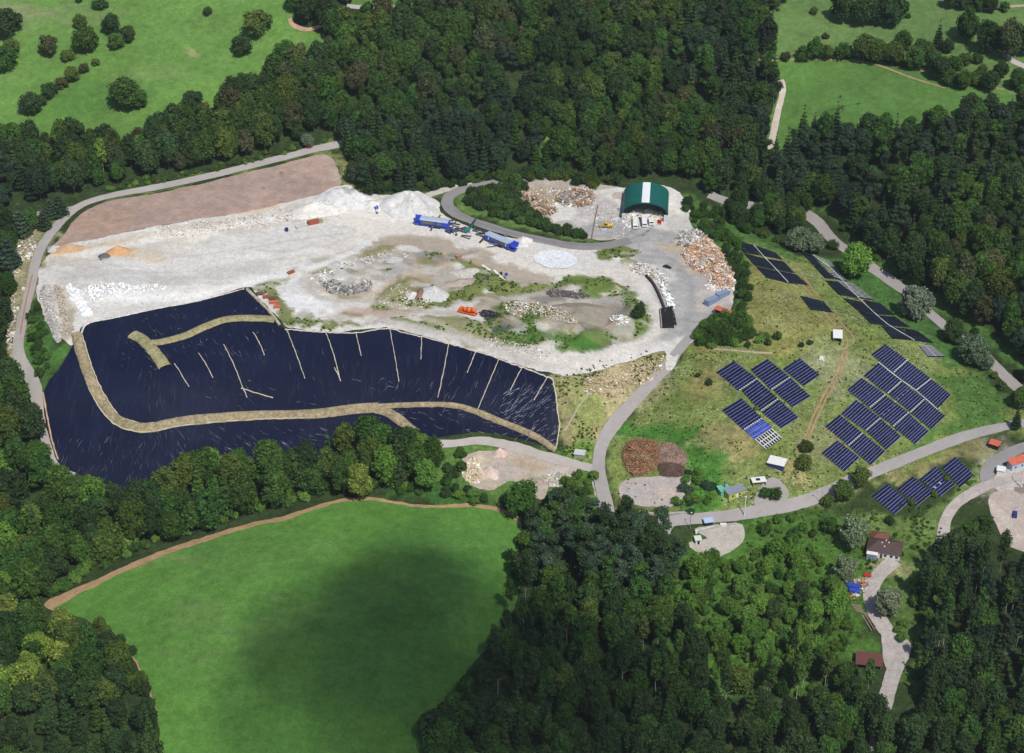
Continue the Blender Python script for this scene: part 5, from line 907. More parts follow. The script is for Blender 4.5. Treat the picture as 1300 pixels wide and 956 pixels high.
def truck(label, a, b, L=8.5, paint=WHT, box=WHT, bh=3.5, group='white trucks tipping in front of the green hall'):
    t, _ = thing('parked_truck', label, 'truck', a, b, group); h = L/2
    c = MB(); c.prism([(h-2.0,.6),(h,.6),(h,1.7),(h-.25,2.75),(h-.5,2.9),(h-2.0,2.9)], -1.2, 1.2, 'y'); c.build('cab', paint, t)
    g = MB(); g.prism([(h+.015,1.75),(h-.23,2.62),(h-.26,2.62),(h-.04,1.75)], -1.05, 1.05, 'y'); g.build('windscreen', GLS, t)
    for y in (-1.215, 1.19): g = MB(); g.box(h-1.3, h-.45, y, y+.025, 1.75, 2.45); g.build('side_window', GLS, t)
    s = MB(); s.bbox(-h, h-2.2, -1.25, 1.25, 1.0, bh, .08); s.build('box_body', box, t)
    f = MB(); f.box(-h+.1, h-.3, -.5, .5, .6, 1.0); f.build('chassis', GRYM, t)
    b_ = MB(); b_.box(h-.02, h+.12, -1.15, 1.15, .45, .75); b_.build('bumper', GRYM, t)
    for x in (-h+1.2, -h+2.5, h-1.1):
        for y in (-1.08, 1.08): wheel(x, y, .5, .3, t)
    return t
def container(name, label, a, b, m, L=6.1, W=2.44, Hh=2.6, group=None, cat='container', top=None):
    t, _ = thing(name, label, cat, a, b, group); s = MB(); h = L/2; n_ = 16; p = []
    s.box(-h, h, -W/2+.05, W/2-.05, .1, Hh-.05)
    for i in range(n_):
        x = -h+.1+(L-.2)*i/n_; s.box(x, x+(L-.2)/n_*.5, -W/2, W/2, .12, Hh-.06)
    s.build('body', m, t); f = MB()
    for x in (-h, h-.12):
        for y in (-W/2-.01, W/2-.11): f.box(x, x+.12, y, y+.12, 0, Hh)
    f.box(-h,h,-W/2-.01,-W/2+.1,Hh-.1,Hh+.01); f.box(-h,h,W/2-.1,W/2+.01,Hh-.1,Hh+.01); f.build('frame', GRYM, t)
    if top: q = MB(); q.box(-h+.12, h-.12, -W/2+.12, W/2-.12, Hh-.02, Hh+.03); q.build('roof', top, t)
    d = MB()
    for y in (-W/2+.1, .03): d.box(h, h+.05, y, y+W/2-.14, .2, Hh-.15)
    d.build('door', m, t); return t
# ------------------------------------------------------------------ heaps and rubble
def heap(name, label, px, py, rx, ry, h, col, cat='heap', group=None, rot=0, jag=.12, ops=(), m=None):
    g = G(px, py); a = abs(G(px+rx, py).x-g.x); b = abs(G(px, py-ry).y-G(px, py+ry).y)/2; nr, ns = 16, 40; V = [(0,0,h)]; 
    for i in range(1, nr+1):
        for j in range(ns):
            t = i/nr; an = 2*math.pi*j/ns; wob = 1+.16*math.sin(an*2+g.x)+.10*math.sin(an*3+g.y)+.06*math.sin(an*5); x, y = math.cos(an)*a*t*wob, math.sin(an)*b*t*wob
            x, y = x*math.cos(rot)-y*math.sin(rot), x*math.sin(rot)+y*math.cos(rot); z = h*(1-t)**1.0*(1.15-.15*t) if t < 1 else -.3
            V.append((x, y, z))
    V = np.array(V); X, Y = V[:,0]+g.x, V[:,1]+g.y; k = V[:,2]/h; V[:,2] += (vnoise(X,Y,3,51)*.5+vnoise(X,Y,1.2,52)*.3+vnoise(X,Y,7,53)*.8)*h*jag*np.clip(k*3,0,1)+H(X,Y)-g.z+.2
    F = [(0,1+j,1+(j+1)%ns) for j in range(ns)]+[(1+(i-1)*ns+j, 1+i*ns+j, 1+i*ns+(j+1)%ns, 1+(i-1)*ns+(j+1)%ns) for i in range(1,nr) for j in range(ns)]
    o = link_mesh(name, V.tolist(), F, m or LM['yard'], None, True, loc=g, col=paint(X, Y, col, ops)); tag(o, label, cat, group); return o
BOX8 = np.array([(-1,-1,-1),(1,-1,-1),(1,1,-1),(-1,1,-1),(-1,-1,1),(1,-1,1),(1,1,1),(-1,1,1)], float)*.5; BF = np.array([(0,3,2,1),(4,5,6,7),(0,1,5,4),(1,2,6,5),(2,3,7,6),(3,0,4,7)])
def rubble(name, label, poly, n_, cols, size, hgt, cat='rubble', flat=.5, long=1.0, seed=0, base=None, kind='stuff', group=None, edge=2.5, m=None):
    r = np.random.default_rng(seed+200); P = outline(poly, .9, 1.5); x0, y0 = P.min(0); x1, y1 = P.max(0); X, Y = [], []
    while len(X) < n_:
        x, y = r.uniform(x0, x1, 4*n_), r.uniform(y0, y1, 4*n_); k = inside(x, y, P); X = np.r_[X, x[k]]; Y = np.r_[Y, y[k]]
    X, Y = X[:n_], Y[:n_]; d = seg_dist(X, Y, np.vstack([P,P[:1]])); z = np.clip(d/edge, 0, 1)*hgt*(.75+.5*vnoise(X,Y,3.5,seed+60))
    S = r.uniform(size[0], size[1], (n_,1))*np.c_[np.ones(n_)*long*r.uniform(.6,1.4,n_), r.uniform(.4,1,n_), r.uniform(.25,1,n_)*flat]
    A_ = r.uniform(0, 6.28, n_); B_ = r.normal(0, .45, n_); Cc = r.normal(0, .3, n_); ca, sa, cb, sb, cc_, sc_ = np.cos(A_), np.sin(A_), np.cos(B_), np.sin(B_), np.cos(Cc), np.sin(Cc)
    p = BOX8[None]*S[:,None,:]*np.array([1,1,1]); p = p*(1+r.uniform(-.25,.25,(n_,8,1)))
    x, y, zz = p[...,0]*cb[:,None]+p[...,2]*sb[:,None], p[...,1], -p[...,0]*sb[:,None]+p[...,2]*cb[:,None]; y, zz = y*cc_[:,None]-zz*sc_[:,None], y*sc_[:,None]+zz*cc_[:,None]
    x, y = x*ca[:,None]-y*sa[:,None], x*sa[:,None]+y*ca[:,None]; cz = H(X,Y)+z+S[:,2]*.4+.2
    V = np.stack([x+X[:,None], y+Y[:,None], zz+cz[:,None]], -1).reshape(-1,3); F = (BF[None]+8*np.arange(n_)[:,None,None]).reshape(-1,4)
    cl = np.array([c[:3] for c in cols]); wt = np.array([c[3] if len(c) > 3 else 1 for c in cols], float); ci = cl[r.choice(len(cl), n_, p=wt/wt.sum())]*r.uniform(.75,1.2,(n_,1)); C = np.repeat(ci, 8, 0)
    if base is not None:
        gx, gy = np.meshgrid(np.arange(x0-1, x1+1.2, 1.2), np.arange(y0-1, y1+1.2, 1.2)); ny_, nx_ = gx.shape; ins = inside(gx, gy, P); dd = np.where(ins, seg_dist(gx, gy, np.vstack([P,P[:1]])), 0)
        zz = H(gx,gy)+np.where(ins, .15+np.clip(dd/edge,0,1)*hgt*(.75+.5*vnoise(gx,gy,3.5,seed+60)), -.5); id_ = np.arange(nx_*ny_).reshape(ny_,nx_)+len(V); bf = np.stack([id_[:-1,:-1],id_[:-1,1:],id_[1:,1:],id_[1:,:-1]],-1).reshape(-1,4)
        km = (ins[:-1,:-1]|ins[:-1,1:]|ins[1:,1:]|ins[1:,:-1]).ravel(); V = np.vstack([V, np.c_[gx.ravel(), gy.ravel(), zz.ravel()]]); F = np.vstack([F, bf[km]]); C = np.vstack([C, np.tile(np.array(base), (nx_*ny_,1))*(1+.2*vnoise(gx.ravel(),gy.ravel(),2.5,9))[:,None]])
    o = link_mesh(name, V.tolist(), F.tolist(), m or LM['dirt'], None, False, col=C); tag(o, label, cat, group, kind); return o
W_ = (.72,.71,.68); LG = (.50,.49,.47); DG = (.17,.165,.16); OR = (.50,.23,.10); TN = (.45,.33,.20); BR = (.22,.13,.08)
heap('gravel_heap', 'big white gravel heap at the tip of the yard beside the brown field', 437,257,34,13,7.5,(.60,.60,.59), ops=[('b',440,252,12,4,(.27,.27,.28),.8,.6)], jag=.25)
heap('gravel_heap', 'long low white heap with broken edges behind the red-brown container', 402,268,34,11,4.5,(.64,.62,.58), jag=.3)
heap('gravel_heap', 'broad white crushed stone heap against the forest, behind the blue machines', 520,264,46,17,8.5,(.60,.59,.57), jag=.2)
heap('gravel_heap', 'small white cone under the conveyor end of the right blue machine', 664,308,13,6,3.2,(.62,.61,.58)); heap('gravel_heap', 'low pale heap left of the broad white heap', 472,262,20,8,3.0,(.62,.60,.56), jag=.2)
heap('gravel_heap', 'white sand heap in the middle of the yard between weedy patches', 552,374,17,11,4.0,(.55,.545,.53), ops=[('b',548,368,6,6,(.42,.42,.42),.6,.8)], jag=.2)
heap('gravel_heap', 'narrow white heap left of the central sand heap', 524,376,10,5,2.0,(.62,.60,.57), jag=.2); heap('gravel_heap', 'curved reddish brown heap wrapping the narrow white heap', 533,374,7,7,2.2,(.22,.13,.095))
heap('gravel_heap', 'flat grey shingle heap under the red box', 590,348,18,8,2.0,(.50,.47,.43), jag=.25); heap('gravel_heap', 'brownish pebble heap right of the central sand heap', 585,360,20,6,2.0,(.40,.33,.28), jag=.25)
heap('gravel_heap', 'small grey gravel heap at the upper left of the weedy ring', 498,330,16,5,1.6,(.42,.40,.40), jag=.3); heap('gravel_heap', 'grey mound on the yard island left of the round bush', 742,398,34,14,3.4,(.27,.24,.19), jag=.08)
heap('sand_heap', 'orange sand heap at the corner of the brown field', 89,317,17,5.5,2.4,(.50,.33,.19)); heap('sand_heap', 'orange sand heap right of the dark pile near the left yard', 150,320,16,6,2.6,(.55,.31,.15), jag=.25); heap('gravel_heap', 'small pale grey heap left of the orange sand heap', 68,316,9,4,1.6,(.44,.43,.42)); heap('gravel_heap', 'small dark grey heap beside the orange sand', 133,326,8,3.5,1.8,(.11,.11,.12))
rubble('scree_ridge', 'long grey scree ridge along the left service road', [(52,372),(60,362),(68,372),(74,400),(80,430),(72,436),(62,415),(54,390)], 1300, [(.48,.46,.43,3),(.36,.34,.31,2),(.56,.54,.51,1)], (.25,.9), 2.2, 'ridge', seed=50, base=(.47,.45,.41))
rubble('scree_ridge', 'tan scree ridge between grey ridge and white bags', [(70,362),(78,368),(86,392),(94,424),(86,432),(78,408),(70,380)], 900, [(.46,.39,.31,3),(.36,.30,.23,2),(.54,.51,.47,1)], (.25,.8), 1.8, 'ridge', seed=51, base=(.42,.36,.29))
heap('gravel_heap', 'pink gravel heap upper of two beside the dirt lot', 635,577,9,6,2.8,(.58,.44,.38)); heap('gravel_heap', 'wide pink gravel heap lower of two beside the dirt lot', 622,601,13,8,3.2,(.60,.47,.41))
CH = 'compost heaps on the pad'
rubble('compost_heap', 'light brown compost heap at the back right of the pad', [(834,570),(845,563),(862,566),(872,580),(868,592),(852,590),(836,588)], 1800, [(.27,.19,.145,3),(.21,.14,.105,2),(.33,.24,.18,1)], (.15,.5), 2.6, 'heap', seed=60, base=(.27,.19,.145), kind='thing', group=CH, edge=4)
rubble('compost_heap', 'dark brown compost heap, darkest of the three', [(836,590),(850,586),(866,590),(868,602),(852,607),(838,602)], 1500, [(.11,.072,.055,3),(.15,.10,.08,1)], (.15,.45), 2.2, 'heap', seed=61, base=(.11,.072,.055), kind='thing', group=CH, edge=3.5)
rubble('compost_heap', 'reddish brown heap of prunings at the back left of the pad', [(791,572),(800,562),(815,559),(832,565),(836,580),(830,595),(812,603),(796,596)], 2600, [(.29,.11,.06,3),(.30,.20,.11,3),(.14,.19,.06,1.2),(*BR,4)], (.25,.9), 1.9, 'heap', seed=24, long=2.4, flat=.3, base=(.22,.13,.08), kind='thing', group=CH, edge=4)
rubble('rubble_heap', 'huge heap of orange and white demolition waste on the right rim of the yard', [(868,322),(882,308),(897,303),(912,316),(926,334),(932,350),(931,366),(908,364),(893,350),(876,338)], 3600, [(*OR,3),(*W_,2.6),(*TN,3),(*LG,1.6),(*BR,.8),(*DG,.4)], (.35,1.15), 2.2, seed=1, base=(.42,.30,.21), long=1.5)
rubble('scrap_heap', 'grey tangle of branches and scrap above the orange rubble', [(858,305),(872,294),(890,296),(898,306),(884,310),(870,314)], 500, [(*LG,2),(.3,.25,.2,2),(*W_,1),(*DG,1)], (.4,1.2), 1.6, seed=2, base=(.33,.28,.22), long=2.4)
rubble('waste_row', 'white low row of waste along the lower edge of the rubble heap', [(897,362),(932,366),(931,371),(905,369)], 130, [(*W_,3),(*TN,1)], (.5,1.3), .8, seed=3)
rubble('wood_heap', 'heap of loose beams and branches beside the hedge in the debris yard', [(652,250),(664,246),(680,250),(693,262),(706,270),(692,274),(676,268),(658,262)], 650, [(.40,.30,.22,2),(.28,.18,.12,2),(.52,.43,.34,2)], (.5,1.2), 2.0, seed=4, base=(.28,.2,.13), long=4.5, flat=.25)
rubble('debris_heap', 'mixed debris heap of boards and slabs left of the green hall', [(708,250),(730,240),(752,243),(756,254),(742,262),(716,263)], 700, [(.42,.36,.30,2),(.30,.20,.13,2),(*W_,1.4),(*DG,1),(.10,.2,.5,.15),(*OR,.4)], (.5,1.6), 1.3, seed=5, base=(.32,.25,.18), long=1.8)
rubble('loose_rubble', 'scattered white rubble on the debris yard', [(650,246),(700,240),(760,255),(790,268),(790,285),(760,280),(720,266),(680,262)], 330, [(*W_,3),(*LG,2),(.12,.22,.5,.25),(*TN,1),(*DG,.7)], (.3,1.1), .1, seed=6)
rubble('loose_rubble', 'white litter scattered on the asphalt before the hall', [(760,275),(795,280),(800,300),(770,300),(755,290)], 130, [(*W_,3),(*LG,1)], (.25,.8), .05, seed=7)
rubble('white_bags', 'row of white big bags running down beside the scree ridges', [(85,366),(92,362),(99,374),(112,392),(118,400),(106,402),(94,386)], 300, [(.80,.81,.82)], (.8,1.5), .7, 'bags', seed=8, flat=.9); rubble('white_bags', 'wide patch of white big bags on the left yard', [(108,368),(125,360),(150,362),(178,363),(208,364),(205,369),(165,372),(140,376),(118,384),(112,376)], 420, [(.80,.81,.82,4),(.68,.66,.60,1)], (.6,1.4), .4, 'bags', seed=9, flat=.9)
rubble('boulder_heap', 'curved heap of grey boulders inside the ring track', [(412,362),(425,358),(440,364),(456,363),(470,358),(468,368),(452,375),(432,375),(416,371)], 600, [(*DG,2.4),(*LG,1.5),(.30,.28,.26,2)], (.5,1.4), 2.0, seed=10, base=(.22,.21,.2), flat=.9)
rubble('loose_stones', 'white stones strewn around the ring track', [(395,350),(430,336),(480,322),(520,322),(510,330),(470,335),(430,345),(420,365),(400,360)], 260, [(*W_,2),(*LG,2),(*DG,1.3)], (.4,1.2), .15, seed=11)
rubble('loose_stones', 'white stones in the weeds by the central sand heaps', [(478,385),(505,362),(520,368),(545,388),(520,392),(490,394)], 420, [(*W_,2),(*LG,3),(*TN,1)], (.2,.8), .1, seed=12); rubble('loose_stones', 'pale stones on the weedy bank beside the orange mixer', [(640,385),(690,388),(720,395),(735,412),(700,405),(670,400),(655,405)], 900, [(*W_,2),(*TN,3),(*LG,3),(.2,.2,.1,1)], (.25,.9), .7, seed=13)
rubble('loose_stones', 'pale stones on the strip between yard island and ring road', [(620,430),(660,436),(700,448),(690,455),(650,446),(618,440)], 480, [(*W_,1.5),(*TN,1.5),(*LG,3)], (.2,.8), .2, seed=14); rubble('loose_stones', 'stones under the round bush of the yard island', [(775,402),(800,404),(802,412),(785,414)], 90, [(*W_,2),(*LG,1)], (.5,1.3), .4, seed=15)
rubble('coal_pile', 'flat dark slag heap above the grey mound', [(693,370),(715,368),(748,374),(740,380),(715,378),(697,378)], 420, [(.10,.09,.09,3),(.25,.22,.2,1)], (.4,1.1), .7, 'heap', seed=16, base=(.13,.12,.115)); rubble('coal_pile', 'black heap behind the orange mixer truck', [(610,396),(625,396),(642,404),(630,408),(612,404)], 200, [(.03,.03,.04,3),(.1,.1,.1,1)], (.4,1.0), 1.0, 'heap', seed=17, base=(.03,.03,.04))
rubble('loose_rubble', 'white rubble around the grassy tips near the black car', [(800,337),(820,335),(840,345),(850,358),(846,372),(838,362),(822,352),(806,348)], 700, [(*W_,2.5),(*LG,2),(*TN,1),(*DG,.4)], (.3,1.1), .6, seed=18, flat=.7); rubble('loose_rubble', 'white film and bales lying along the retaining wall', [(842,362),(850,372),(855,388),(852,394),(844,380),(838,368)], 170, [(.82,.82,.82,3),(*LG,1),(.2,.3,.25,.5)], (.5,1.8), .6, seed=19, flat=.7)
rubble('loose_rubble', 'tan rubble on the slope below the yard corner', [(790,470),(840,452),(846,462),(820,490),(780,500),(740,500),(745,480)], 420, [(.50,.40,.27,3),(*TN,1),(*W_,.7)], (.3,1.3), .1, seed=20); rubble('rubble_heap', 'pale yellow rubble heap left of the pink gravel', [(585,598),(592,586),(606,584),(612,600),(606,616),(594,614)], 420, [(.56,.48,.32,3),(*TN,1),(*W_,1)], (.4,1.2), 1.2, seed=21, base=(.48,.40,.26))
rubble('rubble_heap', 'pale rubble heap with planks in the fork of the roads', [(690,606),(708,600),(722,604),(722,614),(704,620),(694,616)], 300, [(.50,.44,.34,3),(*W_,1),(.25,.4,.6,.3)], (.4,1.2), 1.0, seed=22, base=(.42,.36,.26)); rubble('loose_rubble', 'bare rocky bits on the sandy bank left of the service road', [(18,320),(40,300),(44,320),(22,350),(20,390),(16,440),(10,440),(12,380)], 320, [(.50,.44,.33,3),(*W_,1)], (.4,1.6), .2, seed=23)

rubble('loose_rubble', 'white chunks along the edge of the brown field', [(200,288),(300,276),(350,266),(380,268),(376,280),(340,290),(300,292),(250,300),(210,303)], 900, [(*W_,2),(*LG,2.5),(*TN,1.2),(*DG,.2)], (.2,.9), .35, seed=25)
# tyres of the silo clamp
tb = MB(); r = random.Random(3); q0, q1, q2, q3 = [G(*p) for p in ((839,396),(853,393),(858,415),(843,418))]
for i in range(13):
    for j in range(17):
        p = (q0.lerp(q1, i/12)).lerp(q3.lerp(q2, i/12), j/16); p.z += 1.5+r.uniform(-.1,.3); nrm = Vector((r.uniform(-.3,.3), r.uniform(-.3,.3), 1)).normalized(); a = nrm.orthogonal().normalized(); c = nrm.cross(a); vs = []
        for k in range(8):
            d = a*math.cos(k*math.pi/4)+c*math.sin(k*math.pi/4)
            vs += [p+d*.5-nrm*.1, p+d*.5+nrm*.1, p+d*.26+nrm*.1, p+d*.26-nrm*.1]
        tb.add(vs, [(4*k+u, 4*((k+1)%8)+u, 4*((k+1)%8)+(u+1)%4, 4*k+(u+1)%4) for k in range(8) for u in range(4)])
o = tb.build('old_tyres', RUB); tag(o, 'layer of black old tyres weighing down the clamp at the yard exit', 'tyres', kind='stuff')
cl, _ = thing('storage_clamp', 'rectangular clamp of concrete walls under the black tyres', 'clamp', (848,417), (846,395)); L = 11.5
m_ = MB(); m_.box(-L/2-2.5, L/2+2, -2.6, 2.6, -.3, 1.35); m_.build('filling', DK, cl)
for y in (-3.1, 2.8): m_ = MB(); m_.box(-L/2-3, L/2+2.5, y, y+.3, -.4, 1.7); m_.build('side_wall', CONC, cl)
def wall(label, pts, h, th, m, cat='wall', name='concrete_wall', group=None, cap=None):
    P = path(pts, 1.5) if len(pts) > 2 else np.array([G(*p)[:2] for p in pts]); o_ = P[0]; z0 = HH(*o_); V, F = [], []; T = np.gradient(P, axis=0); N = np.c_[-T[:,1], T[:,0]]; N /= np.linalg.norm(N,axis=1,keepdims=True)
    for i, p in enumerate(P):
        z = HH(*p)-z0
        for s_, zz in ((-1,-.4),(-1,h),(1,h),(1,-.4)): V.append((p[0]+N[i][0]*s_*th/2-o_[0], p[1]+N[i][1]*s_*th/2-o_[1], z+zz))
    for i in range(len(P)-1): F += [(4*i+k, 4*i+(k+1)%4, 4*i+4+(k+1)%4, 4*i+4+k) for k in range(4)]
    n_ = len(P)-1; F += [(0,1,2,3), (4*n_+3,4*n_+2,4*n_+1,4*n_)]
    o = link_mesh(name, V, F, m, None, False, loc=(o_[0], o_[1], z0)); tag(o, label, cat, group); return o
wall('dark stained retaining wall running down to the tyre clamp', [(820,352),(829,362),(836,375),(842,390),(845,400)], 1.8, .9, mat('soot_stained_concrete',(.06,.052,.05),.95,.1,var=.4)); wall('thin dark kerb wall dividing the asphalt yard left of the wheel loader', [(759,262),(755,282),(751,304)], .9, .4, DCON)
for i, (a, b) in enumerate([((754,292),(766,292)),((753,297),(768,297)),((752,303),(772,303))]): wall(['upper','middle','lower'][i]+' of three low bay walls below the wheel loader', [a, b], .9, .4, CONC, group='three low bay walls below the wheel loader')
wall('pale concrete block wall at the right side of the yard below the hall', [(853,309),(866,305),(884,302)], 1.2, .8, CONC); wall('white gutter wall along the bend of the right road beside the tarmac', [(717,548),(728,528),(738,512),(752,497)], .3, .4, CONC, name='kerb_wall')
wall('pale low wall between compost pad and tarmac road', [(812,650),(835,654),(862,652),(880,652)], .8, .8, CONC); wall('low concrete wall along the weighbridge lot', [(884,677),(905,671),(935,666)], 1.0, .5, CONC); wall('short white barrier wall where the two roads meet', [(752,612),(756,630)], .5, .6, CONC)
# ------------------------------------------------------------------ the hall
hl, _ = thing('tipping_hall', 'round green barrel-roofed hall with a white roof strip, open to the yard', 'hall', (789.5,280), (847.5,280)); hl.rotation_euler.z = -math.atan2(hl.location.x, hl.location.y)*1.15; W = 23; D = 22; wz = 4.2; ri = 6.2
def arc(t, W, rise, z0): return (-W/2*math.cos(math.pi*t), z0+rise*math.sin(math.pi*t)**.92)
def arch_sheet(t0, t1, y0, y1, off, n=20, th=.18):
    b = MB(); vs = []
    for o in (off, off-th):
        for i in range(n+1):
            x, z = arc(t0+(t1-t0)*i/n, W+2*o, ri+o, wz); vs += [(x, y0, z), (x, y1, z)]
    k = 2*(n+1); fs = []
    for i in range(n): a = 2*i; fs += [(a,a+1,a+3,a+2),(k+a,k+a+2,k+a+3,k+a+1),(a,a+2,k+a+2,k+a),(a+1,k+a+1,k+a+3,a+3)]
    fs += [(0,k,k+1,1),(2*n,2*n+1,k+2*n+1,k+2*n)]; b.add(vs, fs); return b
arch_sheet(0, .445, -.6, D, .15).build('roof', GROOF, hl); arch_sheet(.555, 1, -.6, D, .15).build('roof', GROOF, hl); sk = arch_sheet(.446, .554, -.6, D, .17).build('skylight', SKYL, hl)
for i in range(1, 9): b = arch_sheet(.44, .56, D*i/9-.05, D*i/9+.05, .24, 6, .06); b.build('glazing_bar', SIL, sk)
rb = MB()
for i in range(13): q = arch_sheet(0, .433, -.6+i*2, -.5+i*2, .21, 14, .05); rb.add(q.v, q.f); q = arch_sheet(.567, 1, -.6+i*2, -.5+i*2, .21, 14, .05); rb.add(q.v, q.f)
rbo = rb.build('roof_seam', GROOF, hl); rbo['kind'] = 'stuff'
arch_sheet(0, 1, -.8, -.55, .3, 28, .75).build('front_rim', mat('dark_green_trim', (.01,.075,.065), .5, .3), hl)
for x in (-W/2, W/2-.35): m_ = MB(); m_.box(x, x+.35, -.3, D, -1, wz+.25); m_.build('side_wall', CONC, hl)
for x in (-W/2-.2, W/2-1.9): m_ = MB(); m_.box(x, x+2.1, -.75, -.35, -1, wz-.3); m_.build('front_pier', mat('pale_hall_panel', (.52,.56,.60), .7, .2), hl)
bk = MB(); bk.add([(arc(i/20, W, ri, wz)[0], D-.2, arc(i/20, W, ri, wz)[1]) for i in range(21)]+[(W/2, D-.2, -1), (-W/2, D-.2, -1)], [tuple(range(23))]); bk.build('back_wall', GRYM, hl)
ins_poly = [(793,279),(800,270),(820,268),(838,270),(845,276),(840,281),(815,277),(800,284)]
rubble('tipped_waste', 'white and yellow waste tipped in the mouth of the green hall', ins_poly, 900, [(*W_,5),(.55,.42,.10,1),(.5,.32,.15,1),(*LG,1),(.05,.08,.2,.5)], (.5,1.5), 1.8, seed=30, base=(.5,.48,.44), flat=.8)
rubble('tipped_waste', 'white waste strewn at the left foot of the hall', [(790,282),(800,282),(803,289),(796,290)], 120, [(*W_,5),(*LG,1)], (.4,1.1), .5, seed=31)
truck('white truck parked leftmost before the green hall', (806,281), (806.5,294), 7.4); truck('long white truck in the middle before the green hall', (816.5,278), (818.5,291), 8.6)
t_ = truck('white van with a dark cab between truck and red car', (826,280), (827,288), 5.4, bh=2.4); car('red car parked rightmost before the green hall', (837,280), (837.5,287), RED, L=4.5)
car('black car standing alone on the asphalt yard', (842,339), (852,342), BLK); car('blue car on the pinkish dirt lot at the right edge', (1288,658), (1288.5,650), mat('deep_blue_car_paint', (.02,.04,.25), .3, .5))
car('small red car at the forest edge above the brown field', (388,189), (398,185), RED)
cn = container('shipping_container', 'grey-blue container, left of two end to end', (896.5,389), (911,381), CBLU, 7.5, 2.9, 2.8, 'two grey-blue containers on the yard rim', top=CBLU); container('shipping_container', 'grey-blue container, right of two end to end', (911,380.5), (923,374), CBLU, 7.0, 2.9, 2.8, 'two grey-blue containers on the yard rim', top=CBLU)
def hut(name, label, a, b, W, h, wm, rm, pitch=.35, over=.35, cat='hut', L=None, mono=False, open_front=False, group=None, door=None, win=0):
    """hut whose long side runs from photo point a to b; depth W goes away from the camera"""
    t, L0 = thing(name, label, cat, a, b, group); L = L or L0; x0, x1 = -L/2, L/2
    if open_front:
        m_ = MB(); m_.box(x0, x0+.15, 0, W, -.5, h); m_.box(x1-.15, x1, 0, W, -.5, h); m_.box(x0+.15, x1-.15, W-.15, W, -.5, h); m_.build('wall', wm, t)
        for x in (x0+.02, x1-.2): p = MB(); p.box(x, x+.18, -.2, -.02, -.5, h); p.build('post', WOOD, t)
    else: m_ = MB(); m_.box(x0, x1, 0, W, -.5, h); m_.build('wall', wm, t)
    r_ = MB()
    if mono: r_.prism([(-over, h+.02), (-over, h+.17), (W+over, h+pitch+.17), (W+over, h+pitch+.02)], x0-over, x1+over)
    else: r_.prism([(-over,h-.05),(W/2,h+pitch),(W+over,h-.05),(W+over,h+.1),(W/2,h+pitch+.16),(-over,h+.1)], x0-over, x1+over)
    r_.build('roof', rm, t)
    if door: d = MB(); d.box(x0+L*door[0], x0+L*door[0]+1.0, -.04, .0, 0, 2.0); d.build('door', door[1], t)
    for i in range(win): w_ = MB(); xx = x0+L*(i+.6)/(win+.4); w_.box(xx-.45, xx+.45, -.03, 0, .9, 1.8); w_.build('window', GLS, t)
    return t
hut('open_shed', 'long shed with a bright red roof at the corner of the grey-blue containers', (907,399), (925,402), 3.0, 2.3, DCON, RTILE, .5, cat='shed', open_front=True)
hut('storage_hut', 'open hut with a white sheet roof beside the rutted track', (1058,434), (1068,436), 6.0, 2.5, WHT, WHT, .5, mono=True, open_front=True)
hut('storage_hut', 'blue-fronted hut with a white flat roof below the left solar group', (974,592), (994,599), 5.2, 2.4, mat('dark_blue_boards', (.03,.05,.16), .7, .2), WHT, .15, mono=True, cat='hut')
hut('garden_hut', 'tiny hut with a red roof below the tarmac road on the right', (1255,568), (1266,572), 3.2, 2.2, INT, RTILE, .3, mono=True)
hut('garden_hut', 'tiny pale hut between liner and road at the left of the fork', (729,581), (741,582), 3.2, 1.8, mat('grey_boards', (.33,.34,.33), .8, .2), mat('pale_grey_roof', (.50,.50,.48), .7, .2), .2, mono=True)
hut('weighing_cabin', 'long cabin with a slanting grey roof and yellow-green walls by the road', (925,637), (946,626), 3.8, 2.9, YW, mat('slate_grey_roof', (.21,.24,.29), .6, .3), .3, mono=True, cat='cabin', door=(.45,WHT), win=2)
gh = hut('machine_hut', 'small pale green hut with a vent pipe behind the grey-roofed cabin', (915,631), (927,626), 3.6, 2.4, GRN, GRN, .2, mono=True); m_ = MB(); m_.cyl((.5,2,2.3),(.5,2,5.6),.32,.3,10); m_.build('vent_pipe', GRYM, gh)
bs = hut('charging_shelter', 'small open shelter with yellow posts and a cluttered white roof by the paved bay', (956,618), (972,615), 3.0, 1.9, YW, WHT, .1, mono=True, open_front=True, cat='shelter'); m_ = MB(); m_.box(-1.2,.6,.8,2.3,2.1,2.25); m_.build('roof_panel', GLS, bs)
hut('container_hut', 'white cube-shaped hut with a black opening at the right edge', (1265,603), (1274,605), 3.0, 2.6, WHT, WHT, .1, mono=True); hut('workshop', 'long building with an orange-red roof and bluish wall at the right edge', (1284,599), (1312,588), 3.2, 3.0, LBL, RTILE, .8, cat='building', mono=True, win=3)
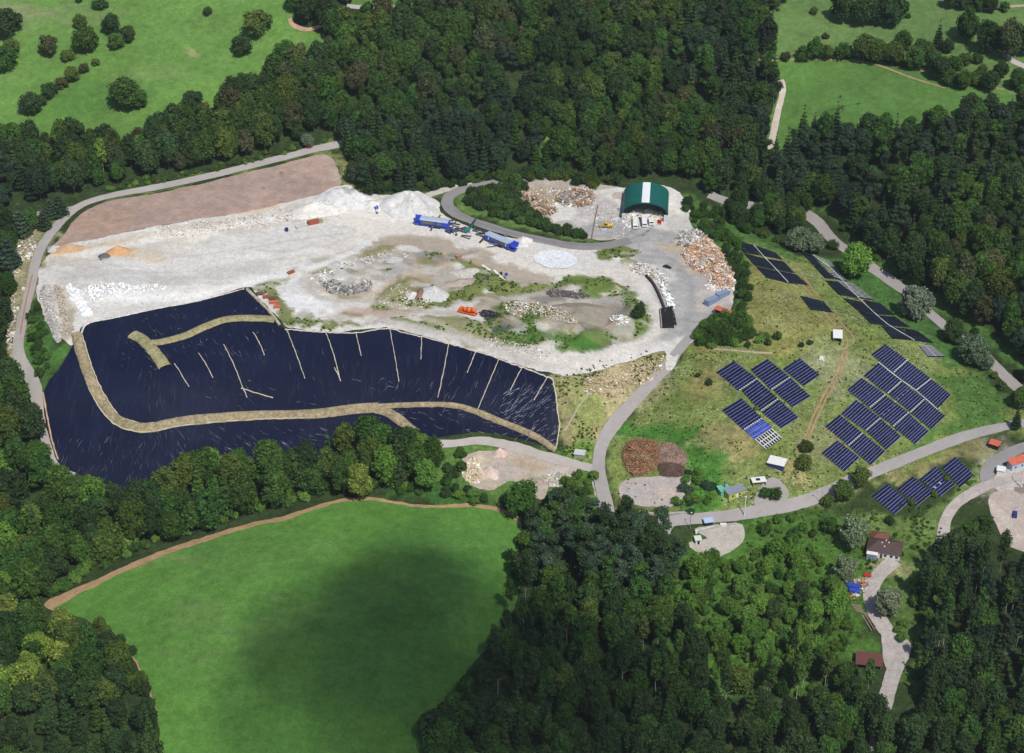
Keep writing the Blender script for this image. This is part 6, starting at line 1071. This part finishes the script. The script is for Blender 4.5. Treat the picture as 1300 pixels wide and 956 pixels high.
# dark roofed house
hs, _ = thing('house', 'white house with a dark brown hipped roof at the end of the gravel track', 'house', (1101,706), (1141,712)); 
def hip(x0, x1, y0, y1, z, h, m, name='roof', o=.6):
    x0 -= o; x1 += o; y0 -= o; y1 += o; d = (y1-y0)/2 if (y1-y0) < (x1-x0) else (x1-x0)/2; b = MB(); cy0 = (y0+y1)/2; cx0 = (x0+x1)/2
    rdg = [(x0+d*.9, cy0, z+h), (x1-d*.9, cy0, z+h)] if (y1-y0) < (x1-x0) else [(cx0, y0+d*.9, z+h), (cx0, y1-d*.9, z+h)]
    vs = [(x0,y0,z),(x1,y0,z),(x1,y1,z),(x0,y1,z)]+rdg+[(x0,y0,z-.2),(x1,y0,z-.2),(x1,y1,z-.2),(x0,y1,z-.2)]
    fs = [(0,1,5,4),(2,3,4,5),(1,2,5),(3,0,4)] if (y1-y0) < (x1-x0) else [(0,1,4),(1,2,5,4),(2,3,5),(3,0,4,5)]
    b.add(vs, fs+[(0,6,7,1),(1,7,8,2),(2,8,9,3),(3,9,6,0),(6,9,8,7)]); return b.build(name, m, hs)
m_ = MB(); m_.box(-6.6,6.6,0,8.5,-1.5,3.4); m_.build('wall', WHT, hs); r1_ = hip(-6.6,6.6,0,8.5,3.4,2.4,BRN); m_ = MB(); m_.box(-6.2,.5,8.5,13.5,-1,3.0); m_.build('wall', WHT, hs); hip(-6.2,.5,7.2,13.5,3.0,1.9,BRN2, o=.5)
for x, y, z in ((-1.5,3.2,5.1),(1.2,3.6,5.4),(0,5.0,5.2),(-.3,1.8,4.4)): m_ = MB(); m_.box(x,x+.5,y,y+.5,z-.8,z+.45); m_.build('chimney', WHT, r1_)
m_ = MB(); m_.box(-6.6,-2.4,-2.4,-.02,-1.5,2.9); c_ = m_.build('conservatory', mat('blue_grey_glazing', (.22,.28,.35), .2, .6), hs); m_ = MB(); m_.box(-6.8,-2.2,-2.6,.3,2.9,3.1); m_.build('conservatory_roof', WHT, hs)
for x in (-5.3,-4.0): d = MB(); d.box(x, x+.08, -2.46, -2.41, 0, 2.8); d.build('mullion', INT, c_)
for x in (.2, 2.6, 4.8): w_ = MB(); w_.box(x, x+1.1, -.05, .0, 1.0, 2.2); w_.build('window', GLS, hs)
d = MB(); d.box(-1.4,-.4,-.05,0,0,2.1); d.build('door', BRN, hs)
cp, _ = thing('carport', 'low carport with a flat dark red-brown roof beside the gravel track', 'carport', (1086,850), (1119,851)); m_ = MB(); m_.prism([(-.3,2.4),(-.3,2.6),(7.3,2.8),(7.3,2.6)], -5.2, 5.2); m_.build('roof', mat('red_brown_sheet', (.13,.05,.042), .7, .25, var=.15), cp)
for x in (-4.8,4.6):
    for y in (.2,6.6): m_ = MB(); m_.box(x,x+.2,y,y+.2,-1.5,2.4); m_.build('post', WOOD, cp)
m_ = MB(); m_.box(-4.6,4.6,6.4,6.55,-1.5,2.45); m_.build('back_wall', INT, cp)
container('skip_container', 'long bright blue skip, upper of two below the house', (1072,744), (1091,747), BLU, 6.4, 2.2, 1.6, 'blue skips below the house'); container('skip_container', 'shorter blue skip, lower of two below the house', (1078,751), (1092,752), BLU, 4.4, 1.8, 1.2, 'blue skips below the house')
container('waste_bin', 'orange bin right of the blue skips', (1093,742), (1099,740), ORG, 1.8, 1.3, 1.1, 'orange bins below the house', 'bin'); container('waste_bin', 'small orange bin below the blue skips', (1076,761), (1081,760), ORG, 1.8, 1.5, 1.5, 'orange bins below the house', 'bin')
rt, _ = thing('farm_trailer', 'small red trailer with a rusty frame beside the orange bin', 'trailer', (1096,731), (1106,733)); rt.scale = (.8,.8,.8); m_ = MB(); m_.box(-2,2,-.9,.9,.6,.8); m_.box(-2,2,-.95,-.88,.8,1.2); m_.box(-2,2,.88,.95,.8,1.2); m_.build('bed', RED, rt); m_ = MB(); m_.bar((2,0,.6),(3.4,0,.5),.12,.12); m_.build('drawbar', GRYM, rt)
for y in (-.9,.9): wheel(-.2, y, .4, .22, rt)
rubble('scrap_clutter', 'clutter of boards and grey scrap around the blue skips', [(1084,738),(1096,732),(1104,738),(1098,750),(1080,765),(1076,770),(1072,760),(1088,748)], 110, [(*LG,2),(*TN,1),(*W_,1),(*BR,1)], (.4,1.2), .3, seed=32)
for i, (a, b, l) in enumerate([((1095,773),(1109,801),'leftmost log stack piece'),((1093,777),(1106,803),'second long log'),((1099,776),(1111,798),'long log nearest the gravel track')]):
    c, rz, L = at_px(a, b, .3); lg = empty('log', c, rz); m_ = MB(); m_.cyl((-L/2,0,0),(L/2,0,.05),.28,.22,8); m_.build('stem', WOOD, lg); tag(lg, ['long log farthest left along the gravel track','long log between two others along the gravel track','long log lying nearest the gravel track'][i], 'log', 'long logs beside the gravel track')
for i in range(5): o = (lambda c: c)(at_px((1080+i*1.5,768+i*2),(1093+i,769+i*2.4),.25)); m_ = MB(); m_.box(-o[2]/2,o[2]/2,-.18,.18,-.1,.1); q = m_.build('timber_beam', WOOD); q.location = o[0]; q.rotation_euler = (0,0,o[1]); tag(q, 'weathered timber beam lying flat in the row below the small orange bin', 'beam', 'timber beams below the orange bin')
# ------------------------------------------------------------------ screening machines and yard plant
def screener(label, a, b, flip=1, cover=SIL):
    t, L = thing('screening_machine', label, 'screening machine', a, b, 'blue screening machines in the white yard'); h = L/2
    m_ = MB(); m_.box(-h*.95,h*.95,-.9,.9,1.0,1.35); m_.box(-h*.9,h*.9,-1.05,-.9,.9,1.3); m_.box(-h*.9,h*.9,.9,1.05,.9,1.3); m_.build('chassis', BLU, t)
    for x0, x1 in ((-h*.98,-h*.62),(-h*.32,-h*.22),(h*.5,h*.62)): m_ = MB(); m_.bbox(x0,x1,-1.45,1.45,1.3,3.5,.1); m_.build('side_panel', BLU, t)
    m_ = MB(); m_.prism([(-1.5,3.3),(-1.1,3.95),(1.1,3.95),(1.5,3.3)], -h*.95, h*.62); m_.build('cover', cover, t)
    m_ = MB(); m_.box(-h*.6,h*.5,-1.2,1.2,1.6,3.3); m_.build('screen_drum', GRYM, t)
    m_ = MB(); m_.prism([(-1.6,3.9),(-1.0,2.4),(1.0,2.4),(1.6,3.9),(1.45,3.9),(.9,2.55),(-.9,2.55),(-1.45,3.9)], h*.62, h*.98); m_.build('hopper', BLU, t)
    for y in (-1, 1):
        c = MB(); c.bar((-h*.1,y*1.4,1.3),(-h*.1-1.5,y*5.2,3.0),.9,.25); c.build('side_conveyor', GRYM, t)
    c = MB(); c.bar((-h*.9,0,1.4),(-h-3.4,0,3.6),.9,.3); cc_ = c.build('tail_conveyor', GRYM, t); c = MB(); c.bar((-h*.92,0,1.62),(-h-3.35,0,3.8),.7,.04); c.build('belt', RUB, cc_)
    for y in (-1.25,1.25): 
        c = MB(); c.prism([(-h*.5,0),(-h*.5-.4,.45),(-h*.5,.9),(h*.1,.9),(h*.1+.4,.45),(h*.1,0)], y-.22, y+.22, 'y'); c.build('crawler_track', RUB, t)
    for y in (-.8,.8): wheel(h*.8, y, .5, .3, t)
    t.scale = (1,1.3,1.25)
    for x in (-h*.75, h*.4): m_ = MB(); m_.box(x,x+.5,-1.47,-1.44,1.8,2.9); m_.build('white_band', WHT, t)
    return t
screener('long blue screening machine with a silver cover, left of the two', (571,291), (526,285)); screener('blue screening machine with a silver cover, right of the two, near the gravel cone', (618,305), (656,321))
m_ = MB(); m_.prism([(-1.2,0),(-.6,.6),(.6,.6),(1.2,0)], -3.2, 3.2); g_, _ = thing('tarpaulin_stack', 'cream tarpaulin-covered stack behind the left blue machine', 'stack', (548,278), (567,281)); m_ = MB(); m_.bbox(-3.2,3.2,-.8,.8,0,2.4,.2); m_.build('cover', mat('cream_tarpaulin', (.70,.60,.36), .8, .2), g_); m_ = MB(); m_.bbox(-4.6,-3.2,-.9,.9,0,1.8,.15); m_.build('blue_box', BLU, g_)
def excavator(label, a, b, paint, s=1.0, group=None):
    t, _ = thing('excavator', label, 'excavator', a, b, group)
    for y in (-.95,.95): m_ = MB(); m_.prism([(-1.5,0),(-1.9,.4),(-1.5,.85),(1.5,.85),(1.9,.4),(1.5,0)], y-.28, y+.28, 'y'); m_.build('crawler_track', RUB, t)
    m_ = MB(); m_.bbox(-1.9,1.0,-1.2,1.2,.95,2.0,.15); m_.build('upper_body', paint, t); m_ = MB(); m_.bbox(.1,1.5,.1,1.15,1.2,2.8,.12); c_ = m_.build('cab', paint, t); m_ = MB(); m_.box(1.49,1.53,.2,1.05,1.7,2.6); m_.build('windscreen', GLS, c_)
    m_ = MB(); m_.bar((1.0,-.2,1.6),(3.4,-.2,3.6),.4,.5); m_.build('boom', paint, t); m_ = MB(); m_.bar((3.4,-.2,3.7),(5.2,-.2,1.4),.32,.4); m_.build('stick', paint, t); m_ = MB(); m_.prism([(4.7,1.3),(5.7,1.4),(5.5,.5),(4.8,.35)], -.7, .3, 'y'); m_.build('bucket', GRYM, t); t.scale = (s,)*3; return t
excavator('small blue machine working between the two white heaps', (476,262), (479,271), BLU, .9); excavator('dark blue excavator below the left screening machine', (565,293), (576,298), mat('navy_paint', (.03,.06,.20), .5, .4, dirt=.4), 1.0)
fc, _ = thing('feed_conveyor', 'teal feed hopper with an inclined belt between the two blue machines', 'conveyor', (589,299), (603,289)); m_ = MB(); m_.prism([(-1.3,2.4),(-.7,1.0),(.7,1.0),(1.3,2.4)], -3.4, -.2); m_.build('hopper', TEAL, fc); m_ = MB(); m_.bar((-2,0,1.2),(5.6,0,4.4),1.2,.5); m_.build('belt_frame', TEAL, fc); m_ = MB(); m_.bar((-.2,0,2.25),(5.5,0,4.66),.9,.05); m_.build('belt', RUB, fc)
for y in (-.7,.7): m_ = MB(); m_.bar((3.2,y,0),(3.2,y,3.3),.15,.15); m_.build('leg', GRYM, fc); wheel(-1.5, y*1.6, .5, .3, fc)
for a, b, l in (((586,301),(598,306),'short lattice conveyor right below the teal hopper'),((600,294),(616,299),'upper lattice conveyor reaching the right blue machine'),((562,281),(576,286),'lattice conveyor beside the cream stack'),((569,285),(584,291),'lattice conveyor right behind the left blue machine'),((573,296),(592,294),'long lattice conveyor above the dark blue excavator'),((578,292),(590,297),'lattice conveyor left of the teal hopper'),((604,299),(620,303),'lattice conveyor right of the teal hopper'),((609,310),(619,303),'short lattice conveyor below the right blue machine')):
    t, L = thing('lattice_conveyor', 'dark '+l, 'conveyor', a, b, 'lattice conveyors between the blue machines'); m_ = MB(); m_.bar((-L/2,.45,1.0),(L/2,.45,2.6),.12,.35); m_.bar((-L/2,-.45,1.0),(L/2,-.45,2.6),.12,.35); m_.build('frame', GRYM, t); m_ = MB(); m_.bar((-L/2,0,1.15),(L/2,0,2.75),.75,.06); m_.build('belt', RUB, t)
    for x, z in ((-L/2+.6,1.0),(L/2-.8,2.4)):
        for y in (-.45,.45): m_ = MB(); m_.bar((x,y,0),(x,y,z),.1,.1); m_.build('leg', GRYM, t)
# orange mixer
mx, _ = thing('mixer_truck', 'orange concrete mixer truck parked on the grey track', 'mixer truck', (604,401), (585,397)); m_ = MB(); m_.prism([(2.9,.7),(4.6,.7),(4.65,1.8),(4.4,2.95),(2.9,2.95)], -1.2, 1.2, 'y'); c_ = m_.build('cab', ORG, mx); m_ = MB(); m_.prism([(4.67,1.85),(4.46,2.75),(4.40,2.75),(4.6,1.85)], -1.05,1.05,'y'); m_.build('windscreen', GLS, c_)
m_ = MB(); m_.cyl((2.4,0,2.3),(.8,0,2.5),.8,1.2,14); m_.cyl((.8,0,2.5),(-1.6,0,2.75),1.2,1.25,14); m_.cyl((-1.6,0,2.75),(-3.9,0,3.3),1.25,.65,14); m_.build('drum', ORG, mx, True); m_ = MB(); m_.box(-4.3,2.9,-.55,.55,.75,1.1); m_.box(-4.3,2.8,-1.2,-.6,.95,1.15); m_.box(-4.3,2.8,.6,1.2,.95,1.15); m_.build('chassis', ORG, mx)
m_ = MB(); m_.bar((-3.8,0,3.3),(-4.9,0,1.3),.6,.2); m_.build('chute', ORG, mx)
for x in (-3.2,-1.9,2.0,3.7):
    for y in (-1.05,1.05): wheel(x, y, .52, .32, mx)
# wheel loader
wl, _ = thing('wheel_loader', 'yellow wheel loader standing on the asphalt left of the hall', 'wheel loader', (776,289), (763,290)); m_ = MB(); m_.bbox(-3.2,-.4,-1.1,1.1,1.1,2.3,.2); m_.build('engine_body', YEL, wl); m_ = MB(); m_.bbox(-.6,.9,-.8,.8,1.4,3.3,.12); c_ = m_.build('cab', YEL, wl); m_ = MB(); m_.box(-.4,.92,-.82,.82,2.1,3.0); m_.build('cab_glass', GLS, c_); m_ = MB(); m_.box(.8,2.2,-.7,.7,.9,1.5); m_.build('front_frame', YEL, wl)
for y in (-.7,.7): m_ = MB(); m_.bar((1.4,y,1.6),(3.6,y,.7),.25,.35); m_.build('lift_arm', YEL, wl)
m_ = MB(); m_.prism([(3.4,.1),(4.6,.05),(4.5,.2),(3.7,.35),(3.5,1.2),(3.4,1.2)], -1.4, 1.4, 'y'); m_.build('bucket', GRYM, wl)
for x in (-2,1.6):
    for y in (-1.1,1.1): wheel(x, y, .75, .5, wl, YEL)
t, _ = thing('flatbed_box', 'pale blue box lying below the wheel loader', 'box', (763,293), (770,293)); m_ = MB(); m_.bbox(-1.4,1.4,-.8,.8,0,1.0,.1); m_.build('body', LBL, t)
container('roll_container', 'rusty red-brown skip with a tan end at the edge of the white yard', (391,286), (405,283), RUST, 6, 2.4, 2.2, None, 'skip'); container('roll_container', 'tan-coloured skip joined to the red-brown one', (404.5,283.2), (409,282.5), mat('tan_paint', (.38,.33,.20), .7, .2), 2.2, 2.3, 2.0, None, 'skip'); container('roll_container', 'pale grey skip left of the red-brown skip', (376,291), (389,288), mat('pale_grey_paint', (.55,.55,.54), .7, .2), 5.6, 2.3, 1.5, None, 'skip')
tk = empty('water_tank', G(364,294)); tag(tk, 'small dark blue tank left of the pale grey skip', 'tank'); m_ = MB(); m_.cyl((0,0,0),(0,0,1.9),.95,.95,14); m_.build('shell', mat('dark_blue_plastic', (.01,.02,.12), .4, .4), tk); m_ = MB(); m_.cyl((0,0,1.9),(0,0,2.1),.95,.4,14); m_.build('lid', mat('dark_blue_plastic', (.01,.02,.12)), tk)
GS_ = 'rusty skips in the grass beside the liner'
for a, b, m1, l, Ln in [((326,375),(334,374),mat('dark_rust',(.13,.07,.06),.8,.2,var=.3),'dark rusty skip, topmost of the row beside the liner',3.2),((334,379),(343,378),RUST,'rusty skip second from the top of the row beside the liner',3.4),((341,381),(350,380),mat('dark_rust',(.13,.07,.06)),'dark skip in the middle of the row beside the liner',3.2),((342,386),(354,385),mat('orange_red_paint',(.60,.13,.05),.6,.3,dirt=.2),'flat orange-red skip of the row beside the liner',4.4),((348,391.5),(356,391),mat('orange_red_paint',(.60,.13,.05)),'bright orange-red skip, lowest of the row beside the liner',3.2)]: container('rusty_skip', l, a, b, m1, Ln, 1.9, 1.3, GS_, 'skip')
container('rusty_skip', 'red-brown skip alone on the grass tip above the liner', (365,349), (374,346), RUST, 3.6, 1.8, 1.2, None, 'skip'); container('equipment_box', 'small red box on the shingle above the weeds', (579,329), (585,327), mat('faded_red',(.50,.20,.14),.7,.2), 2.4, 2.0, 1.8, None, 'box')
for i, (a, b, l) in enumerate([((612,338),(622,344),'upper of two white beams lying in the weeds below the machines'),((627,345),(640,356),'lower of two white beams lying in the weeds below the machines')]): c, rz, L = at_px(a, b, .3); m_ = MB(); m_.bbox(-L/2,L/2,-.7,.7,-.3,.5,.1); q = m_.build('concrete_beam', mat('white_concrete',(.66,.65,.62),.9,.1)); q.location = c; q.rotation_euler = (0,0,rz); tag(q, l, 'beam', 'white beams in the weeds')
for p, m1, l in (((643,350),BLU,'small blue drum at the end of the white beams'),((636,349),INT,'small black drum beside the white beams')): g_ = empty('drum', G(*p)); tag(g_, l, 'drum'); m_ = MB(); m_.cyl((0,0,0),(0,0,1.3),.7,.7,12); m_.build('shell', m1, g_); m_ = MB(); m_.cyl((0,0,1.3),(0,0,1.38),.72,.72,12); m_.build('lid', m1, g_)
# gate, barrier, posts, lamps
def lamp(px, py, h, label, m=WHT, arm=1.6, r_=.13, a=1.2):
    t = empty('street_lamp', G(px, py)); tag(t, label, 'lamp post'); m_ = MB(); m_.cyl((0,0,0),(0,0,h),r_,r_*.6,8); m_.build('pole', m, t)
    e = Vector((math.cos(a)*arm, math.sin(a)*arm, h+.25)); m_ = MB(); m_.cyl((0,0,h-.05), e, .06, .05, 6); m_.build('arm', m, t); m_ = MB(); m_.bbox(e.x-.35,e.x+.35,e.y-.18,e.y+.18,e.z-.1,e.z+.08,.05); m_.build('lamp_head', WHT, t); return t
lamp(1042.5,642,7.5,'slim grey street lamp with a curved arm beside the tarmac road', STEEL, 1.6, a=2.6); lamp(945,655,9.5,'thick white floodlight mast by the grey-roofed cabin', WHT, .8, .28); lamp(1296,619,9.5,'thick pale mast at the right edge beside the orange-roofed building', WHT, .8, .26); lamp(876,672,8,'brown wooden mast beside the white barrier', WOOD, .7, .14)
bg_, _ = thing('weighbridge_gate', 'white barrier gate with steel posts at the weighbridge lot', 'gate', (882,679), (905,671)); m_ = MB(); m_.box(-4,-3.2,-.4,.4,0,1.6); m_.build('gate_box', WHT, bg_); m_ = MB(); m_.bar((-3.6,0,1.2),(4.4,0,1.8),.2,.25); m_.build('barrier_arm', WHT, bg_); m_ = MB(); m_.cyl((4.2,0,-.2),(4.2,0,1.7),.1,n=6); m_.build('rest_post', STEEL, bg_)
hut('gate_kiosk', 'small white kiosk at the lower end of the barrier', (883,692), (890,691), 2.6, 2.3, WHT, mat('mint_roof',(.55,.62,.55),.6,.3), .1, mono=True, cat='kiosk', door=(.3,INT)); hut('gate_kiosk', 'tiny kiosk with a blue-grey panel roof on the wall of the weighbridge lot', (895,669), (905,667), 2.2, 2.0, INT, LBL, .5, mono=True, cat='kiosk')
m_ = MB(); m_.box(-1.3,1.3,-.6,.6,0,1.3); wbx = m_.build('white_cabinet', WHT); wbx.location = G(918,668); tag(wbx, 'white switch cabinet on the wall of the weighbridge lot', 'cabinet')
for i, (px, py, l) in enumerate([(38,324,'white vent box highest on the grassy bank left of the service road'),(30,368,'white vent box second from the top on the grassy bank'),(23,393,'white vent box third from the top on the grassy bank')]): g_ = empty('vent_box', G(px,py)); tag(g_, l, 'vent box', 'white vent boxes on the left bank'); m_ = MB(); m_.bbox(-.7,.7,-.6,.6,0,1.3,.1); m_.build('body', WHT, g_); m_ = MB(); m_.box(-.75,-.7,-.4,.4,.2,1.0); m_.build('grille', INT, g_)
g_ = empty('boulder', G(974,455)); m_ = rubble('white_boulder', 'single white boulder on the solar hill right of the left group', [(1041,455),(1045,454),(1046,458),(1042,459)], 5, [(.8,.8,.78)], (1.1,1.6), .2, 'boulder', kind='thing', seed=40, flat=1); bpy.data.objects.remove(g_)
container('tool_chest', 'small rusty box lying on the solar hill above the left group', (992,443), (998,443), RUST, 1.8, 1.0, .6, None, 'box')
o = ribbon('corrugated_pipe', [(41,350),(36,372),(30,400),(26,425)], .8, .5, mat('orange_pipe',(.42,.19,.10),.7,.2), None, .1, .2); tag(o, 'orange-brown pipe lying along the left edge of the service road', 'pipe')
o = ribbon('corrugated_pipe', [(55,500),(60,530),(66,560),(74,585)], .9, .5, mat('tan_pipe',(.46,.33,.20),.7,.2), None, .1, .3); tag(o, 'tan edge pipe between liner and service road', 'pipe')

# ------------------------------------------------------------------ fair-weather cloud high above, outside the picture, whose shade lies on the lower field
cm_ = NB('cloud'); tr_ = cm_.n('ShaderNodeBsdfTransparent'); df = cm_.n('ShaderNodeBsdfDiffuse'); df.inputs[0].default_value = (.9,.9,.9,1); mx_ = cm_.n('ShaderNodeMixShader')
lw = cm_.n('ShaderNodeLayerWeight'); lw.inputs[0].default_value = .5; cm_.l(cm_.rng(lw.outputs['Facing'], .0, .85, .38, .0), mx_.inputs[0]); cm_.l(tr_.outputs[0], mx_.inputs[1]); cm_.l(df.outputs[0], mx_.inputs[2]); cm_.l(mx_.outputs[0], cm_.out.inputs[0])
cb = MB(); r = random.Random(5)
for px, py, rx in [(512,745,30),(440,810,44),(545,805,52),(590,890,64),(450,890,56),(730,900,48)]:
    g = G(px, py); c = g+sd*((900-g.z)/sd.z); v, f = ICO
    import bmesh
    b = bmesh.new(); bmesh.ops.create_icosphere(b, subdivisions=3, radius=1.0)
    for q in b.verts: q.co = Vector((c.x+q.co.x*rx*(1+.12*float(vnoise(q.co.x*3,q.co.y*3,1,3))), c.y+q.co.y*rx, c.z+q.co.z*rx*.45+r.uniform(-1,1)))
    b.verts.index_update(); cb.add([q.co[:] for q in b.verts], [tuple(x.index for x in ff.verts) for ff in b.faces]); b.free()
cl_ = cb.build('cloud', cm_.m, None, True); tag(cl_, 'small thin fair-weather cloud above the lower field', 'cloud', kind='stuff')
# ------------------------------------------------------------------ thin summer haze
hz = bpy.data.materials.new('haze'); hz.use_nodes = True; t_ = hz.node_tree; t_.nodes.clear(); ou = t_.nodes.new('ShaderNodeOutputMaterial'); vp = t_.nodes.new('ShaderNodeVolumePrincipled')
vp.inputs['Color'].default_value = (.80,.88,1,1); vp.inputs['Density'].default_value = .000045; vp.inputs['Anisotropy'].default_value = .2; t_.links.new(vp.outputs[0], ou.inputs['Volume'])
zs = float(Z.min())-2; m_ = MB(); m_.box(-6100, 6100, -3100, 9100, zs, 540); o = m_.build('haze', hz); o['kind'] = 'stuff'; cy.volume_bounces = 0
